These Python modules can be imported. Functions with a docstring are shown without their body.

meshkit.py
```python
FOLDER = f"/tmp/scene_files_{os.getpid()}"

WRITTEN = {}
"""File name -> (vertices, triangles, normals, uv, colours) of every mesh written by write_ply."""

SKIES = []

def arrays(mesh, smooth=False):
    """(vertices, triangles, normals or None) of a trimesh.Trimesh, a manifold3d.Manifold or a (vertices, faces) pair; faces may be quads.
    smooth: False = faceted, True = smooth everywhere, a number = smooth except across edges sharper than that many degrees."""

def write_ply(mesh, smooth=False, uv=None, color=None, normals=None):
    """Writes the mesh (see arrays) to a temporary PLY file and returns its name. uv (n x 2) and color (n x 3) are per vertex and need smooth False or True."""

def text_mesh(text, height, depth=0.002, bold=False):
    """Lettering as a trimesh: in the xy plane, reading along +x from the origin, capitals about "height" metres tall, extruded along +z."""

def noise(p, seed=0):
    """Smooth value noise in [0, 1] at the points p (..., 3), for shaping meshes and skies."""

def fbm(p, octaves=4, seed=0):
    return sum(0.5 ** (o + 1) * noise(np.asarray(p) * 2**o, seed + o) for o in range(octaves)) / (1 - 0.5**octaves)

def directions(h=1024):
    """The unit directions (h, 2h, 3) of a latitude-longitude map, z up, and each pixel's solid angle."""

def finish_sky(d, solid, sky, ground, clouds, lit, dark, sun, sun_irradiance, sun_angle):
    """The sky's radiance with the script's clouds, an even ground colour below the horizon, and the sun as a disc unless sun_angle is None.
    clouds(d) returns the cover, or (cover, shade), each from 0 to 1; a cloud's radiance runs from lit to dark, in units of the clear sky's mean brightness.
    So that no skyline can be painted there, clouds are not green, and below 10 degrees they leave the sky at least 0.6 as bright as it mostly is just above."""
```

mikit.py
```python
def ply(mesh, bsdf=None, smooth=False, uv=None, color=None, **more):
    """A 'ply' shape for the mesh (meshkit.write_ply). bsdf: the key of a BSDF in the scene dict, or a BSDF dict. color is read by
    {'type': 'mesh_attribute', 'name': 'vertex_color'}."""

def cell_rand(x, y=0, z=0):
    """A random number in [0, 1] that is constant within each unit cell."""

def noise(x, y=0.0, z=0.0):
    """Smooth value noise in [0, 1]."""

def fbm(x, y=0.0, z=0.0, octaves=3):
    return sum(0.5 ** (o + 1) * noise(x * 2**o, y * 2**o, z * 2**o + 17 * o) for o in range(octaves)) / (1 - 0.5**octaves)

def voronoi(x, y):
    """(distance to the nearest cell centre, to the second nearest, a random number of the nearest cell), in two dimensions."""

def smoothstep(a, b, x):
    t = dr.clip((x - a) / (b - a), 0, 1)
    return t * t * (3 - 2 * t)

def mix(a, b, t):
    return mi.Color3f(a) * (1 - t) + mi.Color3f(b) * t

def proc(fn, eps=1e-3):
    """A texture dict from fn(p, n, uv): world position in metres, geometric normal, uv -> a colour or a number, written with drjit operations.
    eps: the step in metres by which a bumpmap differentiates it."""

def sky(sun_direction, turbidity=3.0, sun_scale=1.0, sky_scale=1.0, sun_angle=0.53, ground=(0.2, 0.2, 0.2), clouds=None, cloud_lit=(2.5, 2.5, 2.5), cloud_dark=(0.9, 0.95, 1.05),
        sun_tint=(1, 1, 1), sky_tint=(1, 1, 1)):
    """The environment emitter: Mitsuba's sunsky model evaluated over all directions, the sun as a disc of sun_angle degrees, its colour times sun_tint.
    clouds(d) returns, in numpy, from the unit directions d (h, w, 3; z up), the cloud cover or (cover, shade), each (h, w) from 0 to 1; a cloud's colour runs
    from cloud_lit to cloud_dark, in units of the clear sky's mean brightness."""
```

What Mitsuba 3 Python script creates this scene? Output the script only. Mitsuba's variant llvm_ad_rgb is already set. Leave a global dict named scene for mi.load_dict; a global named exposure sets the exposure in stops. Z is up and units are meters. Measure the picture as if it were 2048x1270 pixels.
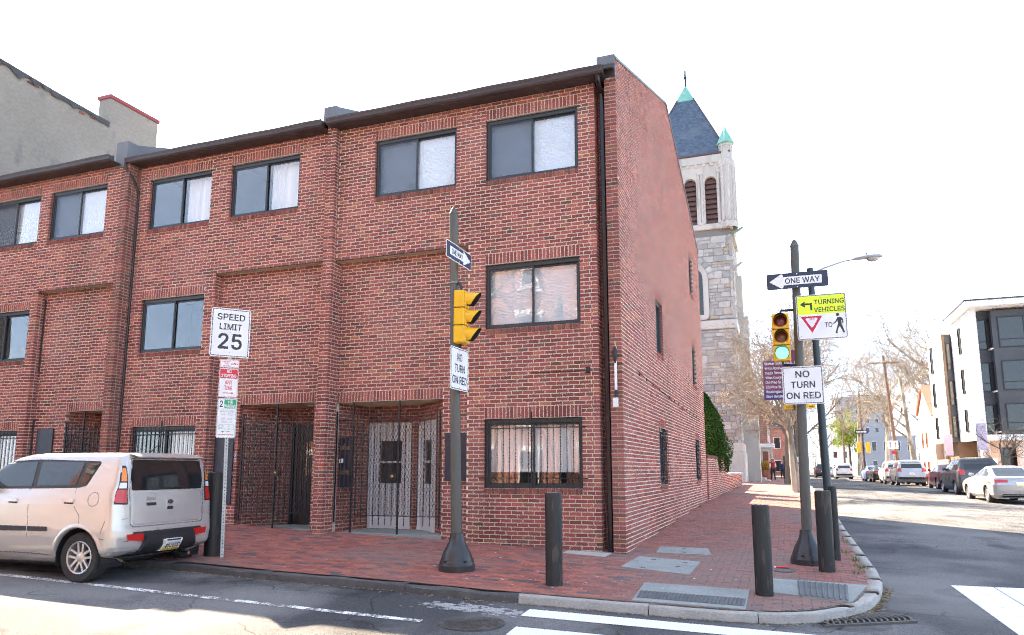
import math, random, numpy as np, trimesh, drjit as dr, mitsuba as mi, mikit, meshkit
from shapely.geometry import Point, Polygon, box as sbox, LineString
from shapely.ops import unary_union
from shapely import affinity
T = mi.ScalarTransform4f
rng = np.random.default_rng(7)
scene, labels = {'type': 'scene'}, {}

# ---------------------------------------------------------------- camera, sky, exposure
CX, CY, CZ = 2.464, -11.798, 1.2956
YAW, PITCH, ROLL = np.radians([20.506, 8.7815, -0.026])
_f = np.array([-np.sin(YAW)*np.cos(PITCH), np.cos(YAW)*np.cos(PITCH), np.sin(PITCH)])
_r = np.array([np.cos(YAW), np.sin(YAW), 0.])
_u = np.cross(_r, _f)
_u = -np.sin(ROLL)*_r + np.cos(ROLL)*_u
eye = np.array([CX, CY, CZ])
scene['camera'] = {'type': 'perspective', 'fov': float(np.degrees(2*np.arctan(1024/1460.464))), 'fov_axis': 'x',
                   'principal_point_offset_y': -0.0618, 'near_clip': 0.1, 'far_clip': 2000.0,
                   'to_world': T().look_at(origin=eye.tolist(), target=(eye+_f).tolist(), up=_u.tolist())}
SUN = (-0.85, 0.60, 1.0)
def whitening_veil(d):                      # thin bright cloud veil, added to whiten the sky and its fill light
    n = meshkit.fbm(d*np.array([2.2, 2.2, 5.0]), 4, 3)
    return np.clip(0.30 + 0.5*(n-0.5), 0, 1), np.clip(0.25*(1-n), 0, 1)
scene['sky'] = mikit.sky(SUN, turbidity=3.5, sun_scale=1.45, clouds=whitening_veil, cloud_lit=(2.2, 2.25, 2.3), cloud_dark=(1.3, 1.35, 1.45))
exposure = 3.85

# ---------------------------------------------------------------- helpers
def uniq(name, _n={}):
    i = _n.get(name, -1) + 1
    _n[name] = i
    return name if i == 0 else f'{name}_{i:03d}'
def thing(name, label, cat, group=None):
    k = uniq(name)
    labels[k] = {'label': label, 'category': cat}
    if group: labels[k]['group'] = group
    return k
def put(key, mesh, mat, smooth=False, uv=None, **more):
    if isinstance(mesh, MB):
        uv = mesh.uvs() if uv is None and isinstance(smooth, bool) else uv
        mesh = mesh.mesh()
    if len(mesh.faces) == 0: raise ValueError('empty '+key)
    scene[key] = mikit.ply(mesh, mat, smooth, uv=uv, **more)
    return key
def part(parent, name, mesh, mat, smooth=False, uv=None, label=None, kind=None, **more):
    k = put(uniq(parent + '__' + name), mesh, mat, smooth, uv, **more)
    if label or kind:
        labels[k] = {}
        if label: labels[k]['label'] = label
        if kind: labels[k]['kind'] = kind
    return k
def solo(name, mesh, mat, label, cat, smooth=False, group=None, uv=None):
    k = thing(name, label, cat, group)
    return put(k, mesh, mat, smooth, uv)
def struct(name, mesh, mat, smooth=False, uv=None, kind='structure', label=None):
    k = put(uniq(name), mesh, mat, smooth, uv)
    labels[k] = {'kind': kind}
    if label: labels[k]['label'] = label
    return k
V = lambda *a: np.array(a, float)
def unit(a):
    a = np.asarray(a, float)
    return a/np.linalg.norm(a)

class MB:
    """collects pieces into one mesh; tone = the piece's (u, v), read by materials"""
    def __init__(s): s.v, s.f, s.t, s.n = [], [], [], 0
    def add(s, v, f, tone=None):
        v = np.asarray(v, float); f = np.asarray(f, int)
        if f.shape[1] == 4: f = np.vstack([f[:, [0, 1, 2]], f[:, [0, 2, 3]]])
        s.v.append(v); s.f.append(f + s.n); s.n += len(v)
        s.t.append(np.tile((0.5, 0.5) if tone is None else tone, (len(v), 1)))
        return s
    def mesh(s): return trimesh.Trimesh(np.vstack(s.v), np.vstack(s.f), process=False)
    def uvs(s): return np.vstack(s.t)
    def tm(s, m, M=None, tone=None):
        m = m.copy()
        if M is not None: m.apply_transform(M)
        return s.add(m.vertices, m.faces, tone)
    def box(s, lo, hi, M=None, tone=None, b=0.0):
        lo, hi = np.minimum(lo, hi).astype(float), np.maximum(lo, hi).astype(float)
        b = min(b, 0.49*float((hi-lo).min()))
        if b <= 0:
            v = np.array([[x, y, z] for z in (lo[2], hi[2]) for y in (lo[1], hi[1]) for x in (lo[0], hi[0])])
            f = np.array([[0, 2, 3, 1], [4, 5, 7, 6], [0, 1, 5, 4], [2, 6, 7, 3], [0, 4, 6, 2], [1, 3, 7, 5]])
        else:
            m = trimesh.convex.convex_hull(np.array([[(lo, hi)[i][0]+(b, -b)[i]*(k != 0), (lo, hi)[j][1]+(b, -b)[j]*(k != 1), (lo, hi)[l][2]+(b, -b)[l]*(k != 2)]
                                                     for i in (0, 1) for j in (0, 1) for l in (0, 1) for k in range(3)]))
            v, f = np.array(m.vertices), np.array(m.faces)
        if M is not None: v = v @ np.asarray(M)[:3, :3].T + np.asarray(M)[:3, 3]
        return s.add(v, f, tone)
    def tube(s, pts, r, sides=8, tone=None, cap=True, ang=0.0):
        p = np.asarray(pts, float); r = np.broadcast_to(r, (len(p),)).astype(float)
        t = np.gradient(p, axis=0); t /= np.linalg.norm(t, axis=1, keepdims=True)+1e-12
        ref = np.array([0, 0, 1.]) if abs(t[:, 2]).mean() < 0.8 else np.array([1., 0, 0])
        a = np.cross(t, ref); a /= np.linalg.norm(a, axis=1, keepdims=True)+1e-12
        b = np.cross(t, a)
        th = np.arange(sides)*2*np.pi/sides + ang
        v = (p[:, None] + r[:, None, None]*(np.cos(th)[None, :, None]*a[:, None] + np.sin(th)[None, :, None]*b[:, None])).reshape(-1, 3)
        i, j = np.meshgrid(np.arange(len(p)-1), np.arange(sides), indexing='ij')
        f = np.stack([i*sides+j, i*sides+(j+1) % sides, (i+1)*sides+(j+1) % sides, (i+1)*sides+j], -1).reshape(-1, 4)
        f = np.vstack([f[:, [0, 1, 2]], f[:, [0, 2, 3]]])
        if cap:
            n = len(v)
            v = np.vstack([v, p[0], p[-1]])
            k = np.arange(sides)
            f = np.vstack([f, np.stack([k*0+n, (k+1) % sides, k], 1), np.stack([k*0+n+1, k+(len(p)-1)*sides, (k+1) % sides+(len(p)-1)*sides], 1)])
        return s.add(v, f, tone)
    def lathe(s, prof, at=(0, 0, 0), sides=24, tone=None):
        """prof: (radius, z) from bottom to top"""
        pr = np.asarray(prof, float)
        th = np.arange(sides)*2*np.pi/sides
        v = np.stack([pr[:, 0, None]*np.cos(th), pr[:, 0, None]*np.sin(th), np.broadcast_to(pr[:, 1, None], (len(pr), sides))], -1).reshape(-1, 3)+np.asarray(at, float)
        i, j = np.meshgrid(np.arange(len(pr)-1), np.arange(sides), indexing='ij')
        f = np.stack([i*sides+j, i*sides+(j+1) % sides, (i+1)*sides+(j+1) % sides, (i+1)*sides+j], -1).reshape(-1, 4)
        return s.add(v, f, tone)
    def quad(s, a, b, c, d, tone=None): return s.add([a, b, c, d], [[0, 1, 2, 3]], tone)
    def poly(s, pg, M, depth=0.0, tone=None):
        """a shapely polygon (in metres) laid in the xy plane of M; with depth it is extruded along +z of M"""
        for g in getattr(pg, 'geoms', [pg]):
            if g.is_empty or g.area < 1e-8: continue
            if depth:
                m = trimesh.creation.extrude_polygon(g, depth, engine='earcut')
                v, f = np.array(m.vertices), np.array(m.faces)
            else:
                v2, f = trimesh.creation.triangulate_polygon(g, engine='earcut')
                v = np.column_stack([v2, np.zeros(len(v2))])
            s.add(v @ M[:3, :3].T + M[:3, 3], f, tone)
        return s
def frame(o, u, v=(0, 0, 1)):
    """matrix whose x runs along u, y along v, z = u x v, from the origin o"""
    u = unit(u); v = np.asarray(v, float); v = unit(v - u*(u@v)); M = np.eye(4)
    M[:3, 0], M[:3, 1], M[:3, 2], M[:3, 3] = u, v, np.cross(u, v), o
    return M
def rotz(a, at=(0, 0, 0)):
    M = np.eye(4); c, s_ = math.cos(a), math.sin(a)
    M[:2, :2] = [[c, -s_], [s_, c]]; M[:3, 3] = at
    return M
def rbox(x0, y0, x1, y1, r): return sbox(x0+r, y0+r, x1-r, y1-r).buffer(r, quad_segs=5)
def text_poly(M, mb, txt, x, y, h, width=None, depth=0.0012, bold=False, align='c', squeeze=1.0):
    m = meshkit.text_mesh(txt, h, depth, bold)
    w = m.bounds[1][0]-m.bounds[0][0]
    k = (width/w) if width else squeeze
    m.vertices[:, 0] = (m.vertices[:, 0]-m.bounds[0][0])*k
    m.vertices[:, 0] += x - {'c': w*k/2, 'l': 0, 'r': w*k}[align]
    m.vertices[:, 1] += y
    return mb.tm(m, M)

def ss(a, b, x):
    t = np.clip((np.asarray(x, float)-a)/(b-a), 0, 1)
    return t*t*(3-2*t)
def g(x, y):
    """height of the pavement level: it climbs along the side street and falls to the right"""
    x, y = np.asarray(x, float), np.asarray(y, float)
    long_ = np.where(y < 12, 0.029*y, 0.348 + 0.16*ss(12, 34, y))
    fade = 1-0.4*ss(10, 40, y)
    return -0.02 + long_ - 0.027*np.clip(x, -30, 22)*fade
KERB = 0.10
def gr(x, y): return g(x, y)-KERB

# ---------------------------------------------------------------- materials
mix, noise, fbm, smoothstep, cell = mikit.mix, mikit.noise, mikit.fbm, mikit.smoothstep, mikit.cell_rand
def mat(name, color, rough=0.6, metallic=0.0, bump=None, bump_scale=1.0, spec=0.5, clear=0.0, eps=1e-3):
    b = {'type': 'principled', 'base_color': mikit.proc(color) if callable(color) else {'type': 'rgb', 'value': list(color)},
         'roughness': mikit.proc(rough) if callable(rough) else float(rough), 'metallic': float(metallic), 'specular': float(spec)}
    if clear: b['clearcoat'] = float(clear); b['clearcoat_gloss'] = 0.95
    if bump is not None: b = {'type': 'bumpmap', 'arbitrary': mikit.proc(bump, eps), 'scale': float(bump_scale), 'bsdf': b}
    scene[name] = {'type': 'twosided', 'material': b}
    return name

def c3(a, b, t): return mix(a, b, t)
def brick_col(p, n, uv):
    # uv.x: this brick's place in the kiln (tone), uv.y: dirt on it
    t, d = mi.Float(uv.x), mi.Float(uv.y)
    c = c3((0.315, 0.089, 0.076), (0.258, 0.076, 0.069), smoothstep(0.0, 0.4, t))
    c = c3(c, (0.345, 0.106, 0.080), smoothstep(0.45, 0.65, t))
    c = c3(c, (0.37, 0.14, 0.085), smoothstep(0.84, 0.90, t))
    c = c3(c, (0.175, 0.085, 0.066), smoothstep(0.93, 0.96, t))
    q = t*17.31
    c = c*(0.74+0.50*(q-dr.floor(q)))
    gN = fbm(p.x*38, p.y*38, p.z*55, 3)
    c = c*(0.72+0.56*gN)
    spot = smoothstep(0.62, 0.8, noise(p.x*90, p.y*90, p.z*120))
    c = c3(c, (0.11, 0.06, 0.05), 0.45*spot)
    blotch = fbm(p.x*1.1, p.y*1.1, p.z*0.7, 3)
    c = c3(c, (0.37, 0.185, 0.16), 0.24*smoothstep(0.5, 0.72, blotch))
    dark = fbm(p.x*0.9+31, p.y*0.55+7, p.z*0.35, 4)
    c = c*(1-0.20*smoothstep(0.52, 0.70, dark))
    return c3(c, (0.060, 0.055, 0.042), d*(0.55+0.45*gN))
def grain(p, n, uv): return fbm(p.x*120, p.y*120, p.z*120, 2)*0.0012 + noise(p.x*30, p.y*30, p.z*30)*0.0012
mat('m_brick', brick_col, 0.85, bump=grain, spec=0.25)
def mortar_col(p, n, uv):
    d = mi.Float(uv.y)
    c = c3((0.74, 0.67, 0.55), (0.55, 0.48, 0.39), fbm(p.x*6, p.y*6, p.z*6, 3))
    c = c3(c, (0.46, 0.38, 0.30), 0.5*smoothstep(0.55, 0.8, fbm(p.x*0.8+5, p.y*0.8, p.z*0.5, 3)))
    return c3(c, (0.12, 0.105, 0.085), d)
mat('m_mortar', mortar_col, 0.95, spec=0.2)
def paver_col(p, n, uv):
    t = mi.Float(uv.x)
    c = c3((0.315, 0.108, 0.082), (0.235, 0.088, 0.075), smoothstep(0.1, 0.4, t))
    c = c3(c, (0.36, 0.128, 0.090), smoothstep(0.5, 0.75, t))
    c = c3(c, (0.105, 0.085, 0.092), smoothstep(0.90, 0.92, t))
    c = c*(0.72+0.5*fbm(p.x*30, p.y*30, 0, 3))
    dirt = smoothstep(0.45, 0.75, fbm(p.x*0.55+3, p.y*0.55, 0, 4))
    return c3(c, (0.19, 0.145, 0.128), dr.minimum(0.75, 0.55*dirt+0.30*smoothstep(-0.8, 0.8, p.x)))
mat('m_paver', paver_col, 0.75, bump=lambda p, n, uv: fbm(p.x*60, p.y*60, p.z*60, 3)*0.002, spec=0.35)
def sand_col(p, n, uv): return c3((0.085, 0.068, 0.056), (0.17, 0.14, 0.11), fbm(p.x*9, p.y*9, 0, 3))
mat('m_sand', sand_col, 0.95)
def far_paver_col(p, n, uv):
    row = dr.floor(p.y/0.1016)
    off = (row - 2*dr.floor(row/2))*0.1016
    fx, fy = (p.x+off)/0.2032, p.y/0.1016
    jx, jy = dr.abs(fx-dr.floor(fx)-0.5), dr.abs(fy-dr.floor(fy)-0.5)
    j = dr.maximum(smoothstep(0.46, 0.485, jx), smoothstep(0.43, 0.47, jy))
    c = c3((0.24, 0.12, 0.10), (0.28, 0.14, 0.115), cell(dr.floor(fx), row))
    return c3(c*(0.75+0.4*fbm(p.x*2, p.y*2, 0, 3)), (0.12, 0.10, 0.085), j)
mat('m_far_paver', far_paver_col, 0.8)
def asphalt_col(p, n, uv):
    a = fbm(p.x*0.9, p.y*0.9, 0, 4)
    s = noise(p.x*55, p.y*55)*0.5 + noise(p.x*140, p.y*140)*0.5
    c = c3((0.078, 0.078, 0.082), (0.15, 0.146, 0.143), smoothstep(0.3, 0.75, a))
    c = c*(0.55+0.9*s)
    f1, f2, w_ = mikit.voronoi(p.x*0.55+0.25*fbm(p.x*3, p.y*3, 0, 2), p.y*0.8+0.25*fbm(p.x*3+9, p.y*3, 0, 2))
    c = c*(1-0.6*(1-smoothstep(0.004, 0.02, f2-f1))*smoothstep(.4, .6, fbm(p.x*.4+3, p.y*.4, 0, 2)))
    c = c*(1-0.28*smoothstep(0.55, 0.62, fbm(p.x*.7+40, p.y*.25, 0, 3)))
    oil = smoothstep(0.70, 0.78, noise(p.x*1.3, p.y*1.3))*noise(p.x*7, p.y*7)
    c = c*(1-0.5*oil)
    worn = smoothstep(0.58, 0.72, fbm(p.x*0.35+9, p.y*0.6+2, 0, 3))
    return c3(c, (0.20, 0.19, 0.18), 0.45*worn)
mat('m_asphalt', asphalt_col, 0.85, bump=lambda p, n, uv: noise(p.x*70, p.y*70)*0.003+noise(p.x*170, p.y*170)*0.0015, spec=0.35)
def paint_col(p, n, uv):
    w = mi.Float(uv.y)          # how worn this stripe is
    k = fbm(p.x*7, p.y*7, 0, 4)*0.6 + noise(p.x*60, p.y*60)*0.4
    return c3((0.74, 0.74, 0.72), (0.16, 0.155, 0.15), smoothstep(0.75-0.6*w, 0.95-0.6*w, k))
mat('m_paint', paint_col, 0.7)
def conc(a, b, s=5.0): return lambda p, n, uv: c3(a, b, fbm(p.x*s, p.y*s, p.z*s, 4))*(0.8+0.4*noise(p.x*70, p.y*70, p.z*70))
mat('m_concrete', conc((0.30, 0.29, 0.265), (0.42, 0.40, 0.37)), 0.9, bump=grain)
mat('m_slate_slab', conc((0.19, 0.205, 0.20), (0.29, 0.30, 0.285)), 0.85, bump=grain)
mat('m_granite', conc((0.045, 0.045, 0.048), (0.125, 0.12, 0.118), 7), 0.8, bump=lambda p, n, uv: fbm(p.x*25, p.y*25, p.z*25, 3)*0.01)
mat('m_stucco', lambda p, n, uv: c3(c3((0.25, 0.225, 0.185), (0.36, 0.325, 0.275), fbm(p.x*.5, p.y*.7, p.z*.35, 4)), (0.19, 0.18, 0.165), 0.7*smoothstep(0.58, 0.78, fbm(p.x*1.3, p.y*1.8+4, p.z*0.7, 4)))*(0.9+.2*noise(p.x*14, p.y*14, p.z*14)), 0.95)
mat('m_black_iron', lambda p, n, uv: c3((0.007, 0.009, 0.013), (0.018, 0.021, 0.027), fbm(p.x*20, p.y*20, p.z*6, 2)), 0.45)
mat('m_bronze', lambda p, n, uv: c3((0.040, 0.031, 0.033), (0.060, 0.046, 0.047), fbm(p.x*3, p.y*3, p.z*3, 2)), 0.38)
mat('m_frame', (0.030, 0.034, 0.040), 0.4)
mat('m_flash', lambda p, n, uv: c3((0.115, 0.125, 0.135), (0.16, 0.165, 0.17), fbm(p.x*2, p.y*2, p.z*2, 2)), 0.4)
mat('m_roof', (0.06, 0.058, 0.06), 0.9)
mat('m_tan_paint', lambda p, n, uv: c3((0.38, 0.30, 0.20), (0.50, 0.42, 0.30), fbm(p.x*3, p.y*3, p.z*3, 3)), 0.8)
mat('m_white_paint', lambda p, n, uv: c3((0.72, 0.72, 0.74), (0.80, 0.80, 0.80), fbm(p.x*2, p.y*2, p.z*2, 3)), 0.45)
mat('m_blind', (0.56, 0.60, 0.63), 0.5)
mat('m_curtain', (0.70, 0.70, 0.69), 0.9)
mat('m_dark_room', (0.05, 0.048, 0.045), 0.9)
mat('m_navy_panel', (0.018, 0.022, 0.040), 0.35)
scene['m_glass'] = {'type': 'thindielectric', 'int_ior': 1.85}
scene['m_screen'] = {'type': 'blendbsdf', 'weight': {'type': 'rgb', 'value': 0.22}, 'a': {'type': 'thindielectric', 'int_ior': 1.002, 'specular_transmittance': {'type': 'rgb', 'value': [0.66, 0.70, 0.74]}},
                     'b': {'type': 'twosided', 'material': {'type': 'diffuse', 'reflectance': {'type': 'rgb', 'value': [0.11, 0.12, 0.135]}}}}
# ================================================================ ground, road, pavement
def sheet(xs, ys, zf, inside=None):
    X, Y = np.meshgrid(xs, ys, indexing='ij')
    v = np.column_stack([X.ravel(), Y.ravel(), zf(X, Y).ravel()])
    i, j = np.meshgrid(np.arange(len(xs)-1), np.arange(len(ys)-1), indexing='ij')
    a = i*len(ys)+j
    f = np.stack([a, a+len(ys), a+len(ys)+1, a+1], -1).reshape(-1, 4)
    if inside is not None:
        c = v[f].mean(1)
        f = f[inside(c[:, 0], c[:, 1])]
    return MB().add(v, f)
XS = np.unique(np.concatenate([np.linspace(-900, -40, 12), np.linspace(-40, 30, 71), np.linspace(30, 900, 12)]))
YS = np.unique(np.concatenate([np.linspace(-900, -40, 12), np.linspace(-40, 60, 101), np.linspace(60, 200, 15), np.linspace(200, 1200, 10)]))
struct('road', sheet(XS, YS, lambda x, y: gr(x, y)), 'm_asphalt', True)

KERB_LINE = [(-40, -3.70), (-9, -3.70), (-5.2, -3.68), (-3.7, -3.72), (-2.4, -3.66), (-0.9, -3.70), (0.4, -3.64), (1.3, -3.62), (1.95, -3.56), (2.35, -3.44), (2.7, -3.21), (3.02, -2.82), (3.26, -2.32), (3.42, -1.70),
             (3.53, -0.9), (3.57, 0.05), (3.56, 2.5), (3.54, 5.3), (3.56, 9.0), (3.58, 16), (3.6, 30), (3.6, 60), (3.6, 110)]
walk = Polygon(KERB_LINE + [(-40, 110)])
inner = walk.buffer(-0.16)
# sand bed under the pavers, and the far pavement beyond them
def clip_sheet(pg, zf, step, mb=None):
    mb = mb or MB()
    x0, y0, x1, y1 = pg.bounds
    for a in np.arange(x0, x1, step[0]):
        for b in np.arange(y0, y1, step[1]):
            q = pg.intersection(sbox(a, b, min(a+step[0], x1), min(b+step[1], y1)))
            for h in getattr(q, 'geoms', [q]):
                if h.geom_type != 'Polygon' or h.area < 1e-6: continue
                v2, f = trimesh.creation.triangulate_polygon(h, engine='earcut')
                mb.add(np.column_stack([v2, zf(v2[:, 0], v2[:, 1])]), f)
    return mb
YPAVE = 19.5
near_bed = inner.intersection(sbox(-18, -5, 8, YPAVE)).difference(sbox(-18, 0.3, -0.3, YPAVE))
far_bed = inner.intersection(sbox(-12, YPAVE, 8, 110))
struct('pavement', clip_sheet(near_bed, lambda x, y: g(x, y)-0.012, (1.5, 1.5)).mesh(), 'm_sand')
part('pavement', 'far_paving', clip_sheet(far_bed, lambda x, y: g(x, y)-0.004, (6, 4)).mesh(), 'm_far_paver')

# every paver, laid in running bond with its own height, tilt and tone
def paver_mesh(x0, x1, y0, y1, tone):
    j = 0.0025
    x0, x1, y0, y1 = x0+j, x1-j, y0+j, y1-j
    b = 0.004
    q = np.array([[x0, y0], [x1, y0], [x1, y1], [x0, y1]]); c = q.mean(0)
    a = rng.normal(0, 0.05, 2)*0.04
    th = rng.normal(0, 0.008)
    q = c + (q-c) @ np.array([[1, th], [-th, 1]])
    h = rng.normal(0, 0.0016)
    top = lambda p, k: np.column_stack([p, g(p[:, 0], p[:, 1]) + h + (p-c) @ a - k])
    qi = c + (q-c)*(1-2*b/np.array([x1-x0, y1-y0]))
    v = np.vstack([top(q, 0.03), top(q, b*0.8), top(qi, 0)])
    f = [[8, 9, 10, 11]] + [[r+i, r+(i+1) % 4, r+4+(i+1) % 4, r+4+i] for r in (0, 4) for i in range(4)]
    return v, f, tone
pv = []
pin = inner.buffer(-0.004).intersection(sbox(-18, -4, 8, YPAVE))
from shapely.prepared import prep
pinp = prep(pin)
house_fp = sbox(-18, 0.02, 0.0, 12.7)
for r in range(int((YPAVE+3.7)/0.1016)+1):
    y0 = -3.62 + r*0.1016
    if y0+0.1 > YPAVE: continue
    xL = -17.9 if y0 < 0.25 else -0.02
    off = (r % 2)*0.1016 + rng.normal(0, 0.006)
    for k in range(int((3.6-xL)/0.2032)+3):
        x0 = xL + off + (k-1)*0.2032
        bx = sbox(x0, y0, x0+0.2032, y0+0.1016)
        if not pinp.intersects(bx): continue
        if y0 > 0.3 and x0+0.2032 < 0: continue
        x1, yy = x0+0.2032, y0
        if not pinp.contains(bx):
            q = pin.intersection(bx)
            if q.is_empty or q.area < 0.002: continue
            a = q.bounds
            if q.area < 0.85*(a[2]-a[0])*(a[3]-a[1]): a = (a[0], a[1], max(a[0]+0.03, a[0]+q.area/(a[3]-a[1])), a[3])
            m = paver_mesh(a[0], a[2], a[1], a[3], (rng.random(), 0))
            pv.append((np.hypot(x0-CX, yy-CY), m)); continue
        blue = 0.93 if (rng.random() < (0.10 if x0 < 0.3 and y0 < 0 else 0.035)) else rng.random()*0.88
        pv.append((np.hypot(x0-CX, yy-CY)*(1 if abs(x0+0.5) < 5 else 3), paver_mesh(x0, x1, y0, y0+0.1016, (blue, 0))))
pv.sort(key=lambda a: a[0])
for d, m in pv[:300]: part('pavement', 'paver', MB().add(*m), 'm_paver')
mb = MB()
for d, m in pv[300:]: mb.add(*m)
part('pavement', 'pavers', mb, 'm_paver', kind='stuff')

# kerb: granite blocks along the front street, pale concrete round the corner
def along(line, s0, s1, n=6):
    return np.array([line.interpolate(s).coords[0] for s in np.linspace(s0, s1, n)])
outer_l = LineString(KERB_LINE)
def kerb_stone(s0, s1, w, j=0.006, droop=0.0, rough=0.0):
    p = along(outer_l, s0+j, s1-j, 7)
    t = np.gradient(p, axis=0); t /= np.linalg.norm(t, axis=1, keepdims=True)
    nrm = np.column_stack([-t[:, 1], t[:, 0]])
    z = g(p[:, 0], p[:, 1])
    k = rng.normal(0, 1, (7, 3))*rough
    a, b, c, d_ = [np.column_stack([p + nrm*q[0], z+q[1]]) for q in ((-0.0, -0.25), (0.0, -0.022-droop), (0.022, 0.004-droop), (w, 0.002))]
    b[:, 2] += k[:, 0]; c[:, 2] += k[:, 1]; c[:, :2] += nrm*np.abs(k[:, 2:3])
    e = np.column_stack([p+nrm*w, z-0.25])
    v = np.vstack([a, b, c, d_, e]); n = 7
    f = [[r*n+i, r*n+i+1, (r+1)*n+i+1, (r+1)*n+i] for r in range(4) for i in range(n-1)]
    f += [[0, n, 2*n, 2*n], [0, 2*n, 3*n, 4*n], [n-1, 3*n-1, 2*n-1, 2*n-1], [n-1, 5*n-1, 4*n-1, 3*n-1]]
    return MB().add(v, f)
struct('kerb', clip_sheet(walk.difference(walk.buffer(-0.17)).intersection(sbox(-40, -4, 4, 60)), lambda x, y: g(x, y)-0.03, (4, 4)).mesh(), 'm_concrete')
s = 0.0
while s < outer_l.length-60:
    x, y = outer_l.interpolate(s).coords[0]
    dark = x < -0.9 and y < -3
    L = rng.uniform(1.3, 2.0) if dark else rng.uniform(1.0, 1.5)
    if s < 16 or y > 24: L = 4.0
    part('kerb', 'stone', kerb_stone(s, s+L, 0.15 if x < 1.5 and y < -3 else 0.17, rough=0.006 if dark else 0.002, droop=0.006 if dark else 0), 'm_granite' if dark else 'm_concrete', True)
    s += L

# painted markings
def stripe(p, w, tone, name, label=None, parent='road'):
    """a painted strip whose centre line runs through the points p"""
    ln = LineString(p); q = along(ln, 0, ln.length, max(4, int(ln.length/0.25)))
    t = np.gradient(q, axis=0); t /= np.linalg.norm(t, axis=1, keepdims=True)
    nr = np.column_stack([-t[:, 1], t[:, 0]])
    a, b = q-nr*w/2, q+nr*w/2
    v = np.vstack([np.column_stack([e, gr(e[:, 0], e[:, 1])+0.004]) for e in (a, b)])
    n = len(q)
    part(parent, name, MB().add(v, [[i, i+1, n+i+1, n+i] for i in range(n-1)], tone), 'm_paint', label=label)
stripe([(-40, -4.90), (-1.12, -4.86)], 0.105, (0.5, 0.62), 'lane_line', 'worn white line along the parked car')
stripe([(-0.28, -4.06), (1.4, -4.0), (5.2, -3.86)], 0.33, (0.5, 0.05), 'crossing_stripe', 'white crossing stripe nearest the front kerb')
stripe([(-0.15, -4.84), (1.6, -4.76), (6.2, -4.6)], 0.33, (0.5, 0.05), 'crossing_stripe', 'white crossing stripe farther from the front kerb')
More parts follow.
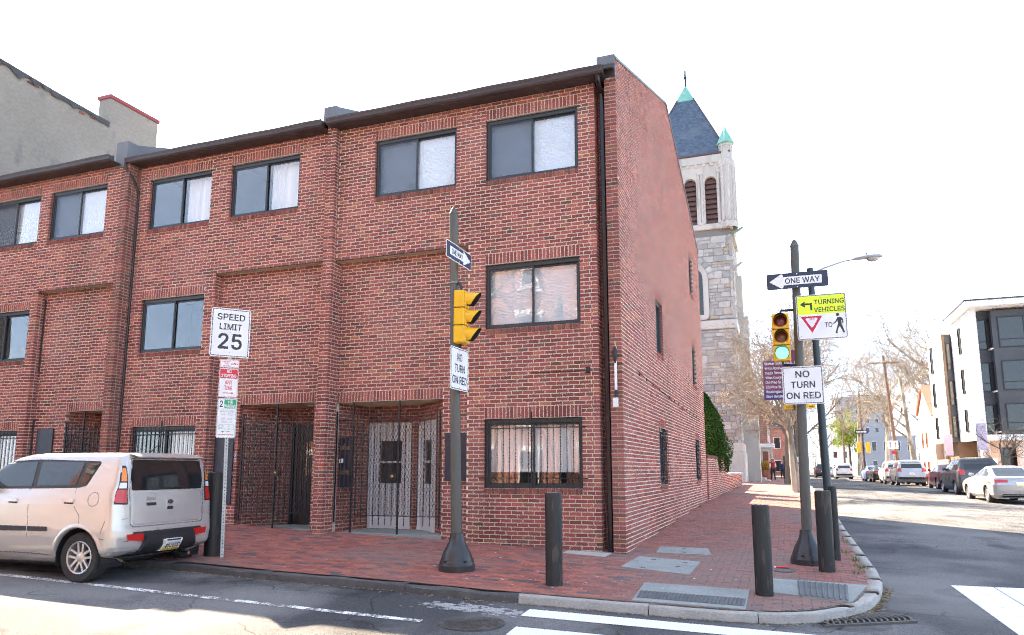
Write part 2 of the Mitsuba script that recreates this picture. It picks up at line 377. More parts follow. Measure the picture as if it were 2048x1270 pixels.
def paint_quad(c, tone, name, label):
    c = np.asarray(c, float); u = np.linspace(0, 1, 12)
    a = c[0]+(c[3]-c[0])*u[:, None]; b = c[1]+(c[2]-c[1])*u[:, None]
    v = np.vstack([np.column_stack([e, gr(e[:, 0], e[:, 1])+0.004]) for e in (a, b)])
    part('road', name, MB().add(v, [[i, 12+i, 12+i+1, i+1] for i in range(11)], tone), 'm_paint', label=label)
paint_quad([(4.42, -0.22), (4.93, -0.12), (5.06, -4.4), (4.56, -4.4)], (0.5, 0.02), 'crossing_stripe', 'white crossing stripe of the side street, left one')
paint_quad([(4.945, -0.12), (5.50, 0.0), (5.64, -4.4), (5.075, -4.4)], (0.5, 0.02), 'crossing_stripe', 'white crossing stripe of the side street, right one')
def lime(x0, y0, n, sx, sy):
    mb = MB()
    for _ in range(n):
        x, y = x0+rng.normal(0, sx), y0+rng.normal(0, sy)
        r = rng.uniform(0.008, 0.03)
        a = rng.random()*6.3+np.arange(5)*1.257
        p = np.column_stack([x+r*2.2*np.cos(a)*rng.uniform(.6, 1, 5), y+r*np.sin(a)*rng.uniform(.6, 1, 5)])
        v = np.vstack([[x, y, 0], np.column_stack([p, p[:, 0]*0])]); v[:, 2] = gr(v[:, 0], v[:, 1])+0.003
        mb.add(v, [[0, 1+i, 1+(i+1) % 5] for i in range(5)], (0.5, 0.1))
    return mb
part('road', 'spilled_lime', lime(-0.85, -4.12, 330, 0.33, 0.09), 'm_lime', kind='stuff', label='white powder spilled beside the crossing')

# slabs, ramps and covers set in the pavement
def slab(c, mat_, name, label, cat, h=0.006, n=5, solo_=True):
    c = np.asarray(c, float)
    u = np.linspace(0, 1, n)
    P = np.array([[(c[0]*(1-a)+c[1]*a)*(1-b)+(c[3]*(1-a)+c[2]*a)*b for b in u] for a in u]).reshape(-1, 2)
    top = np.column_stack([P, g(P[:, 0], P[:, 1])+h]); bot = top.copy(); bot[:, 2] -= 0.05
    f = [[i*n+j, (i+1)*n+j, (i+1)*n+j+1, i*n+j+1] for i in range(n-1) for j in range(n-1)]
    per = [i*n for i in range(n)]+[(n-1)*n+j for j in range(1, n)]+[i*n+n-1 for i in range(n-2, -1, -1)]+[j for j in range(n-2, 0, -1)]
    m = len(P)
    f += [[per[i], per[(i+1) % len(per)], m+per[(i+1) % len(per)], m+per[i]] for i in range(len(per))]
    k = thing(name, label, cat)
    put(k, MB().add(np.vstack([top, bot]), f), mat_)
    return k, c
def lids(k, c, at, name='pull'):
    for a, b in at:
        p = (c[0]*(1-a)+c[1]*a)*(1-b)+(c[3]*(1-a)+c[2]*a)*b
        z = float(g(*p))
        part(k, name, MB().box((p[0]-.035, p[1]-.012, z+.004), (p[0]+.035, p[1]+.012, z+.010)), 'm_black_iron')
k, c = slab([(0.40, 0.30), (1.26, 0.40), (1.13, 1.14), (0.36, 1.06)], 'm_slate_slab', 'utility_cover', 'pale concrete utility cover in the brick pavement, the one farther from the street', 'utility cover')
lids(k, c, [(.5, .2), (.5, .8)])
k, c = slab([(0.17, -1.30), (1.15, -1.52), (1.16, -0.86), (0.20, -0.70)], 'm_slate_slab', 'utility_cover', 'grey concrete utility cover nearest the front street, with two pull slots', 'utility cover')
lids(k, c, [(.3, .2), (.75, .8)])
k, c = slab([(0.20, -0.68), (1.16, -0.84), (1.17, -0.36), (0.24, -0.22)], 'm_slate_slab', 'utility_cover', 'grey concrete utility cover in the middle of the three', 'utility cover')
lids(k, c, [(.3, .5), (.8, .5)])
slab([(-0.95, -0.42), (-0.24, -0.52), (-0.22, -0.10), (-0.95, -0.10)], 'm_concrete', 'splash_slab', 'pale concrete slab under the black downspout at the house corner', 'concrete slab')
def ramp(c, plate, label, style):
    k, cc = slab(c, 'm_slate_slab', 'kerb_ramp', label, 'kerb ramp', 0.007, 7)
    p = np.asarray(plate, float)
    P = lambda a, b: (p[0]*(1-a)+p[1]*a)*(1-b)+(p[3]*(1-a)+p[2]*a)*b
    n = 9; u = np.linspace(0, 1, n)
    Q = np.array([P(a, b) for a in u for b in u]); v = np.column_stack([Q, g(Q[:, 0], Q[:, 1])+0.011])
    part(k, 'tactile_plate', MB().add(v, [[i*n+j, (i+1)*n+j, (i+1)*n+j+1, i*n+j+1] for i in range(n-1) for j in range(n-1)]), 'm_plate')
    d = MB()
    if style == 'domes':
        for a in np.linspace(.03, .97, 26):
            for b in np.linspace(.06, .94, 11):
                x, y = P(a, b); d.lathe([(.017, 0), (.013, .006), (0.004, .008)], (x, y, float(g(x, y))+.011), 6)
    else:
        for a in np.linspace(.04, .96, 9):
            x0, y0 = P(a, .02); x1, y1 = P(a, .98)
            d.tube([(x0, y0, float(g(x0, y0))+.012), (x1, y1, float(g(x1, y1))+.012)], .012, 6)
    part(k, 'domes' if style == 'domes' else 'ridges', d, 'm_plate', kind='stuff')
mat('m_plate', lambda p, n, uv: c3((0.085, 0.095, 0.10), (0.14, 0.15, 0.155), fbm(p.x*6, p.y*6, 0, 3)), 0.6)
ramp([(0.76, -3.46), (1.96, -3.40), (1.95, -2.28), (0.70, -2.34)], [(0.78, -3.30), (1.94, -3.26), (1.94, -2.86), (0.75, -2.90)], 'grey kerb ramp with raised dots facing the front street', 'domes')
ramp([(2.12, -2.30), (3.05, -2.52), (3.32, -1.32), (2.12, -1.34)], [(2.50, -2.38), (3.02, -2.48), (3.08, -1.44), (2.49, -1.42)], 'grey kerb ramp with ridged plate at the rounded corner', 'ridges')
# round covers
def round_cover(x, y, r, label, name, zf, cat, matl='m_black_iron'):
    z = float(zf(x, y))
    k = thing(name, label, cat)
    put(k, MB().lathe([(r, -.05), (r, .004), (r*.93, .006), (r*.92, .003), (0, .003)], (x, y, z+.002), 32), 'm_cast')
    d = MB()
    for i in range(-6, 7):
        w = math.sqrt(max(0, (r*.86)**2-(i*r/7.5)**2))
        for j in range(-6, 7):
            if abs(j*r/7.5) < w-0.01:
                d.box((x+j*r/7.5-.016, y+i*r/7.5-.011, z+.004), (x+j*r/7.5+.016, y+i*r/7.5+.011, z+.010))
    part(k, 'treads', d, 'm_cast', kind='stuff')
mat('m_cast', lambda p, n, uv: c3((0.07, 0.066, 0.062), (0.14, 0.135, 0.125), fbm(p.x*12, p.y*12, 0, 3)), 0.5, 0.4)
round_cover(-0.62, -4.72, 0.34, 'cast iron manhole cover in the road by the crossing', 'manhole_cover', gr, 'manhole cover')
round_cover(2.33, -0.63, 0.16, 'small round iron cover in the pavement between bollards', 'valve_cover', g, 'valve cover')
# drain grate at the corner gutter
k = thing('drain_grate', 'curved iron drain grate in the gutter at the rounded corner', 'drain grate')
M = rotz(math.radians(33), (3.06, -2.92, float(gr(3.06, -2.92))))
put(k, MB().box((-.52, -.20, -.02), (.52, .20, .003), M), 'm_pit')
mat('m_pit', (0.012, 0.012, 0.012), 0.9)
fr = MB().box((-.55, -.235, -.02), (.55, -.20, .014), M).box((-.55, .20, -.02), (.55, .235, .014), M)
part(k, 'rim', fr, 'm_cast')
for i in range(15):
    x = -.5 + i*1.0/14
    part(k, 'bar', MB().tube([M[:3, :3] @ V(x+.10*(1-(y/.2)**2), y, .010) + M[:3, 3] for y in np.linspace(-.2, .2, 7)], .013, 6), 'm_cast')
# leaves and grit in the gutter, weeds at the kerb
lit = MB()
for _ in range(1500):
    s_ = rng.uniform(33.5, 45.0)
    if rng.random() < 0.35: s_ = rng.uniform(43.0, 45.5)
    x, y = outer_l.interpolate(s_).coords[0]
    o = abs(rng.normal(0, 0.055))+0.012
    n_ = unit(V(0.3, -1) if x < 2.2 else V(.8, -.6))
    x, y = x+n_[0]*o, y+n_[1]*o
    L = rng.uniform(0.010, 0.026); a = rng.random()*6.3
    dx, dy = L*math.cos(a), L*math.sin(a)
    z = float(gr(x, y))+0.004+rng.random()*.008
    lit.add([[x-dx, y-dy, z], [x+dy*.4, y-dx*.4, z+rng.random()*.01], [x+dx, y+dy, z+rng.random()*.006], [x-dy*.4, y+dx*.4, z]], [[0, 1, 2, 3]], (rng.random(), rng.random()))
struct('leaf_litter', lit, 'm_litter', kind='stuff', label='dry leaves and grit lying in the gutter')
labels['leaf_litter']['category'] = 'leaf litter'
mat('m_litter', lambda p, n, uv: c3((0.13, 0.085, 0.045), (0.36, 0.29, 0.19), mi.Float(uv.x)), 0.9)
weed = MB()
for (cx, cy, n_, s_) in [(3.34, 0.9, 30, .10), (3.36, 0.15, 40, .13), (3.30, 1.7, 26, .12), (3.28, -0.35, 22, .10), (0.05, 4.6, 16, .12), (0.06, 9.5, 30, .2), (2.86, 13.6, 200, .22), (3.37, 3.3, 30, .25)]:
    for _ in range(n_):
        x, y = cx+rng.normal(0, .035), cy+rng.normal(0, s_)
        z = float(g(x, y)); a = rng.random()*6.3; h = rng.uniform(.02, .07)
        t = V(x+math.cos(a)*h*.6, y+math.sin(a)*h*.6, z+h)
        p = V(-math.sin(a), math.cos(a), 0)*.006
        weed.add([V(x, y, z)-p, V(x, y, z)+p, t], [[0, 1, 2]], (rng.random(), 0))
struct('weeds', weed, 'm_weed', kind='stuff', label='tufts of green weeds along the kerb and wall')
labels['weeds']['category'] = 'weeds'
mat('m_weed', lambda p, n, uv: c3((0.05, 0.11, 0.02), (0.12, 0.20, 0.04), mi.Float(uv.x)), 0.8)
mat('m_lime', lambda p, n, uv: c3((0.20, 0.195, 0.19), (0.42, 0.42, 0.41), noise(p.x*90, p.y*90)), 0.95)
# ================================================================ brickwork
C, S, J = 0.0677, 0.2032, 0.0120
def brick_verts(R, depth, proud, b=0.0025):
    """R: n x 4 (u0, u1, z0, z1), already without joints -> vertices (n, 12, 3) as (u, z, out)"""
    n = len(R)
    u0, u1, z0, z1 = R.T
    jit = rng.normal(0, 0.0009, (n, 4, 2))
    cu = np.stack([u0, u1, u1, u0], 1); cz = np.stack([z0, z0, z1, z1], 1)
    su, sz = np.array([1, -1, -1, 1])*b, np.array([1, 1, -1, -1])*b
    out = np.empty((n, 12, 3))
    for r, (ku, kd) in enumerate([(0, None), (0, b), (1, 0)]):
        out[:, 4*r:4*r+4, 0] = cu + jit[:, :, 0] + ku*su
        out[:, 4*r:4*r+4, 1] = cz + jit[:, :, 1] + ku*sz
        out[:, 4*r:4*r+4, 2] = (-depth if kd is None else proud-kd)[:, None]
    return out
BF = np.array([[8, 9, 10, 11]] + [[r+i, r+(i+1) % 4, r+4+(i+1) % 4, r+4+i] for r in (0, 4) for i in range(4)])
def tone_of(n, warm=0.0):
    t = rng.random(n)
    return np.clip(t+warm*0.15, 0, 0.999)

class Patch:
    """a flat piece of wall: origin, direction u, outward normal; area is a shapely polygon in (u, z)"""
    def __init__(s, o, u, n, z_ref=0.0): s.o, s.u, s.n, s.zr = V(*o), unit(u), unit(n), z_ref
    def world(s, P): return s.o + P[..., 0:1]*s.u + P[..., 1:2]*V(0, 0, 1) + P[..., 2:3]*s.n
def lay(area, zr, anchor=0.0, own=None, edges=(), full=False):
    """running bond in the polygon; own[side] = parity of the courses whose corner brick is a full one (side 'L' / 'R'). Returns rows (u0,u1,z0,z1,depth)."""
    out = []
    x0, z0, x1, z1 = area.bounds
    for i in range(int(math.floor((z0-zr)/C)), int(math.ceil((z1-zr)/C))):
        a, b = zr+i*C, zr+(i+1)*C
        sl = area.intersection(sbox(x0-1, a+C*.5-1e-4, x1+1, a+C*.5+1e-4))
        za, zb = max(a, z0), min(b, z1)
        if zb-za < 0.02: continue
        for q in sorted(getattr(sl, 'geoms', [sl]), key=lambda q: q.bounds[0] if not q.is_empty else 0):
            if q.is_empty or q.geom_type != 'Polygon': continue
            l, _, r, _ = q.bounds
            lo, hi = l, r
            if own and 'L' in own and abs(l-x0) < 1e-3 and (i % 2) != own['L']: lo = l+0.1016
            if own and 'R' in own and abs(r-x1) < 1e-3 and (i % 2) != own['R']: hi = r-0.1016
            k0 = math.floor((lo-anchor-(i % 2)*S/2)/S)
            k = k0
            while True:
                s0 = anchor+(i % 2)*S/2+k*S
                if s0 >= hi: break
                e0, e1 = max(s0, lo), min(s0+S, hi)
                k += 1
                if e1-e0 < 0.035:
                    continue
                deep = full or e0 <= l+1e-4 or e1 >= r-1e-4
                if e0 <= l+1e-4: e0 -= J/2          # no joint at a corner or a jamb
                if e1 >= r-1e-4: e1 += J/2
                out.append((e0, e1, za, zb, 0.098 if deep else 0.03))
    return np.array(out).reshape(-1, 5)
def mesh_bricks(patch, rows, dirt=None, tones=None, joint=J):
    rows = np.asarray(rows)
    R = rows[:, :4] + np.array([joint/2, -joint/2, joint/2, -joint/2])
    n = len(R)
    v = patch.world(brick_verts(R, rows[:, 4], rng.uniform(0, 0.0014, n)))
    if np.cross(patch.u, [0, 0, 1]) @ patch.n < 0: flip = True
    else: flip = False
    t = tone_of(n) if tones is None else tones
    c = v.mean(1)
    d = np.zeros(n) if dirt is None else np.clip(dirt(c)+rng.normal(0, .05, n), 0, 1)*(d_on(c, dirt))
    return v, np.column_stack([t, d]), flip
def d_on(c, dirt): return 1.0
class Wall:
    """collects the bricks of one house; the bricks that show largest become entries of their own"""
    def __init__(s, root, dirt=None): s.root, s.dirt, s.items, s.extra = root, dirt, [], []
    def bricks(s, patch, rows, weight=1.0, tones=None):
        if len(rows) == 0: return
        v, t, flip = mesh_bricks(patch, rows, s.dirt, tones)
        f = BF[:, ::-1] if flip else BF
        c = v.mean(1)
        size = weight*(rows[:, 1]-rows[:, 0])/np.linalg.norm(c-eye, axis=1)**2*1.0
        for a, b, w in zip(v, t, size): s.items.append((w, a, f, b))
    def finish(s, holder, n=300, name='brick', stuff='bricks', pool=None):
        s.items.sort(key=lambda a: -a[0])
        for w, v, f, t in s.items[:n]:
            part(holder, name, MB().add(v, f, t), 'm_brick')
        if len(s.items) > n:
            v = np.vstack([i[1] for i in s.items[n:]]); k = len(s.items)-n
            f = np.vstack([i[2]+12*j for j, i in enumerate(s.items[n:])])
            mb = MB().add(v, f); mb.t = [np.repeat(np.array([i[3] for i in s.items[n:]]), 12, 0)]
            part(holder, stuff, mb, 'm_brick', kind='stuff')
        s.items = []
def mortar(mb, patch, area, back=0.003, tone=(0.5, 0.0)):
    M = np.eye(4); M[:3, 0], M[:3, 1], M[:3, 2] = patch.u, (0, 0, 1), np.cross(patch.u, [0, 0, 1]); M[:3, 3] = patch.o - patch.n*back
    mb.poly(area, M, tone=tone)
def reveal(mb, patch, x0, x1, z0, z1, depth, sides='LRTB', k=0.004, tone=(0.5, 0.15)):
    """mortar behind the brick ends round an opening"""
    w = lambda a, z, d: patch.o + patch.u*a + V(0, 0, z) - patch.n*d
    if 'L' in sides: mb.quad(w(x0-k, z0, k), w(x0-k, z0, depth), w(x0-k, z1, depth), w(x0-k, z1, k), tone)
    if 'R' in sides: mb.quad(w(x1+k, z0, k), w(x1+k, z0, depth), w(x1+k, z1, depth), w(x1+k, z1, k), tone)
    if 'T' in sides: mb.quad(w(x0, z1+k, k), w(x1, z1+k, k), w(x1, z1+k, depth), w(x0, z1+k, depth), tone)
    if 'B' in sides: mb.quad(w(x0, z0-k, k), w(x1, z0-k, k), w(x1, z0-k, depth), w(x0, z0-k, depth), tone)
def soldiers(root, patch, x0, x1, z0, h=3*C, name='lintel_brick', dirt=None, n=None, depth=0.098, joint=J):
    n = n or int(round((x1-x0)/C))
    w = (x1-x0)/n
    rows = np.array([(x0+i*w, x0+(i+1)*w, z0, z0+h, depth) for i in range(n)])
    v, t, flip = mesh_bricks(patch, rows, dirt, tone_of(n)*0.85)
    for a, b in zip(v, t): part(root, name, MB().add(a, BF[:, ::-1] if flip else BF, b), 'm_brick')
def sill(root, patch, x0, x1, ztop, dirt=None, h=1.5*C, out=0.016, depth=0.13):
    n = int(round((x1-x0)/C)); w = (x1-x0)/n
    p2 = Patch(patch.o + patch.n*out, patch.u, patch.n)
    rows = np.array([(x0+i*w, x0+(i+1)*w, ztop-h, ztop, depth+out) for i in range(n)])
    v, t, flip = mesh_bricks(p2, rows, dirt, tone_of(n))
    for a, b in zip(v, t):
        a = a.copy(); back = [0, 1, 2, 3]; a[[2, 3], 2] += 0.02      # slope to the street
        part(root, 'sill_brick', MB().add(a, BF[:, ::-1] if flip else BF, (b[0], min(1, b[1]+0.25))), 'm_brick')

# ---------------------------------------------------------------- windows
def window(root, patch, x0, x1, z0, z1, style, set_back=0.10, label=None, slats=36, screen='L', drop=0.0):
    """a sliding window of two leaves; style: what stands behind the glass"""
    M = np.eye(4); M[:3, 0], M[:3, 1], M[:3, 2] = patch.u, (0, 0, 1), patch.n
    M[:3, 3] = patch.o + patch.u*x0 + V(0, 0, z0) - patch.n*set_back
    W, H = x1-x0, z1-z0
    bx = lambda mb, a, b: mb.box(a, b, M, b=0.003)
    fw = 0.055
    f = MB()
    bx(f, (0, 0, -.05), (fw, H, .045)); bx(f, (W-fw, 0, -.05), (W, H, .045)); bx(f, (fw, H-fw*1.5, -.05), (W-fw, H, .045)); bx(f, (fw, 0, -.05), (W-fw, fw, .055))
    k = part(root, 'window', f, 'm_frame', label=label)
    m = W/2; sw = 0.032
    for nm, a, b, dz in (('sash', fw, m+.028, 0.018), ('sash', m-.028, W-fw, -0.014)):
        s_ = MB()
        z_ = (fw, H-fw*1.5)
        s_.box((a, z_[0], dz-.012), (a+sw, z_[1], dz+.012), M, b=.002); s_.box((b-sw, z_[0], dz-.012), (b, z_[1], dz+.012), M, b=.002)
        s_.box((a+sw, z_[0], dz-.012), (b-sw, z_[0]+sw, dz+.012), M, b=.002); s_.box((a+sw, z_[1]-sw, dz-.012), (b-sw, z_[1], dz+.012), M, b=.002)
        part(k, nm, s_, 'm_frame')
        # old panes are never quite flat
        n = 10; U, Z = np.meshgrid(np.linspace(a+sw, b-sw, n), np.linspace(z_[0]+sw, z_[1]-sw, n), indexing='ij')
        sd = rng.integers(1e6)
        wob = 0.0012*np.sin(U*3.1+sd)*np.sin(Z*2.7+sd*.7)+0.0010*(meshkit.noise(np.stack([U*4, Z*4, U*0], -1), int(sd))-.5)
        v = np.stack([U, Z, dz+wob], -1).reshape(-1, 3) @ M[:3, :3].T + M[:3, 3]
        i, j = np.meshgrid(np.arange(n-1), np.arange(n-1), indexing='ij'); q = (i*n+j).ravel()
        part(k, 'pane', MB().add(v, np.stack([q, q+n, q+n+1, q+1], 1)).mesh(), 'm_glass', True)
    if screen:
        part(k, 'insect_screen', MB().quad(*[M[:3, :3] @ V(*p)+M[:3, 3] for p in ((fw+sw, fw+sw, .036), (m, fw+sw, .036), (m, H-fw*1.5-sw, .036), (fw+sw, H-fw*1.5-sw, .036))]), 'm_screen')
    back = lambda mb, a, b: mb.box(a, b, M)
    if style == 'blind':
        zz = np.arange(.05, H-.05, .0135); dd = np.where(np.arange(len(zz)) % 2 == 0, -.062, -.0665); n = len(zz)
        v = np.vstack([np.column_stack([np.full(n, xx), zz, dd]) for xx in (fw-.02, W-fw+.02)]) @ M[:3, :3].T + M[:3, 3]
        sl = MB().add(v, [[i, n+i, n+i+1, i+1] for i in range(n-1)])
        part(k, 'blind', sl, 'm_blind')
    elif style in ('curtain', 'halfcurtain'):
        n = 90; u = np.linspace(fw-.02, W-fw+.02, n)
        dz = -.13+0.018*np.sin(u*46+1.2*np.sin(u*9))
        zb = .06 if style == 'curtain' else drop
        a = np.column_stack([u, np.full(n, zb), dz]); b = np.column_stack([u, np.full(n, H-.03), dz])
        v = np.vstack([a, b]) @ M[:3, :3].T + M[:3, 3]
        part(k, 'curtain', MB().add(v, [[i, i+1, n+i+1, n+i] for i in range(n-1)]).mesh(), 'm_curtain', True)
    elif style == 'drape':
        n = 40
        for a0, a1 in ((W*.52, W*.97),):
            u = np.linspace(a0, a1, n); dz = -.16+.025*np.sin(u*37+2*np.sin(u*11))
            v = np.vstack([np.column_stack([u, np.full(n, .05), dz]), np.column_stack([u, np.full(n, H-.05), dz])]) @ M[:3, :3].T + M[:3, 3]
            part(k, 'curtain', MB().add(v, [[i, i+1, n+i+1, n+i] for i in range(n-1)]).mesh(), 'm_curtain', True)
    # the dim room behind
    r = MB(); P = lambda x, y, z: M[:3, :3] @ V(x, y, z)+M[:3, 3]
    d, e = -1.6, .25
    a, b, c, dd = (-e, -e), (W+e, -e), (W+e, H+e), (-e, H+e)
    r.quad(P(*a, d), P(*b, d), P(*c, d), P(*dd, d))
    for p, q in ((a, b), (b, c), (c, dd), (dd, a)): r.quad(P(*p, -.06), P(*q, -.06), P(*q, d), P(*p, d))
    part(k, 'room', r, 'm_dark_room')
    return k
def window_bars(root, patch, x0, x1, z0, z1, n=16, spear=True):
    w = lambda a, z, d=0.035: patch.o + patch.u*a + V(0, 0, z) + patch.n*d
    k = part(root, 'window_grille', MB().tube([w(x0-.09, z0+.17), w(x1+.09, z0+.17)], .010, 4, ang=.785), 'm_black_iron')
    part(k, 'rail', MB().tube([w(x0-.09, z1-.17), w(x1+.09, z1-.17)], .010, 4, ang=.785), 'm_black_iron')
    for i in range(n):
        a = x0+.03+(x1-x0-.06)*i/(n-1)
        part(k, 'bar', MB().tube([w(a, z0+.0), w(a, z1-.02)], .0075, 4, ang=.785), 'm_black_iron')
    if spear: part(k, 'bar', MB().tube([w((x0+x1)/2, z0), w((x0+x1)/2, z1+.10)], .014, 4, ang=.785), 'm_black_iron')

# ---------------------------------------------------------------- the three row houses
ZE = 119.5*C        # top of the facade brick
def roof_z(y): return 8.22+(y+.1)*(10.42-8.22)/6.2 if y <= 6.1 else 10.42-(y-6.1)*(10.42-8.35)/6.5
def dirt_stain(fins):
    def fn(c):
        d = np.zeros(len(c))
        for x0, x1, y1, lo, hi, amt in fins:
            inside = (c[:, 0] > x0) & (c[:, 0] < x1) & (c[:, 1] < y1)
            k = 0.35+0.65*meshkit.noise(c*np.array([0.0, 0.0, 1.7])+3)
            d = np.maximum(d, inside*amt*k*ss(lo, hi, c[:, 2]))
        st_ = ss(.60, .85, meshkit.noise(c*np.array([2.6, 2.6, .35])+11))*.30*meshkit.noise(c*np.array([.5, .5, .8])+5)
        d = np.maximum(d, st_)
        low = ss(0.45, 0.0, c[:, 2]-g(c[:, 0], c[:, 1]))*0.22
        return np.maximum(d, low)
    return fn
def gutter(root, x0, x1, dz, wob=1, yo=0.0):
    n = 14; xs = np.linspace(x0, x1, n)
    prof = [(-.02, .00), (-.02, -.13), (-.10, -.13), (-.125, -.10), (-.128, -.055), (-.145, -.02), (-.145, .002), (-.138, .002), (-.135, -.02), (-.118, -.06), (-.03, -.12), (-.03, 0)]
    v = np.array([[x, yo-.22+p[0], 8.185+dz+p[1]+0.006*math.sin(i*1.7)*wob] for i, x in enumerate(xs) for p in prof]); m = len(prof)
    f = [[i*m+j, i*m+(j+1) % m, (i+1)*m+(j+1) % m, (i+1)*m+j] for i in range(n-1) for j in range(m)]
    mb = MB().add(v, f)
    mb.add([v[0], v[1], v[2], v[4], v[5]], [[0, 1, 2], [0, 2, 3], [0, 3, 4]]); e = v[-m:]
    mb.add([e[0], e[1], e[2], e[4], e[5]], [[2, 1, 0], [3, 2, 0], [4, 3, 0]])
    part(root, 'gutter', mb, 'm_bronze', 25)
    so = MB().box((x0, yo-.235, 8.055+dz), (x1, yo-.005, 8.08+dz))       # soffit boards, vented
    part(root, 'soffit', so, 'm_bronze')
    st = MB()
    for x in np.arange(x0+.1, x1, .1): st.box((x-.004, yo-.23, 8.049+dz), (x+.004, yo-.01, 8.056+dz))
    part(root, 'soffit_ribs', st, 'm_bronze', kind='stuff')
    part(root, 'fascia', MB().box((x0, yo-.24, 8.05+dz), (x1, yo-.22, 8.19+dz)), 'm_bronze')
def roof(root, x0, x1, dz):
    p = [(-.24, 8.17), (6.1, 10.42), (12.7, 8.30)]
    mb = MB()
    for (a, za), (b, zb) in zip(p[:-1], p[1:]): mb.quad((x0, a, za+dz), (x1, a, za+dz), (x1, b, zb+dz), (x0, b, zb+dz))
    part(root, 'roof', mb, 'm_roof')
    part(root, 'rear_wall', MB().box((x0, 12.35, -.5), (x1, 12.55, 8.3+dz)), 'm_far_brick')
def parapet(root, x0, x1, dz, h=.30, ymax=12.55):
    for (a, za), (b, zb) in (((-.06, 8.26), (6.1, 10.44)), ((6.1, 10.44), (ymax, 8.34))):
        mb = MB()
        v = [[x, y, z] for x in (x0, x1) for y, z in ((a, za+dz-.05), (b, zb+dz-.05), (b, zb+dz+h), (a, za+dz+h))]
        mb.add(v, [[0, 1, 2, 3], [7, 6, 5, 4], [3, 2, 6, 7], [0, 3, 7, 4], [1, 5, 6, 2], [0, 4, 5, 1]])
        part(root, 'parapet_cap', mb, 'm_flash')
def far_brick(s=1.0, a=(0.27, 0.095, 0.078), b=(0.34, 0.13, 0.09)):
    def fn(p, n, uv):
        h = dr.select(dr.abs(n.x) > dr.abs(n.y), p.y, p.x)
        r = dr.floor(p.z/(0.0677*s)); o = (r-2*dr.floor(r/2))*0.5
        fx, fz = h/(0.2032*s)+o, p.z/(0.0677*s)
        j = dr.maximum(smoothstep(.45, .48, dr.abs(fx-dr.floor(fx)-.5)), smoothstep(.40, .46, dr.abs(fz-dr.floor(fz)-.5)))
        c = c3(a, b, cell(dr.floor(fx), r, 3))*(0.7+.5*fbm(p.x*.8, p.y*.8, p.z*.8, 3))
        return c3(c, (0.50, 0.43, 0.35), j*0.8)
    return fn
mat('m_far_brick', far_brick(), 0.9)

Z1, Z2, Z3 = (14.5*C, 32*C), (55.5*C, 73*C), (96.5*C, 114*C)      # window openings, storey by storey
def facade(root, XL, XR, dz, rec, bay_cols, top_cols, door, dirt, own_R=None, styles=None, yo=0.0):
    """rec: (x0, x1) of the recess, bay_cols: windows of the lower floors, top_cols: windows of the top floor"""
    P0 = Patch((0, yo, dz), (1, 0, 0), (0, -1, 0)); P1 = Patch((0, yo+.2032, dz), (1, 0, 0), (0, -1, 0))
    area = sbox(XL, -0.25, XR, ZE).difference(sbox(rec[0], -1, rec[1], 79*C))
    back = sbox(rec[0], -0.25, rec[1], 79*C+.05)
    w = Wall(root, dirt); mo = MB()
    opens = []
    for i, (x0, x1) in enumerate(bay_cols): opens += [(x0, x1, *Z1, 0), (x0, x1, *Z2, 1)]
    opens += [(x0, x1, *Z3, 2) for x0, x1 in top_cols]
    hole = unary_union([sbox(x0, z0-1.5*C, x1, z1+3*C) for x0, x1, z0, z1, l in opens])
    inner_hole = unary_union([sbox(x0, z0, x1, z1) for x0, x1, z0, z1, l in opens])
    mortar(mo, P0, area.difference(inner_hole))
    k = part(root, 'wall', mo, 'm_mortar')
    anchor = top_cols[-1][0] - 0.1016*1.0
    w.bricks(P0, lay(area.difference(hole), 0.0, anchor, own={'R': 0} if own_R is not None else None))
    for n_, (x0, x1, z0, z1, l) in enumerate(opens):
        soldiers(root, P0, x0, x1, z1, dirt=dirt)
        sill(root, P0, x0, x1, z0, dirt=dirt)
        r_ = MB(); reveal(r_, P0, x0, x1, z0, z1, .16)
        part(k, 'joint', r_, 'm_mortar')
        st = styles[n_]
        kk = window(root, P0, x0, x1, z0, z1, st, drop=.27, screen='L' if l == 2 and st == 'blind' else None)
        if l == 0: window_bars(root, P0, x0, x1, z0, z1)
    # recess
    dx0, dx1, dz1 = door
    dhole = sbox(dx0, -1, dx1, dz1+3*C); din = sbox(dx0, -1, dx1, dz1)
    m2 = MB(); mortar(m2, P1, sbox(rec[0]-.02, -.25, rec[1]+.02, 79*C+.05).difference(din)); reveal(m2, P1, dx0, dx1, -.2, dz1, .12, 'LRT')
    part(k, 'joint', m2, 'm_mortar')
    w.bricks(P1, lay(back.difference(dhole), 0.0, rec[0]+.05))
    soldiers(root, P1, dx0, dx1, dz1, dirt=dirt)
    # soffit of the overhang, with its steel angle
    part(root, 'overhang_soffit', MB().box((rec[0]-.015, yo+.012, 79*C+dz+.001), (rec[1]+.015, yo+.218, 79*C+dz+.03)), 'm_tan_paint')
    part(root, 'steel_angle', MB().box((rec[0]+.002, yo-.004, 79*C+dz-.010), (rec[1]-.002, yo+.011, 79*C+dz+.002)), 'm_black_iron')
    # returns of the bay beside the recess
    if rec[0] > XL+.1:      # bay on the left: its return faces right
        Pr = Patch((rec[0], yo, dz), (0, 1, 0), (1, 0, 0))
    else:
        Pr = Patch((rec[1], yo, dz), (0, 1, 0), (-1, 0, 0))
    ar = sbox(0, -.25, .2032, 79*C)
    m3 = MB(); mortar(m3, Pr, ar); part(k, 'joint', m3, 'm_mortar')
    w.bricks(Pr, lay(ar, 0.0, 0.0, own={'L': 1}))
    return P0, P1, w, k
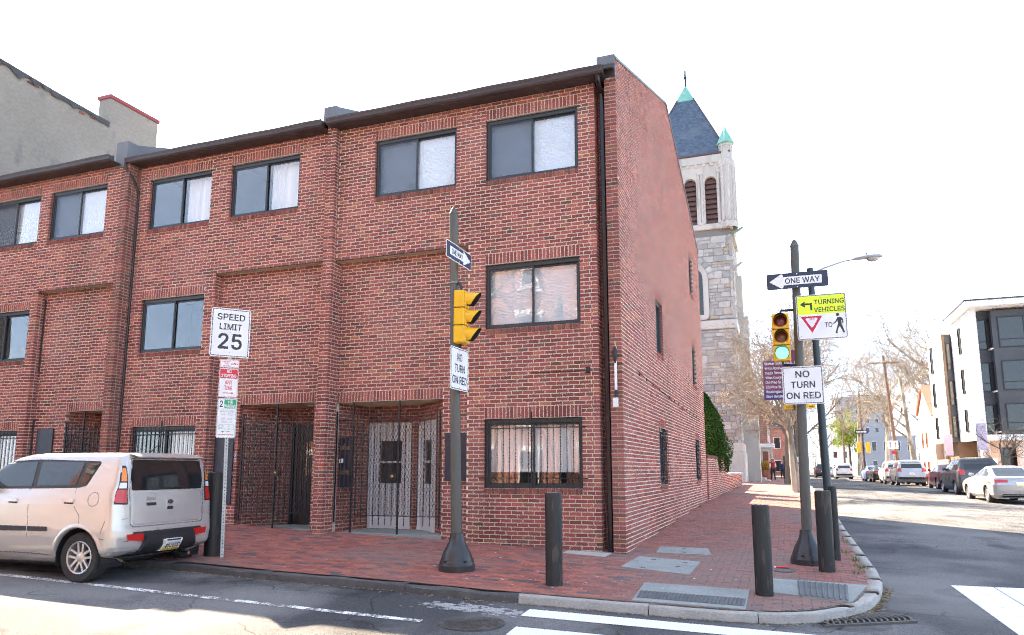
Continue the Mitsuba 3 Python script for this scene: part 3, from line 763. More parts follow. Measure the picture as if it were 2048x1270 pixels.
def fin(w, k, x0, x1, y0, right_depth, dz, ztop, dirt_tone=0.0, left_depth=.1, rec_z=None):
    """the end of a party wall, standing proud of the facades"""
    Pf = Patch((x0, y0, dz), (1, 0, 0), (0, -1, 0)); L = x1-x0
    a = sbox(0, -.3, L, ztop)
    m = MB(); mortar(m, Pf, a, tone=(.5, dirt_tone)); w.bricks(Pf, lay(a, 0.0, 0.0, own={'R': 0}, full=True))
    for xx, nn, dd in ((x1, (1, 0, 0), right_depth), (x0, (-1, 0, 0), left_depth)):
        if not dd: continue
        Pr = Patch((xx, y0, dz), (0, 1, 0), nn)
        ar = sbox(0, -.3, dd, ztop) if not isinstance(dd, tuple) else unary_union([sbox(0, -.3, dd[1], 79*C), sbox(0, 79*C, dd[0], ztop)])
        mortar(m, Pr, ar, tone=(.5, dirt_tone)); w.bricks(Pr, lay(ar, 0.0, 0.0, own={'L': 1} if xx == x1 else None), 0.7)
    part(k, 'joint', m, 'm_mortar')

U1 = dict(XL=-5.64, XR=-0.40, dz=0.0); U2 = dict(XL=-10.97, XR=-5.843, dz=0.03); U3 = dict(XL=-18.2, XR=-11.173, dz=0.18)
dirtA = dirt_stain([(-0.45, 0.01, 0.02, -1, 0.0, 0.55), (-0.21, 0.01, 0.0, 6.3, 8.0, 0.85)])
dirtB = dirt_stain([(-11.2, -10.9, 0.3, 1.0, 2.2, 0.62)])

# ---- end house
h1 = thing('row_house', 'three storey red brick end house with white blinds at the street corner', 'row house', 'brick row houses')
P0, P1, w, k1 = facade(h1, -5.64, -0.40, 0.0, (-5.64, -2.80), [(-2.465, -0.705)], [(-4.82, -3.06), (-2.465, -0.705)], (-5.64, -3.37, 38*C), dirtA, own_R=0,
                       styles=['halfcurtain', 'blind', 'blind', 'blind'])
# slot for the downspout: return, back and the end fin
Ps = Patch((-.40, 0, 0), (0, 1, 0), (1, 0, 0)); a = sbox(0, -.3, .26, ZE); m = MB(); mortar(m, Ps, a); w.bricks(Ps, lay(a, 0, 0, own={'L': 1}))
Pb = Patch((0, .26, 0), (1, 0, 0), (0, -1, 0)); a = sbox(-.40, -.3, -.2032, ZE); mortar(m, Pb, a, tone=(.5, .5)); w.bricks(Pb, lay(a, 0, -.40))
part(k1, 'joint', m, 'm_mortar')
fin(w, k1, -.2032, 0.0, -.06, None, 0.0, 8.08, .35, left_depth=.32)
w.finish(k1)
# side wall: gable with its windows
def gable_z(y): return 8.42+(y+.06)*(10.62-8.42)/6.16 if y < 6.1 else 10.62-(y-6.1)*(10.62-8.50)/6.5
Pg = Patch((0, 0, 0), (0, 1, 0), (1, 0, 0))
gab = Polygon([(-.06, -.35), (12.6, -.35), (12.6, 8.50), (6.1, 10.62), (-.06, 8.42)])
side_w = [(3.50, 4.42, *Z1), (3.50, 4.42, *Z2), (9.86, 10.78, *Z1), (9.86, 10.78, *Z2), (9.86, 10.78, *Z3)]
hole = unary_union([sbox(a, z0-1.5*C, b, z1+3*C) for a, b, z0, z1 in side_w]); hin = unary_union([sbox(a, z0, b, z1) for a, b, z0, z1 in side_w])
m = MB(); mortar(m, Pg, gab.difference(hin), back=.0018); kg = part(h1, 'gable_wall', m, 'm_mortar')
w2 = Wall(h1, dirtA)
w2.bricks(Pg, lay(gab.difference(hole), 0.0, -.06+S/2, own={'L': 1}), 0.3)
for a, b, z0, z1 in side_w:
    n = 13
    soldiers(h1, Pg, a, b, z1, dirt=dirtA, name='gable_lintel_brick', n=n); 
    p2 = Patch(Pg.o+Pg.n*.02, Pg.u, Pg.n)
    rows = np.array([(a+i*(b-a)/n, a+(i+1)*(b-a)/n, z0-1.5*C, z0, .15) for i in range(n)])
    v, t, flip = mesh_bricks(p2, rows, dirtA, tone_of(n))
    w2.items += [(0, v_, BF[:, ::-1] if flip else BF, t_) for v_, t_ in zip(v, t)]
    r_ = MB(); reveal(r_, Pg, a, b, z0, z1, .16); part(kg, 'joint', r_, 'm_mortar')
    window(h1, Pg, a, b, z0, z1, 'blind' if z0 > 2 else 'none', screen=None)
    if z0 < 2: window_bars(h1, Pg, a, b, z0, z1, 6, False)
w2.finish(kg)
gutter(h1, -5.76, -0.17, 0.0); roof(h1, -5.74, -.02, 0.0); parapet(h1, -5.97, -5.68, 0.0)
part(h1, 'parapet_cap', MB().box((-5.972, -.12, 8.20), (-5.678, -.055, 8.56)), 'm_flash')
# coping, cap block and the flashed corner
cp = MB()
for a, b in ((-.07, 6.1), (6.1, 12.66)):
    za, zb = gable_z(a), gable_z(b)
    v = [[x, y, z] for x in (-.32, .025) for y, z in ((a, za-.01), (b, zb-.01), (b, zb+.035), (a, za+.035))]
    cp.add(v, [[0, 1, 2, 3], [7, 6, 5, 4], [3, 2, 6, 7], [0, 3, 7, 4], [1, 5, 6, 2], [0, 4, 5, 1]])
part(h1, 'coping', cp, 'm_flash')
part(h1, 'parapet_cap', MB().box((-.325, -.075, 8.335), (-.001, .05, 8.50)).box((-.325, .05, 8.2), (-.3, 6, 8.5)), 'm_flash')
part(h1, 'corner_flashing', MB().box((-.21, -.072, 8.09), (-.001, .05, 8.334)), 'm_bronze')
# downspout
part(h1, 'downspout', MB().box((-.315, .03, -.05), (-.235, .10, 7.75), b=.012).tube([(-.275, -.27, 8.06), (-.275, -.25, 7.98), (-.275, .0, 7.86), (-.275, .065, 7.75)], .042, 6), 'm_gloss_black')
mat('m_gloss_black', (0.012, 0.013, 0.018), 0.22)
st = MB()
for z in (1.0, 3.1, 5.6): st.box((-.325, .10, z), (-.225, .20, z+.03))
part(h1, 'downspout_strap', st, 'm_gloss_black')
part(h1, 'cable', MB().tube([(-.37, -.02, 2.3), (-.375, -.02, 1.4), (-.36, -.03, .95), (-.315, -.05, .55), (-.3, -.02, .02)], .006, 5), 'm_black_iron')
cd = MB().tube([(-1.60, -.008, 2.94), (-.60, -.008, 2.935)], .012, 6)
for x in np.arange(-1.5, -.6, .21): cd.box((x-.008, -.022, 2.92), (x+.008, 0, 2.955))
part(h1, 'wall_conduit', cd, 'm_rust')
part(h1, 'junction_box', MB().box((-.62, -.05, 2.89), (-.55, 0, 2.99), b=.006), 'm_black_iron')
mat('m_rust', (0.10, 0.035, 0.025), 0.8)
wr = MB().tube([(.008, 1.3, 3.05), (.008, 3.6, 2.96), (.008, 6.4, 2.86), (.008, 9.2, 2.80), (.008, 11.2, 2.80)], .008, 5)
for y in np.linspace(1.4, 11, 14): wr.box((0, y-.012, 2.99-.02*(y-1)), (.02, y+.012, 3.03-.02*(y-1)))
part(h1, 'wall_cable', wr, 'm_black_iron')
for y0, z0, z1, sd in ((1.15, 8.7, 6.3, 1), (2.9, 8.9, 7.2, 2)):
    R_ = np.random.default_rng(sd); z = np.linspace(z0, z1, 34); y = y0+np.cumsum(R_.normal(0, .022, 34))
    a = np.column_stack([np.full(34, .0022), y-.010*R_.uniform(.4, 1.4, 34), z]); b = np.column_stack([np.full(34, .0022), y+.010*R_.uniform(.4, 1.4, 34), z])
    part(kg, 'crack', MB().add(np.vstack([a, b]), [[i, i+1, 35+i, 34+i] for i in range(33)]), 'm_crack')
mat('m_crack', (0.045, 0.03, 0.028), 0.95)

# ---- middle house
h2 = thing('row_house', 'middle brick row house with black iron gate, bare reflections in its windows', 'row house', 'brick row houses')
P0b, P1b, w, k2 = facade(h2, -10.97, -5.843, 0.03, (-8.60, -5.843), [(-10.62, -8.88)], [(-10.62, -8.88), (-8.36, -6.60)], (-7.96, -6.15, 38*C), dirtB,
                         styles=['drape', 'none', 'drape', 'drape'])
fin(w, k2, -5.8432, -5.64, -.15, (.15, .3532), 0.0, 8.12, 0.0, left_depth=(.15, .3532))
w.finish(k2)
gutter(h2, -11.06, -5.86, 0.0); roof(h2, -10.99, -5.7, 0.0); parapet(h2, -11.36, -11.03, 0.0, .34)
part(h2, 'parapet_cap', MB().box((-11.362, -.32, 8.0), (-11.028, -.055, 8.60)), 'm_flash')
# ---- third house
h3 = thing('row_house', 'brick row house at the left edge, behind the parked car', 'row house', 'brick row houses')
Y3 = -.28
P0c, P1c, w, k3 = facade(h3, -18.2, -11.155, 0.0, (-13.47, -11.155), [(-15.46, -13.70)], [(-15.46, -13.70), (-13.36, -11.60)], (-12.50, -11.155, 38*C), dirtB,
                         styles=['blind', 'none', 'blind', 'blind'], yo=Y3)
fin(w, k3, -11.1532, -10.95, -.30, (.30, .30), 0.0, 8.14, .4, left_depth=(.02, .2232))
w.finish(k3)
gutter(h3, -18.4, -11.20, 0.0, yo=Y3); roof(h3, -18.2, -11.03, 0.0)
part(h2, 'downspout', MB().tube([(-11.03, -.345, 8.07), (-11.03, -.345, 7.98), (-10.94, -.20, 7.74), (-10.92, -.05, 7.5)], .034, 6).box((-10.942, -.05, .2), (-10.905, -.006, 7.52), b=.008), 'm_bronze')

# ---------------------------------------------------------------- doorways behind iron gates
def brick_plane(w, mo, a, b, z0, z1, nrm, hole=None, tone=(.5, .12)):
    a, b = V(*a), V(*b); u = b-a; L = np.linalg.norm(u)
    P = Patch((a[0], a[1], 0), (u[0], u[1], 0), nrm)
    ar = sbox(0, z0, L, z1)
    if hole: ar = ar.difference(sbox(*hole))
    mortar(mo, P, ar, tone=tone); w.bricks(P, lay(ar, 0, 0))
    return P, L
def door_leaf(root, a, b, z0, z1, matl, glazing, nrm, label=None, knob=None, handed=1):
    """a panelled door from a to b in plan; glazing: list of (u0, u1, v0, v1) fractions"""
    a, b = V(*a), V(*b); u = unit(V(b[0]-a[0], b[1]-a[1], 0)); L = np.hypot(*(b-a)); H = z1-z0
    M = np.eye(4); M[:3, 0], M[:3, 1], M[:3, 2], M[:3, 3] = u, (0, 0, 1), np.cross(u, [0, 0, 1]), (a[0], a[1], z0)
    s_ = 1 if M[:3, 2] @ np.asarray(nrm, float) > 0 else -1
    body = sbox(0, 0, L, H)
    for q in glazing: body = body.difference(sbox(q[0]*L, q[2]*H, q[1]*L, q[3]*H))
    M2 = M.copy(); M2[:3, 3] = M[:3, 3] - M[:3, 2]*(0.04 if s_ > 0 else 0)
    d = MB().poly(body, M2, 0.04)
    F = lambda x0, y0, x1, y1, t0, t1: d.box((x0, y0, min(s_*t0, s_*t1)), (x1, y1, max(s_*t0, s_*t1)), M, b=.003)
    F(-.07, 0, -.001, H+.07, -.02, .04); F(L+.001, 0, L+.07, H+.07, -.02, .04); F(-.001, H+.002, L+.001, H+.07, -.02, .04)
    k = part(root, 'door', d, matl, label=label)
    for q in glazing:
        part(k, 'pane', MB().quad(*[M[:3, :3] @ V(x, y, -s_*.02)+M[:3, 3] for x, y in ((q[0]*L, q[2]*H), (q[1]*L, q[2]*H), (q[1]*L, q[3]*H), (q[0]*L, q[3]*H))]), 'm_glass')
        r = .02
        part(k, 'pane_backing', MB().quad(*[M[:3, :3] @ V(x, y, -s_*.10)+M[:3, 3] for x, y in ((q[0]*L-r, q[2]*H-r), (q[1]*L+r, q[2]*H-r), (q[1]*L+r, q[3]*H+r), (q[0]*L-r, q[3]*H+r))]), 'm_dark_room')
    if not glazing:
        for x0, x1, y0, y1 in ((.12, .46, .08, .40), (.54, .88, .08, .40), (.12, .46, .47, .93), (.54, .88, .47, .93)): F(x0*L, y0*H, x1*L, y1*H, 0, .012)
    return k
def mesh_panel(mb, P, x0, x1, z0, z1, d, step=.031):
    """expanded metal: wavy wires side by side"""
    for i, x in enumerate(np.arange(x0, x1, step)):
        z = np.arange(z0, z1, .03)
        ph = (np.arange(len(z)) % 4)
        u = x + np.array([0, .012, .012, 0])[ph]*(1 if i % 2 else -1)
        pts = P.o + u[:, None]*P.u + z[:, None]*V(0, 0, 1) + P.n*d
        mb.tube(pts, .0045, 3, cap=False)
def gate(root, P, x0, x1, posts, z_top, z_bot, pick, n, mesh=None, side_post=True):
    w = lambda a, z, d=0.02: P.o + P.u*a + V(0, 0, z) + P.n*d
    k = part(root, 'security_gate', MB().tube([w(x0, z_top), w(x1, z_top)], .011, 4, ang=.785), 'm_black_iron')
    part(k, 'rail', MB().tube([w(x0, z_bot), w(x1, z_bot)], .011, 4, ang=.785), 'm_black_iron')
    for x, zb, zt, r in posts: part(k, 'post', MB().tube([w(x, zb), w(x, zt)], r, 4, ang=.785), 'm_black_iron')
    for i in range(n):
        x = x0+(x1-x0)*(i+.5)/n
        part(k, 'bar', MB().tube([w(x, z_bot-.17), w(x, pick)], .0085, 4, ang=.785), 'm_black_iron')
    if mesh:
        mm = MB(); mesh_panel(mm, P, mesh[0], mesh[1], z_bot+.01, z_top-.03, .012)
        part(k, 'mesh', mm, 'm_black_iron', kind='stuff')
    return k
def knob(k, P, x, z, d=.04):
    o = P.o+P.u*x+V(0, 0, z)+P.n*d
    M = frame(o, P.u, (0, 0, 1)); M[:3, 2] = P.n
    kk = part(k, 'lock_plate', MB().box((-.07, -.06, -.03), (.07, .06, -.005), M), 'm_black_iron')
    part(k, 'knob', MB().tm(trimesh.creation.icosphere(2, .032), M).tube([o-P.n*.03, o], .016, 8), 'm_brass', True)
mat('m_brass', (0.62, 0.43, 0.16), 0.3, 1.0)
def vestibule(root, wl, plan, ztop, zfl, P, skip=()):
    """plan: wall corners from the left jamb to the right one"""
    kk = part(root, 'porch_floor', MB().poly(Polygon([(a, b) for a, b in plan]+[(plan[-1][0]+.02, P.o[1]-.04), (plan[0][0]-.02, P.o[1]-.04)]), np.array([[1, 0, 0, 0], [0, 1, 0, 0], [0, 0, 1, zfl-.12], [0, 0, 0, 1.]]), .12), 'm_slate_slab')
    part(root, 'porch_ceiling', MB().poly(Polygon(plan+[(plan[-1][0], P.o[1]+.09), (plan[0][0], P.o[1]+.09)]).buffer(.05), np.array([[1, 0, 0, 0], [0, 1, 0, 0], [0, 0, 1, ztop], [0, 0, 0, 1.]])), 'm_tan_paint')
# end house: white door on the back wall, another one on the angled wall
wl = Wall(h1, dirtA); mo = MB()
pl = [(-5.637, .30), (-5.52, 1.22), (-4.38, 1.22), (-3.72, .66), (-3.37, .30)]
vestibule(h1, wl, pl, 38*C-.005, .135, P1)
brick_plane(wl, mo, pl[0], pl[1], 0, 2.62, (1, -.1, 0))
Pd, L = brick_plane(wl, mo, pl[1], pl[2], 0, 2.62, (0, -1, 0), (.02, 0, .94, 2.21))
n45 = unit((-.56, -.66, 0))
brick_plane(wl, mo, pl[2], pl[3], 0, 2.62, n45, (.03, 0, .84, 2.21))
brick_plane(wl, mo, pl[3], pl[4], 0, 2.62, unit((-.36, -.35, 0)))
part(k1, 'porch_joint', mo, 'm_mortar')
wl.finish(k1, 0, stuff='porch_bricks')
door_leaf(h1, (-5.43, 1.235), (-4.60, 1.235), .14, 2.15, 'm_white_paint', [(.2, .80, .44, .64), (.2, .80, .66, .86)], (0, -1, 0), 'white panelled door with two dark panes')
u45 = unit((.66, -.56, 0))
door_leaf(h1, V(-4.38, 1.23)+u45[:2]*.09, V(-4.38, 1.23)+u45[:2]*.78, .14, 2.15, 'm_white_paint', [(.2, .80, .44, .64), (.2, .80, .66, .86)], n45, 'white panelled door set at an angle')
gk = gate(h1, P1, -5.22, -3.40, [(-5.24, .14, 2.57, .017), (-4.25, .12, 2.57, .02), (-3.41, .28, 2.36, .018), (-5.60, .32, 2.40, .016)], 2.22, .46, 2.40, 14, (-5.2, -3.42))
part(gk, 'rail', MB().tube([(-5.57, .19, 2.22), (-5.24, .19, 2.22)], .011, 4), 'm_black_iron')
for x in (-5.5, -5.41, -5.32): part(gk, 'bar', MB().tube([(x, .19, .36), (x, .19, 2.42)], .008, 4), 'm_black_iron')
knob(gk, P1, -4.36, 1.17)
mb_ = MB().box((-5.565, .235, .96), (-5.28, .30, 1.90), b=.006)
kb = part(h1, 'letter_panel', mb_, 'm_navy_panel', label='black panel with two letter slots')
for z in (1.66, 1.20):
    part(kb, 'letter_slot', MB().box((-5.54, .222, z), (-5.32, .236, z+.085), b=.004), 'm_old_brass')
    part(kb, 'number', text_poly(frame((-5.43, .2345, z+.10), (1, 0, 0)), MB(), 'AB' if z > 1.5 else 'AB', 0, 0, .028, depth=.002).mesh() if False else MB().box((-5.46, .228, z+.095), (-5.40, .236, z+.12)), 'm_old_brass')
part(kb, 'bell_plate', MB().box((-5.555, .226, 1.42), (-5.47, .236, 1.50)), 'm_white_paint')
part(kb, 'bell_button', MB().tube([(-5.512, .238, 1.46), (-5.512, .222, 1.46)], .014, 10), 'm_black_iron')
mat('m_old_brass', (0.16, 0.13, 0.09), 0.45, .6)
part(h1, 'wall_panel', MB().box((-3.30, .165, 1.09), (-2.81, .2, 1.945), b=.004), 'm_navy_panel', label='dark blue blank panel beside the gate')
# middle house
wl = Wall(h2, dirtB); mo = MB()
pl = [(-7.96, .30), (-7.45, 1.25), (-6.12, 1.25), (-6.12, .3)]
vestibule(h2, wl, pl, 38*C+.025, .165, P1b)
brick_plane(wl, mo, pl[0], pl[1], 0, 2.66, unit((.95, -.5, 0))); brick_plane(wl, mo, pl[1], pl[2], 0, 2.66, (0, -1, 0), (.0, 0, 1.08, 2.24)); brick_plane(wl, mo, pl[2], pl[3], 0, 2.66, (-1, 0, 0))
part(k2, 'porch_joint', mo, 'm_mortar'); wl.finish(k2, 0, stuff='porch_bricks')
door_leaf(h2, (-7.36, 1.26), (-6.46, 1.26), .17, 2.18, 'm_black_door', [(.3, .7, .5, .85)], (0, -1, 0), 'black door with a small pane')
mat('m_black_door', (0.020, 0.020, 0.022), 0.35)
part(h2, 'porch_lamp', MB().lathe([(.09, 0), (.08, -.02), (0, -.03)], (-6.6, .75, 38*C+.025), 16), 'm_white_paint')
gk = gate(h2, P1b, -7.83, -6.18, [(-7.0, .12, 2.56, .02), (-7.83, .25, 2.38, .018)], 2.20, .44, 2.38, 13, (-7.82, -6.2))
knob(gk, P1b, -6.97, 1.20)
part(h2, 'wall_panel', MB().box((-8.52, .165, .62), (-8.04, .2, 2.02), b=.004), 'm_navy_panel', label='dark blank panel behind the sign post')
ht = MB(); text_poly(frame((-8.0, .198, 1.45), (1, 0, 0)), ht, '2', 0, .10, .085); text_poly(frame((-8.0, .198, 1.45), (1, 0, 0)), ht, '3', 0, 0, .085)
part(h2, 'house_number', ht, 'm_white_paint')
# third house
wl = Wall(h3, dirtB); mo = MB()
pl = [(-12.50, .02), (-12.15, .92), (-10.9, .92), (-10.9, .02)]
vestibule(h3, wl, pl, 38*C-.005, .30, P1c)
brick_plane(wl, mo, pl[0], pl[1], 0, 2.65, unit((.95, -.5, 0))); brick_plane(wl, mo, pl[1], pl[2], 0, 2.65, (0, -1, 0), (.1, 0, 1.1, 2.36))
part(k3, 'porch_joint', mo, 'm_mortar'); wl.finish(k3, 0, stuff='porch_bricks')
door_leaf(h3, (-12.0, .94), (-11.1, .94), .30, 2.30, 'm_white_paint', [(.2, .80, .44, .64), (.2, .80, .66, .86)], (0, -1, 0), 'white door behind the iron gate')
gate(h3, P1c, -12.42, -11.18, [(-11.9, .2, 2.56, .02), (-12.42, .25, 2.30, .018)], 2.12, .44, 2.30, 11, (-12.4, -11.2))
part(h3, 'wall_panel', MB().box((-13.30, -.115, 1.0), (-12.80, -.079, 2.2), b=.004), 'm_navy_panel', label='dark panel right of the bay window')
# furled flag on its pole by the corner
fl = thing('furled_flag', 'furled black and white flag hanging on a bracket at the brick corner', 'flag')
put(fl, MB().tube([(-.10, -.09, 3.30), (-.098, -.10, 2.9), (-.10, -.10, 2.42)], .022, 8), 'm_white_paint')
part(fl, 'bracket', MB().tube([(-.10, -.06, 3.20), (-.10, -.10, 3.23)], .012, 6), 'm_black_iron')
part(fl, 'dark_cloth', MB().tube([(-.10, -.115, 3.30), (-.105, -.12, 3.22), (-.10, -.115, 3.12), (-.10, -.11, 3.02)], [.012, .042, .034, .012], 8), 'm_black_iron', True)
part(fl, 'tip', MB().tube([(-.10, -.09, 3.30), (-.10, -.09, 3.37)], .008, 6), 'm_brass')
part(fl, 'dark_band', MB().tube([(-.098, -.10, 2.58), (-.10, -.10, 2.44)], .026, 8), 'm_black_iron')
part(fl, 'tag', MB().box((-.15, -.13, 2.30), (-.06, -.12, 2.45)), 'm_white_paint')
# ================================================================ bollards, poles, signs, signals
def bollard(x, y, r, h, label, wood=True):
    z = float(g(x, y))
    k = thing('bollard', label, 'bollard', 'bollards on the street corner')
    n = 28; th = np.arange(n)*2*np.pi/n
    rows = [(0, -.05), (0, .02), (0, h*.5), (0, h-.02), (.006, h-.005), (.016, h), ]
    v = np.array([[x+(r-q)*math.cos(a)*(1+.012*math.sin(3*a+zz*2)), y+(r-q)*math.sin(a)*(1+.012*math.sin(2*a)), z+zz] for q, zz in rows for a in th])
    f = [[i*n+j, i*n+(j+1) % n, (i+1)*n+(j+1) % n, (i+1)*n+j] for i in range(len(rows)-1) for j in range(n)]
    put(k, MB().add(v, f).mesh(), 'm_bollard', 40)
    top = MB()
    v = [[x, y, z+h-.004]]+[[x+(r-.016)*math.cos(a), y+(r-.016)*math.sin(a), z+h+.002*math.sin(5*a)] for a in th]
    top.add(v, [[0, 1+i, 1+(i+1) % n] for i in range(n)])
    part(k, 'worn_top', top, 'm_bollard_top')
    return k
mat('m_bollard', lambda p, n, uv: c3(c3((0.005, 0.006, 0.008), (0.019, 0.020, 0.020), fbm(p.x*16, p.y*16, p.z*2.2, 3)), (0.055, 0.042, 0.032), 0.75*smoothstep(0.60, 0.72, fbm(p.x*22+p.y*7, p.y*22, p.z*3.5, 3))), 0.5, bump=lambda p, n, uv: fbm(p.x*60, p.y*60, p.z*5, 3)*0.004)
mat('m_bollard_top', lambda p, n, uv: c3((0.10, 0.10, 0.11), (0.5, 0.5, 0.52), smoothstep(.45, .7, fbm(p.x*30, p.y*30, 0, 3))), 0.8)
bollard(-5.565, -2.95, .128, 1.215, 'black round bollard directly behind the speed limit sign post')
bollard(-0.292, -2.965, .105, 1.11, 'weathered black wooden bollard in front of the ground floor window')
bollard(2.125, -2.48, .102, 1.03, 'black bollard between the two grey kerb ramps')
bollard(2.895, -0.41, .108, 1.11, 'black bollard at the foot of the right signal pole, in front of it')
bollard(3.085, 0.80, .062, 1.12, 'slimmer dark bollard half hidden behind the bollard by the signal pole')

def signal_pole(x, y, top, lean, label, r0=.075, r1=.062):
    z = float(g(x, y))
    k = thing('signal_pole', label, 'signal pole', 'bronze signal poles')
    L = lambda h: V(x+lean*h, y, z+h)
    n = 12
    hs = [.42, .5, 1.2, 2.4, 3.6, top-z-.12]
    put(k, MB().tube([L(h) for h in hs], [r0+.012, r0, r0, (r0+r1)/2, r1, r1], n).mesh(), 'm_pole', 30)
    part(k, 'cap', MB().tube([L(top-z-.12), L(top-z-.11), L(top-z-.03), L(top-z)], [r1+.004, r1+.004, r1*.55, .008], n), 'm_pole', 30)
    b = [(.245, -.03), (.245, .075), (.238, .085), (.228, .12), (.222, .125), (.215, .15), (.185, .24), (.145, .31), (.112, .38), (.096, .45), (.092, .49), (.080, .495)]
    part(k, 'base', MB().lathe(b, (x, y, z), 28).mesh(), 'm_pole_base', 30)
    d = MB()
    for a in (-1.9, -.6, .7):
        d.tm(trimesh.creation.icosphere(1, .02), np.array([[1.2, 0, 0, x+.226*math.cos(a)], [0, 1.2, 0, y+.226*math.sin(a)], [0, 0, .5, z+.135], [0, 0, 0, 1.]]))
    part(k, 'bolt', d, 'm_black_iron')
    return k
mat('m_pole', lambda p, n, uv: c3((0.064, 0.063, 0.056), (0.098, 0.094, 0.082), fbm(p.x*6, p.y*6, p.z*1.2, 3))*(0.92+.16*noise(p.x*40, p.y*40, p.z*9)), 0.5)
mat('m_pole_base', lambda p, n, uv: c3((0.022, 0.023, 0.027), (0.045, 0.044, 0.047), fbm(p.x*9, p.y*9, p.z*5, 3)), 0.28)
signal_pole(-1.80, -2.53, 5.09, -.022, 'bronze signal pole with flared base in front of the brick houses')
signal_pole(2.665, 0.19, 4.89, .016, 'bronze signal pole with flared base at the rounded corner, behind a bollard')

mat('m_sign_white', lambda p, n, uv: c3((0.70, 0.70, 0.72), (0.80, 0.80, 0.81), fbm(p.x*4, p.y*4, p.z*4, 3)), 0.4)
mat('m_sign_black', (0.022, 0.022, 0.026), 0.45)
mat('m_sign_navy', (0.020, 0.026, 0.055), 0.4)
mat('m_sign_red', (0.55, 0.02, 0.03), 0.4)
mat('m_sign_crimson', (0.50, 0.010, 0.055), 0.4)
mat('m_sign_green', (0.02, 0.30, 0.13), 0.4)
mat('m_sign_grey', (0.42, 0.43, 0.42), 0.4)
mat('m_sign_lime', (0.72, 0.88, 0.02), 0.4)
mat('m_sign_purple', lambda p, n, uv: c3((0.055, 0.03, 0.15), (0.17, 0.05, 0.115), smoothstep(2.60, 2.66, p.z)), 0.4)
mat('m_sign_orange', (0.85, 0.48, 0.02), 0.4)
mat('m_sign_back', (0.30, 0.30, 0.30), 0.4, 0.8)
mat('m_galv', lambda p, n, uv: c3((0.36, 0.36, 0.35), (0.52, 0.52, 0.50), fbm(p.x*8, p.y*8, p.z*8, 3)), 0.5, 0.5)
class Sign:
    def __init__(s, o, u, w, h, r, label, cat='sign', face='m_sign_white', group=None, tilt=0.0):
        """o: world position of the sign's middle; u: its reading direction"""
        s.M = frame(o, u); s.w, s.h, s.d = w, h, .004
        if tilt:
            c_, s_ = math.cos(tilt), math.sin(tilt); R = np.eye(4); R[:2, :2] = [[c_, -s_], [s_, c_]]; s.M = s.M @ R
        s.key = thing('road_sign', label, cat, group)
        B = s.M.copy(); B[:3, 3] -= s.M[:3, 2]*.004
        put(s.key, MB().poly(rbox(-w/2, -h/2, w/2, h/2, r), B, .004), face)
        s.r = r
    def at(s, z):
        M = s.M.copy(); M[:3, 3] += s.M[:3, 2]*z
        return M
    def border(s, inset, wd, m='m_sign_black', name='border'):
        a = rbox(-s.w/2+inset, -s.h/2+inset, s.w/2-inset, s.h/2-inset, max(.004, s.r-inset))
        part(s.key, name, MB().poly(a.difference(a.buffer(-wd)), s.at(.0002), .0008), m)
    def shape(s, pg, m, name, z=.0002, label=None): part(s.key, name, MB().poly(pg, s.at(z), .0008), m, label=label)
    def text(s, t, x, y, h, m='m_sign_black', width=None, bold=True, z=.0004, name='lettering', align='c'):
        part(s.key, name, text_poly(s.at(z), MB(), t, x, y, h, width, bold=bold, align=align), m)
    def bolt(s, *pts, m='m_galv', r=.009):
        for x, y in pts:
            o = s.M[:3, :3] @ V(x, y, 0)+s.M[:3, 3]; n = s.M[:3, 2]
            part(s.key, 'bolt', MB().tube([o, o+n*.006], r, 8), m)
def stamp(t, h): return t
# ---- left pole: reads towards the side street
YD = (0.0, 1.0, 0.0)
s = Sign((-1.70, -2.775, 4.265), YD, .83, .245, .025, 'black and white ONE WAY sign with right arrow, on the left signal pole', face='m_sign_white')
s.shape(rbox(-.405, -.112, .405, .112, .02), 'm_sign_navy', 'black_field')
arrow = Polygon([(-.30, -.058), (.14, -.058), (.14, -.105), (.385, 0), (.14, .105), (.14, .058), (-.30, .058)])
s.shape(arrow, 'm_sign_white', 'arrow', .0012)
s.text('ONE WAY', -.065, -.036, .072, 'm_sign_navy', .36, z=.0022)
s.bolt((.0, .095), (.0, -.095))
s = Sign((-1.70, -2.72, 2.66), YD, .585, .585, .03, 'white NO TURN ON RED sign on the left signal pole, under the yellow signal')
s.border(.012, .010)
for t, y, w in (('NO', .11, .16), ('TURN', -.045, .33), ('ON RED', -.205, .47)): s.text(t, 0.0, y, .105, width=w)
s.bolt((0, .255), (0, -.255))
# ---- right pole: reads towards the front street
XD = (1.0, 0.0, 0.0)
s = Sign((2.747, .06, 4.195), XD, .885, .25, .025, 'black and white ONE WAY sign with left arrow, on the right signal pole', face='m_sign_navy')
arrow = Polygon([(.355, -.066), (.355, .066), (-.20, .066), (-.20, .088), (-.215, .112), (-.235, .110), (-.405, 0), (-.235, -.110), (-.215, -.112), (-.20, -.088), (-.20, -.066)])
s.shape(arrow, 'm_sign_white', 'arrow')
s.text('ONE WAY', .075, -.042, .082, 'm_sign_navy', .50, z=.0014)
s.bolt((.0, .103), (.0, -.103), m='m_sign_white')
s = Sign((3.062, .06, 3.596), XD, .705, .70, .035, 'square lime and white sign reading TURNING VEHICLES YIELD TO with walking figure')
s.border(.008, .010)
q = rbox(-.333, -.328, .333, .328, .025)
s.shape(q.intersection(sbox(-1, .045, 1, 1)), 'm_sign_lime', 'lime_field')
s.text('TURNING', .115, .195, .070, width=.42, z=.0014); s.text('VEHICLES', .115, .075, .070, width=.43, z=.0014)
s.shape(Polygon([(-.295, .205), (-.225, .255), (-.225, .222), (-.125, .222), (-.125, .11), (-.152, .11), (-.152, .195), (-.225, .195), (-.225, .155)]), 'm_sign_black', 'turn_arrow', .0014)
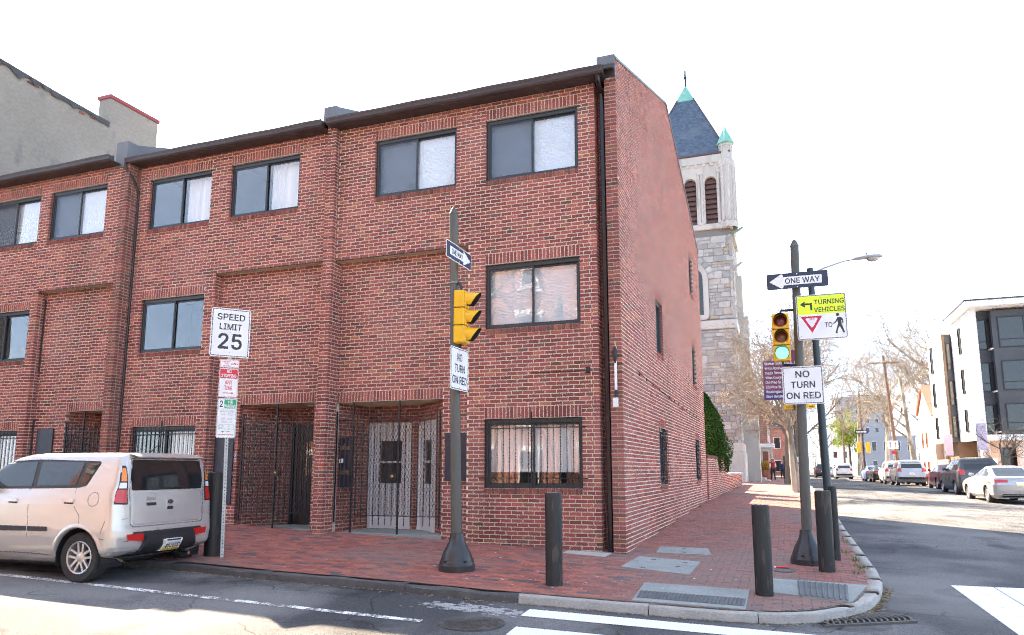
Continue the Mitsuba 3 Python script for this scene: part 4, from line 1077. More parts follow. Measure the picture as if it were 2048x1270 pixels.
tri = Polygon([(-.295, .015), (.01, .015), (-.1425, -.245)])
s.shape(tri.difference(Polygon([(-.205, -.03), (-.08, -.03), (-.1425, -.135)]).buffer(.02)), 'm_sign_crimson', 'yield_triangle')
s.text('YIELD', -.1425, -.042, .028, 'm_sign_crimson', .085)
s.text('TO', .09, -.17, .075, width=.105)
# walking figure
ped = unary_union([Polygon([(.215, -.03), (.25, -.02), (.285, -.035), (.30, -.085), (.297, -.125), (.283, -.125), (.28, -.085), (.268, -.07), (.272, -.13), (.315, -.265), (.29, -.27), (.245, -.16), (.22, -.20), (.205, -.27), (.178, -.265), (.205, -.185), (.222, -.115), (.222, -.075), (.205, -.095), (.16, -.125), (.155, -.112), (.195, -.075)]), Polygon([(.225+.026*math.cos(a), .015+.024*math.sin(a)) for a in np.linspace(0, 6.28, 18)])])
s.shape(ped, 'm_sign_black', 'walking_figure')
s.bolt((-.30, .285), (-.30, .02), (-.30, -.29), (.0, .30))
s = Sign((2.74, .06, 2.56), XD, .58, .575, .03, 'white NO TURN ON RED sign on the right signal pole')
s.border(.012, .010)
for t, y, w in (('NO', .12, .20), ('TURN', -.04, .345), ('ON RED', -.205, .485)): s.text(t, 0.0, y, .095, width=w)
s.bolt((.03, .235), (.03, -.235))
s = Sign((2.70, 1.6, 2.355), XD, .50, .078, .006, 'narrow orange NO OUTLET sign behind the right signal pole', face='m_sign_orange')
s.text('NO OUTLET', -.05, -.020, .042, width=.32); s.shape(Polygon([(.15, -.006), (.20, -.006), (.20, -.016), (.225, 0), (.20, .016), (.20, .006), (.15, .006)]), 'm_sign_black', 'arrow')
# ---- wayfinding board, purple
wf = thing('direction_board', 'purple direction board with white lines of text behind the signal', 'direction sign')
Mw = frame((2.40, 1.55, 2.81), XD)
put(wf, MB().poly(rbox(-.26, -.33, .36, .345, .01), Mw, .02), 'm_sign_purple')
Mt = Mw.copy(); Mt[:3, 3] += Mw[:3, 2]*.021
for i, t in enumerate(['Mother Beth. A.M.E. Ch.', "B'nai Abraham", 'South Street', 'Vilna Congregation', 'Old Pine St. Church', 'Old Pine St.', 'Washington Square', 'Starr Garden']):
    part(wf, 'lettering', text_poly(Mt, MB(), t, -.225, .278-i*.0815, .044, width=.55 if i == 0 else None, bold=True, align='l', squeeze=.80), 'm_sign_white')
part(wf, 'crest', MB().poly(Polygon([(.12, .34), (.34, .34), (.34, .48), (.24, .53), (.12, .48)]), Mw, .02), 'm_sign_purple')
part(wf, 'bracket', MB().tube([(2.60, 1.58, 3.02), (2.62, 1.58, 2.3)], .016, 6), 'm_black_iron')

# ---- traffic signals
mat('m_signal_yellow', lambda p, n, uv: c3((0.80, 0.47, 0.015), (0.70, 0.38, 0.012), fbm(p.x*7, p.y*7, p.z*7, 3)), 0.35)
mat('m_visor_in', (0.018, 0.018, 0.020), 0.6)
scene['m_lens_red'] = {'type': 'principled', 'base_color': {'type': 'rgb', 'value': [0.16, 0.012, 0.012]}, 'roughness': 0.15, 'clearcoat': 1.0}
scene['m_lens_amber'] = {'type': 'principled', 'base_color': {'type': 'rgb', 'value': [0.17, 0.045, 0.010]}, 'roughness': 0.15, 'clearcoat': 1.0}
scene['m_lens_green'] = {'type': 'principled', 'base_color': {'type': 'rgb', 'value': [0.03, 0.45, 0.30]}, 'roughness': 0.2}
def signal(o, n, label, w=.245, h=.75, lit=2):
    """o: middle of the housing's face; n: where it faces"""
    n = unit(n); u = np.cross([0, 0, 1], n)
    M = np.eye(4); M[:3, 0], M[:3, 1], M[:3, 2], M[:3, 3] = u, (0, 0, 1), n, o
    k = thing('traffic_signal', label, 'traffic light', 'yellow traffic signals of the corner')
    hh = h/3
    lens = ['m_lens_red', 'm_lens_amber', 'm_lens_green']
    body = MB()
    for i in range(3):
        y1 = h/2-i*hh
        body.box((-w/2, y1-hh+.003, -.15), (w/2, y1-.003, -.0), M, b=.012)
    put(k, body.mesh(), 'm_signal_yellow', False)
    for i in range(3):
        yc = h/2-(i+.5)*hh; R = .10
        d = part(k, 'door', MB().box((-w/2+.008, yc-hh/2+.008, 0), (w/2-.008, yc+hh/2-.008, .016), M, b=.006), 'm_signal_yellow')
        # lens: a shallow dome
        th = np.arange(24)*2*np.pi/24
        rr = np.array([1, .8, .5, .0])*(R-.008); zz = .018+np.array([0, .012, .022, .027])
        v = np.array([[r*math.cos(t), yc+r*math.sin(t), z] for r, z in zip(rr, zz) for t in th]) @ M[:3, :3].T + M[:3, 3]
        f = [[a*24+b, a*24+(b+1) % 24, (a+1)*24+(b+1) % 24, (a+1)*24+b] for a in range(3) for b in range(24)]
        on = i == lit
        part(k, 'lens', MB().add(v, f).mesh(), lens[i], True, label='green lens, lit' if on else None, **({'emitter': {'type': 'area', 'radiance': {'type': 'rgb', 'value': [0.035, 0.34, 0.24]}}} if on else {}))
        # tunnel visor: longer above than below
        t = np.linspace(-2.35, 2.35, 26)+np.pi/2
        ln = .20*(0.62+0.38*np.sin(t).clip(-1, 1))
        for nm, rad, mt in (('visor', R+.004, 'm_signal_yellow'), ('visor_lining', R-.001, 'm_visor_in')):
            a = np.column_stack([rad*np.cos(t), yc+rad*np.sin(t), np.full(26, .014)]); b = np.column_stack([rad*np.cos(t)*1.0, yc+rad*np.sin(t)-.012, .014+ln])
            v = np.vstack([a, b]) @ M[:3, :3].T+M[:3, 3]
            part(k, nm, MB().add(v, [[q, q+1, 27+q, 26+q] for q in range(25)]).mesh(), mt, True)
        c = MB()
        for sx in (-1, 1):
            for sy in (-.085, .085): c.tube([M[:3, :3] @ V(sx*(w/2-.012), yc+sy, .0)+M[:3, 3], M[:3, :3] @ V(sx*(w/2-.012), yc+sy, .03)+M[:3, 3]], .012, 6)
        part(k, 'latches', c, 'm_signal_yellow', kind='stuff')
        if i < 2: part(k, 'gap', MB().box((-w/2+.004, yc-hh/2-.004, -.145), (w/2-.004, yc-hh/2+.004, -.004), M), 'm_black_iron')
    return k
k = signal((-1.655, -2.62, 3.405), (1, .17, 0), 'yellow traffic signal on the left pole, seen from the side, with long visors', lit=9)
part(k, 'bracket', MB().tube([(-1.86, -2.53, 3.93), (-1.80, -2.55, 3.93), (-1.74, -2.6, 3.85), (-1.74, -2.62, 3.76)], .022, 6), 'm_black_iron')
part(k, 'bracket', MB().tube([(-1.83, -2.53, 2.98), (-1.76, -2.6, 2.98), (-1.74, -2.62, 3.04)], .022, 6), 'm_black_iron')
st = MB()
for z in (3.94, 4.43): st.tube([(-1.885+.069*math.cos(a), -2.53+.069*math.sin(a), z) for a in np.linspace(0, 6.2832, 17)], .008, 5)
part(k, 'strap', st, 'm_galv')
k = signal((2.470, .02, 3.31), (0, -1, 0), 'yellow traffic signal on the right pole showing a green light', w=.25)
part(k, 'bracket', MB().tube([(2.72, .19, 3.76), (2.49, .13, 3.745), (2.47, .12, 3.66)], .020, 6), 'm_black_iron')
part(k, 'bracket', MB().tube([(2.47, .12, 2.95), (2.48, .13, 2.89), (2.70, .19, 2.88)], .020, 6), 'm_black_iron')

# ---- street lamp on its own pole
lp = thing('street_lamp', 'dark green street lamp pole with a cobra head lamp reaching over the side street', 'street lamp')
lx, ly = 3.22, 5.0
lz = float(g(lx, ly))
put(lp, MB().tube([(lx, ly, lz), (lx-.03, ly, lz+2.0), (lx-.08, ly, lz+5.6)], [.085, .08, .065], 14).mesh(), 'm_lamp_pole', 30)
mat('m_lamp_pole', (0.022, 0.045, 0.055), 0.35)
part(lp, 'arm', MB().tube([(lx-.08, ly, 5.50), (lx+.2, ly, 5.62), (lx+.60, ly, 5.735), (lx+.84, ly, 5.76)], [.022, .02, .016, .016], 8), 'm_galv')
prof = [(0, .0, .03, .03), (.08, .0, .055, .045), (.22, .01, .085, .055), (.38, .012, .10, .055), (.50, .01, .085, .045), (.56, .005, .03, .02)]
hd = MB(); n = 12; vv = []
for dx, dz_, ry, rz_ in prof:
    for a in np.arange(n)*2*np.pi/n: vv.append((lx+.80+dx, ly+ry*math.cos(a), 5.765+dz_+rz_*max(math.sin(a), -.45)))
hd.add(vv, [[i*n+j, i*n+(j+1) % n, (i+1)*n+(j+1) % n, (i+1)*n+j] for i in range(len(prof)-1) for j in range(n)])
part(lp, 'lamp_head', hd.mesh(), 'm_lamp_grey', 40)
mat('m_lamp_grey', (0.38, 0.39, 0.41), 0.4, .3)
part(lp, 'lens', MB().tm(trimesh.creation.icosphere(2, 1), np.array([[.12, 0, 0, lx+1.17], [0, .085, 0, ly], [0, 0, .07, 5.74], [0, 0, 0, 1.]])).mesh(), 'm_lamp_lens', True)
mat('m_lamp_lens', (0.50, 0.48, 0.42), 0.25)
part(lp, 'photocell', MB().lathe([(.014, 0), (.014, .05), (0, .055)], (lx+1.05, ly, 5.83), 8), 'm_black_iron')

# ---- parking sign post with its four signs
sd = V(.64, .77, 0); sn = V(.77, -.64, 0)
B0 = V(-5.343, -3.05, 0)
sp = thing('sign_post', 'perforated galvanised post carrying the speed limit and parking signs', 'sign post')
pz = float(g(-5.343, -3.05))
SP = lambda a, z, d=0.0: B0 + sd*a + sn*d + V(0, 0, z)
Mp = frame(SP(0, 0), sd)
post = MB()
lean = -0.017
A = np.eye(4); A[0, 1] = lean
ML = lambda z0: None
holes = unary_union([sbox(-.024, pz-.2, .024, 3.70)]).difference(unary_union([Polygon([(.0075*math.cos(t), zz+.009*math.sin(t)) for t in np.arange(6)*1.047]) for zz in np.arange(pz+.04, 1.76, .0508)]))
Mq = Mp @ np.array([[1, lean, 0, .03], [0, 1, 0, 0], [0, 0, 1, 0], [0, 0, 0, 1.]])
post.poly(holes, Mq, .004).box((-.024, pz-.2, -.032), (-.020, 3.70, 0), Mq).box((.020, pz-.2, -.032), (.024, 3.70, 0), Mq)
put(sp, post, 'm_galv')
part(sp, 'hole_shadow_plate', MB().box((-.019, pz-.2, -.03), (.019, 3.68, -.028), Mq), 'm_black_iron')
tl = -.017
def psign(a, z, w, h, r, label): return Sign(SP(a, 1.2956+(z-1.2956)*1.0294, .012), sd, w*1.0294, h*1.0294, r, label, tilt=.0)
s = psign(-.035, 3.290, .55, .725, .035, 'white SPEED LIMIT 25 sign at the top of the perforated post')
s.border(.014, .010)
s.text('SPEED', 0, .195, .092, width=.40); s.text('LIMIT', 0, .045, .092, width=.32); s.text('25', 0, -.245, .225, width=.345, bold=True)
s.bolt((0, .30), (0, .01), (0, -.30))
s = psign(-.022, 2.833, .265, .115, .012, 'small white TOW AWAY ZONE sign under the speed limit sign')
s.border(.006, .004, 'm_sign_red')
s.text('TOW AWAY', -.045, .018, .018, 'm_sign_red', .12); s.text('ZONE', -.045, -.012, .018, 'm_sign_red', .06); s.text('ANY TIME', -.045, -.042, .014, 'm_sign_red', .09)
s.shape(unary_union([sbox(.02, -.012, .06, .0), sbox(.05, -.008, .09, .008), Polygon([(.06, .005), (.075, .022), (.08, .005)]), sbox(.095, -.01, .12, .004)]), 'm_sign_red', 'tow_truck')
s = psign(-.022, 2.550, .262, .425, .016, 'white and red NO STOPPING ANY TIME sign with right arrow')
s.shape(rbox(-.123, .065, .123, .203, .012), 'm_sign_red', 'red_field')
s.border(.006, .004, 'm_sign_red')
s.text('NO', 0, .148, .046, 'm_sign_white', .065, z=.0012); s.text('STOPPING', 0, .082, .048, 'm_sign_white', .21, z=.0012)
s.text('ANY', 0, -.025, .062, 'm_sign_red', .105); s.text('TIME', 0, -.108, .062, 'm_sign_red', .115)
s.shape(Polygon([(-.075, -.150), (.045, -.150), (.045, -.138), (.078, -.155), (.045, -.172), (.045, -.160), (-.075, -.160)]), 'm_sign_red', 'arrow')
s = psign(-.020, 2.035, .265, .575, .022, 'white and green 2 HR PARKING sign, lowest on the perforated post')
s.border(.006, .005, 'm_sign_green')
s.shape(sbox(-.045, .145, .122, .275), 'm_sign_green', 'green_field')
s.text('2', -.085, .165, .090, 'm_sign_black', .045); s.text('HR', .045, .215, .05, 'm_sign_white', .065, z=.0012); s.text('PARKING', .038, .152, .05, 'm_sign_white', .155, z=.0012)
for t, y in (('8AM-6:30PM', .085), ('MON-WED', .04), ('8AM-12AM', -.025), ('THURS-SAT', -.07)): s.text(t, 0, y, .028, 'm_sign_grey', .2 if len(t) > 9 else .16)
s.shape(sbox(-.11, -.165, .11, -.095).difference(sbox(-.106, -.161, .106, -.099)), 'm_sign_green', 'box')
s.text('5', .035, -.148, .036, 'm_sign_grey')
for i in range(3): s.shape(sbox(-.10, -.116-i*.017, -.03, -.109-i*.017), 'm_sign_grey', 'small_print')
s.shape(unary_union([Polygon([(-.07, -.20), (-.045, -.185), (-.045, -.195), (-.02, -.195), (-.02, -.205), (-.045, -.205), (-.045, -.215)]), sbox(.01, -.205, .06, -.195)]), 'm_sign_green', 'arrow')
s.shape(sbox(-.11, -.252, .11, -.243), 'm_sign_red', 'small_print')

# ---- small litter
lt = thing('plastic_scrap', 'small red and white scrap of plastic lying by the round cover', 'litter'); z = float(g(2.30, -.40))
put(lt, MB().box((2.22, -.42, z+.003), (2.40, -.36, z+.02), rotz(.1)*0+np.eye(4), b=.004), 'm_sign_red')
part(lt, 'white_end', MB().box((2.20, -.42, z+.003), (2.219, -.36, z+.018)), 'm_sign_white')
bits = MB(); R_ = np.random.default_rng(77)
for _ in range(70):
    x, y = (R_.normal(-.25, .45), R_.normal(-2.75, .35)) if R_.random() < .5 else (R_.uniform(-4.5, 2.2), R_.uniform(-3.3, -.6))
    z = float(g(x, y))+.004; a = R_.random(5)*.6+np.arange(5)*1.257; L = R_.uniform(.006, .028)
    p = np.column_stack([x+L*np.cos(a)*R_.uniform(.5, 1.3, 5), y+L*.8*np.sin(a)*R_.uniform(.5, 1.3, 5), np.full(5, z)+R_.random(5)*.004])
    bits.add(np.vstack([p, [[x, y, z+.004]]]), [[i, (i+1) % 5, 5] for i in range(5)])
struct('litter_bits', bits, 'm_sign_white', kind='stuff', label='white scraps and spots scattered on the brick pavement'); labels['litter_bits']['category'] = 'litter'
# ================================================================ cars
def paint_mat(name, col, rough=0.32, metallic=0.35):
    scene[name] = {'type': 'twosided', 'material': {'type': 'principled', 'base_color': {'type': 'rgb', 'value': list(col)}, 'roughness': rough, 'metallic': metallic, 'clearcoat': 1.0, 'clearcoat_gloss': 0.97, 'specular': 0.6}}
    return name
mat('m_dark_glass', (0.012, 0.014, 0.016), 0.04, spec=0.8)
mat('m_tyre', lambda p, n, uv: c3((0.016, 0.016, 0.017), (0.035, 0.034, 0.033), fbm(p.x*14, p.y*14, p.z*14, 2)), 0.8)
mat('m_alloy', (0.55, 0.55, 0.56), 0.35, 0.85)
mat('m_trim', (0.018, 0.019, 0.022), 0.5)
mat('m_lamp_red', (0.50, 0.012, 0.012), 0.12, clear=1.0)
mat('m_lamp_amber', (0.80, 0.22, 0.02), 0.12, clear=1.0)
mat('m_lamp_clear', (0.75, 0.75, 0.78), 0.12, clear=1.0)
mat('m_chrome', (0.7, 0.7, 0.72), 0.12, 1.0)
mat('m_plate_white', (0.75, 0.74, 0.66), 0.4); mat('m_plate_yellow', (0.80, 0.55, 0.03), 0.4); mat('m_plate_blue', (0.02, 0.03, 0.12), 0.4)
class Body:
    """a car body as a stack of plan outlines: per height z the half width W, the rear end xr, the front end xf and the corner radii"""
    def __init__(s, rows, bow=0.05, n=2.6): s.r = np.array(rows, float); s.n, s.bow = n, bow
    def at(s, z): return [np.interp(z, s.r[:, 0], s.r[:, i]) for i in range(1, 6)]     # W, xr, xf, rr, rf
    def side(s, x, z):
        W, xr, xf, rr, rf = s.at(z)
        tr = np.clip((xr+rr-x)/rr, 0, 1); tf = np.clip((x-(xf-rf))/rf, 0, 1); k = min(rr.min() if np.ndim(rr) else rr, 9)
        cr, cf = np.minimum(rr, W), np.minimum(rf, W)
        return W - cr*(1-(1-tr**s.n)**(1/s.n)) - cf*(1-(1-tf**s.n)**(1/s.n)) + 0.012*(1-((x-(xr+xf)/2)/((xf-xr)/2))**2)
    def rear(s, y, z):
        W, xr, xf, rr, rf = s.at(z); c = np.minimum(rr, W)
        t = np.clip((np.abs(y)-(W-c))/c, 0, 1)
        return xr + rr*(1-(1-t**s.n)**(1/s.n)) + s.bow*(np.abs(y)/np.maximum(W, .01))**2*0.6
    def mesh(s, nz=70):
        zs = np.unique(np.concatenate([np.linspace(s.r[0, 0], s.r[-1, 0], nz), s.r[:, 0]]))
        rings = []
        th = np.linspace(0, 1, 9)[1:-1]
        for z in zs:
            W, xr, xf, rr, rf = s.at(z); cr, cf = min(rr, W), min(rf, W); pts = []
            for y in np.linspace(-(W-cr), W-cr, 9): pts.append((s.rear(y, z), y))
            for t in np.linspace(0, 1, 10)[1:]:
                a = t*np.pi/2; e = 2/s.n
                yy = (W-cr)+cr*np.sin(a)**e; pts.append((xr+rr-rr*np.cos(a)**e + s.bow*.6*(yy/max(W, .01))**2*(np.cos(a)**e), yy))
            for x in np.linspace(xr+rr, xf-rf, 26)[1:]: pts.append((x, W))
            for t in np.linspace(0, 1, 10)[1:]:
                a = t*np.pi/2; e = 2/s.n
                pts.append((xf-rf+rf*np.sin(a)**e, (W-cf)+cf*np.cos(a)**e))
            for y in np.linspace(W-cf, -(W-cf), 9)[1:]: pts.append((xf, y))
            for t in np.linspace(0, 1, 10)[1:]:
                a = t*np.pi/2; e = 2/s.n
                pts.append((xf-rf+rf*np.cos(a)**e, -((W-cf)+cf*np.sin(a)**e)))
            for x in np.linspace(xf-rf, xr+rr, 26)[1:]: pts.append((x, -W))
            for t in np.linspace(0, 1, 10)[1:-1]:
                a = t*np.pi/2; e = 2/s.n
                yy = (W-cr)+cr*np.cos(a)**e; pts.append((xr+rr-rr*np.sin(a)**e + s.bow*.6*(yy/max(W, .01))**2*(np.sin(a)**e), -yy))
            p = np.array(pts); mid = (xr+xf)/2
            inn = np.abs(p[:, 1]) > W*.6
            p[:, 1] += np.sign(p[:, 1])*0.012*np.clip(1-((p[:, 0]-mid)/((xf-xr)/2))**2, 0, 1)*inn
            rings.append(np.column_stack([p, np.full(len(p), z)]))
        R = np.array(rings); m, n = R.shape[:2]
        v = np.vstack([R.reshape(-1, 3), R[0].mean(0), R[-1].mean(0)])
        i, j = np.meshgrid(np.arange(m-1), np.arange(n), indexing='ij'); a, b = i*n+j, i*n+(j+1) % n
        f = np.stack([a, a+n, b+n, b], -1).reshape(-1, 4)
        k = np.arange(n)
        f = np.vstack([f[:, [0, 1, 2]], f[:, [0, 2, 3]]])
        f = np.vstack([f, np.stack([np.full(n, m*n), k, (k+1) % n], 1), np.stack([np.full(n, m*n+1), (m-1)*n+(k+1) % n, (m-1)*n+k], 1)])
        t = trimesh.Trimesh(v, f, process=True)
        if t.volume < 0: t.invert()
        return t
def mapped(pg, fn, off, step=.12, skirt=True):
    """a polygon in surface coordinates as a thin shell standing off the surface"""
    vs, fs, n = [], [], 0
    x0, y0, x1, y1 = pg.bounds
    for a in np.arange(x0, x1, step):
        for b in np.arange(y0, y1, step):
            q = pg.intersection(sbox(a, b, a+step, b+step))
            for h in getattr(q, 'geoms', [q]):
                if h.geom_type != 'Polygon' or h.area < 1e-7: continue
                v, f = trimesh.creation.triangulate_polygon(h, engine='earcut')
                vs.append(v); fs.append(np.asarray(f)+n); n += len(v)
    m = trimesh.Trimesh(np.column_stack([np.vstack(vs), np.zeros(n)]), np.vstack(fs), process=True); m.merge_vertices(digits_vertex=6)
    v2, f = np.array(m.vertices)[:, :2], np.array(m.faces)
    top = fn(v2, off)
    if not skirt: return top, f
    e = np.sort(np.vstack([f[:, [0, 1]], f[:, [1, 2]], f[:, [2, 0]]]), 1); u, c = np.unique(e, axis=0, return_counts=True); e = u[c == 1]
    low = fn(v2, -.004); k = len(v2)
    return np.vstack([top, low]), np.vstack([f, np.column_stack([e, e[:, 1]+k]), np.column_stack([e[:, 0], e[:, 1]+k, e[:, 0]+k])])
class Car:
    def __init__(s, body, at, heading, label, paint, wb, wr, tread, key='parked_car', group=None, z=None, scale=1.0, detail=1, tyre_w=.21, spokes=5):
        """at: the middle of the rear axle on the ground; heading: direction of travel"""
        s.b = body; h = unit(V(math.cos(heading), math.sin(heading), 0)); M = np.eye(4)
        M[:3, 0], M[:3, 1], M[:3, 2] = h*scale, V(-h[1], h[0], 0)*scale, V(0, 0, scale)
        M[:3, 3] = (*at, float(gr(*at)) if z is None else z); s.M = M
        s.key = thing(key, label, 'car', group)
        import manifold3d as m3
        t = body.mesh(70 if detail else 36)
        man = m3.Manifold(m3.Mesh(np.asarray(t.vertices, np.float32), np.asarray(t.faces, np.uint32)))
        ar = wr+.055
        for x in (0, wb):
            for sg in (-1, 1):
                c = m3.Manifold.cylinder(.55, ar, ar, 40).rotate([90*-sg, 0, 0]).translate([x, sg*.55, wr+.0])
                man = man - c
        mm = man.to_mesh(); tb = trimesh.Trimesh(mm.vert_properties[:, :3], mm.tri_verts, process=True)
        put(s.key, s.w(tb), paint, 32)
        s.paint = paint
        lin = MB()
        for x in (0, wb):
            for sg in (-1, 1):
                a = np.linspace(-.35, np.pi+.35, 22); r = ar-.004
                p = np.array([[x+r*math.cos(q), sg*yy, wr+r*math.sin(q)] for yy in (.50, body.r[:, 1].max()-.03) for q in a])
                lin.add(p, [[i, i+1, 23+i, 22+i] for i in range(21)])
                lin.add(np.vstack([[x, sg*.5, wr], p[:22]]), [[0, i+1, i+2] for i in range(21)])
        part(s.key, 'wheel_arch_liner', s.mb(lin), 'm_trim', kind='stuff')
        for x in (0, wb):
            for sg in (1, -1): s.wheel(x, sg*tread/2, wr, tyre_w, sg, spokes, detail)
    def w(s, t): t = t.copy(); t.apply_transform(s.M); return t
    def mb(s, m): return s.w(m.mesh())
    def wheel(s, x, y, R, tw, sg, spokes, detail):
        """y: middle of the tyre"""
        rim = R*.66
        k = part(s.key, 'wheel', s.mb(MB().add(*s.ring(x, y, [(rim-.02, -tw/2+.02), (rim, -tw/2), (R-.03, -tw/2), (R-.008, -tw/2+.02), (R, -tw*.28), (R, tw*.28), (R-.008, tw/2-.02), (R-.03, tw/2), (rim+.01, tw/2-.012), (rim-.012, tw/2-.02)], sg))), 'm_tyre', 35)
        m = MB().add(*s.ring(x, y, [(rim-.004, tw/2-.012), (rim-.012, tw/2-.006), (rim-.025, tw/2-.012), (rim-.035, tw/2-.06), (rim-.05, -.04)], sg))
        part(k, 'rim', s.mb(m), 'm_alloy', 35)
        d = MB().add(*s.ring(x, y, [(rim-.03, .0), (.001, .0)], sg)); part(k, 'brake', s.mb(d), 'm_trim')
        h = MB().add(*s.ring(x, y, [(.07, tw/2-.06), (.068, tw/2-.035), (.03, tw/2-.028), (.001, tw/2-.027)], sg)); part(k, 'hub', s.mb(h), 'm_alloy', 35)
        for i in range(spokes):
            a = i*2*np.pi/spokes+np.pi/2
            for o in ((-.026, .026) if detail else (0,)):
                wd = .015 if detail else .03
                c, e = math.cos(a), math.sin(a)
                p0 = [x+c*.045-e*o, 0, e*.045+c*o]; p1 = [x+c*(rim-.015)-e*o*1.7, 0, e*(rim-.015)+c*o*1.7]
                v = []
                for q, dep in ((p0, tw/2-.032), (p1, tw/2-.022)):
                    for sx in (-1, 1):
                        for dd in (0, -.03): v.append([q[0]-e*wd*sx, y+sg*(dep+dd), R+q[2]+c*wd*sx])
                part(k, 'spoke', s.mb(MB().add(v, [[0, 2, 6, 4], [1, 5, 7, 3], [0, 4, 5, 1], [2, 3, 7, 6], [4, 6, 7, 5], [0, 1, 3, 2]])), 'm_alloy')
        return k
    def ring(s, x, y, prof, sg, n=40):
        th = np.arange(n)*2*np.pi/n
        v = np.array([[x+r*math.cos(a), y+sg*d, s_ + r*math.sin(a)] for r, d in prof for s_ in (prof_R(prof, s),) for a in th])
        f = [[i*n+j, i*n+(j+1) % n, (i+1)*n+(j+1) % n, (i+1)*n+j] for i in range(len(prof)-1) for j in range(n)]
        return v, f
    def on_side(s, pg, name, m, off=.005, sides=(1, -1), step=.12, label=None, holder=None, smooth=35):
        out = []
        for sg in sides:
            fn = lambda q, o: np.column_stack([q[:, 0], sg*(s.b.side(q[:, 0], q[:, 1])+o), q[:, 1]])
            v, f = mapped(pg, fn, off, step)
            out.append(part(holder or s.key, name, s.mb(MB().add(v, f)), m, smooth, label=label))
        return out
    def on_rear(s, pg, name, m, off=.005, step=.12, label=None, holder=None):
        fn = lambda q, o: np.column_stack([s.b.rear(q[:, 0], q[:, 1])-o, q[:, 0], q[:, 1]])
        v, f = mapped(pg, fn, off, step)
        return part(holder or s.key, name, s.mb(MB().add(v, f)), m, 35, label=label)
    def box(s, name, lo, hi, m, b=.01, holder=None, label=None): return part(holder or s.key, name, s.mb(MB().box(lo, hi, b=b)), m, label=label)
_RW = {}
def prof_R(prof, s): return s._R if hasattr(s, '_R') else 0
_w0 = Car.wheel
def _wheel(s, x, y, R, *a):
    s._R = R
    return _w0(s, x, y, R, *a)
Car.wheel = _wheel
def seam(pts, w=.006): return LineString(pts).buffer(w/2, cap_style=2)
def rpoly(pts, r=.03): return Polygon(pts).buffer(-r).buffer(r, quad_segs=4)

# ---- the tan hatchback parked at the kerb
paint_mat('m_tan_metal', (0.56, 0.535, 0.51), 0.22, 0.5)
tan = Body([(.235, .74, -.10, 3.15, .22, .5), (.30, .82, -.34, 3.25, .20, .5), (.355, .862, -.53, 3.33, .20, .45), (.40, .875, -.585, 3.34, .20, .45), (.45, .885, -.60, 3.36, .20, .45), (.57, .890, -.605, 3.36, .19, .45), (.66, .890, -.60, 3.34, .18, .45),
            (.72, .888, -.585, 3.32, .17, .45), (.85, .886, -.575, 3.24, .16, .5), (.97, .882, -.568, 3.02, .15, .5), (1.03, .874, -.562, 2.75, .15, .5), (1.07, .868, -.556, 2.35, .15, .35), (1.14, .852, -.548, 2.20, .15, .3),
            (1.20, .838, -.550, 2.08, .13, .3), (1.32, .802, -.540, 1.90, .13, .3), (1.44, .765, -.525, 1.70, .13, .3), (1.53, .735, -.505, 1.55, .13, .3), (1.575, .715, -.49, 1.42, .13, .3), (1.605, .685, -.465, 1.28, .13, .3), (1.625, .62, -.38, 1.08, .12, .25), (1.636, .45, -.20, .82, .1, .2), (1.640, .12, .15, .4, .05, .05)])
car = Car(tan, (-5.976, -4.016), math.pi+.043, 'tan boxy hatchback parked at the kerb on the left, seen from behind', 'm_tan_metal', 2.55, .315, 1.50, z=-.112, spokes=5)
ck = car.key
# glass of the side: front door, rear door, quarter light, with black pillars
car.on_side(rpoly([(2.02, 1.155), (1.52, 1.52), (.90, 1.545), (-.16, 1.515), (-.03, 1.205), (.10, 1.18), (.9, 1.165)], .03), 'window_surround', 'm_trim', .004)
car.on_side(rpoly([(1.80, 1.185), (1.50, 1.485), (.93, 1.515), (.88, 1.195)], .02), 'front_window', 'm_dark_glass', .008)
car.on_side(rpoly([(.80, 1.20), (.85, 1.515), (.12, 1.505), (.14, 1.215)], .02), 'rear_window', 'm_dark_glass', .008)
car.on_side(rpoly([(.075, 1.22), (.065, 1.50), (-.125, 1.49), (-.015, 1.23)], .02), 'quarter_window', 'm_dark_glass', .008)
# doors, sills, mouldings, filler
for pts in ([(.90, 1.17), (.84, .70), (.84, .36)], [(.13, 1.19), (.10, .95), (.0, .83), (-.0, .72)], [(.84, .355), (.50, .34), (.36, .40)], [(1.9, .36), (.84, .355)], [(-.36, .62), (-.42, .78), (-.60, .80)], [(-.355, .56), (-.62, .52)]):
    car.on_side(seam(pts), 'seam', 'm_trim', .0012, step=.2)
car.on_side(rpoly([(2.0, .62), (2.0, .695), (.515, .69), (.50, .635)], .015), 'side_moulding', 'm_trim', .016)
car.on_side(seam([(.825, .62), (.835, .70)], .01), 'seam', 'm_tan_metal', .018)
for a in (.20, 1.15):
    for h_ in car.on_side(rpoly([(a-.09, 1.0), (a-.09, 1.035), (a+.09, 1.045), (a+.09, 1.01)], .012), 'door_handle', 'm_tan_metal', .028): pass
    car.on_side(rpoly([(a-.085, .975), (a-.085, .995), (a+.075, 1.0), (a+.075, .98)], .008), 'handle_recess', 'm_trim', .001)
th = np.linspace(0, 6.283, 33)
car.on_side(LineString([(-.195+.085*math.cos(t), 1.04+.085*math.sin(t)) for t in th]).buffer(.003), 'fuel_flap', 'm_trim', .0012, sides=(1,))
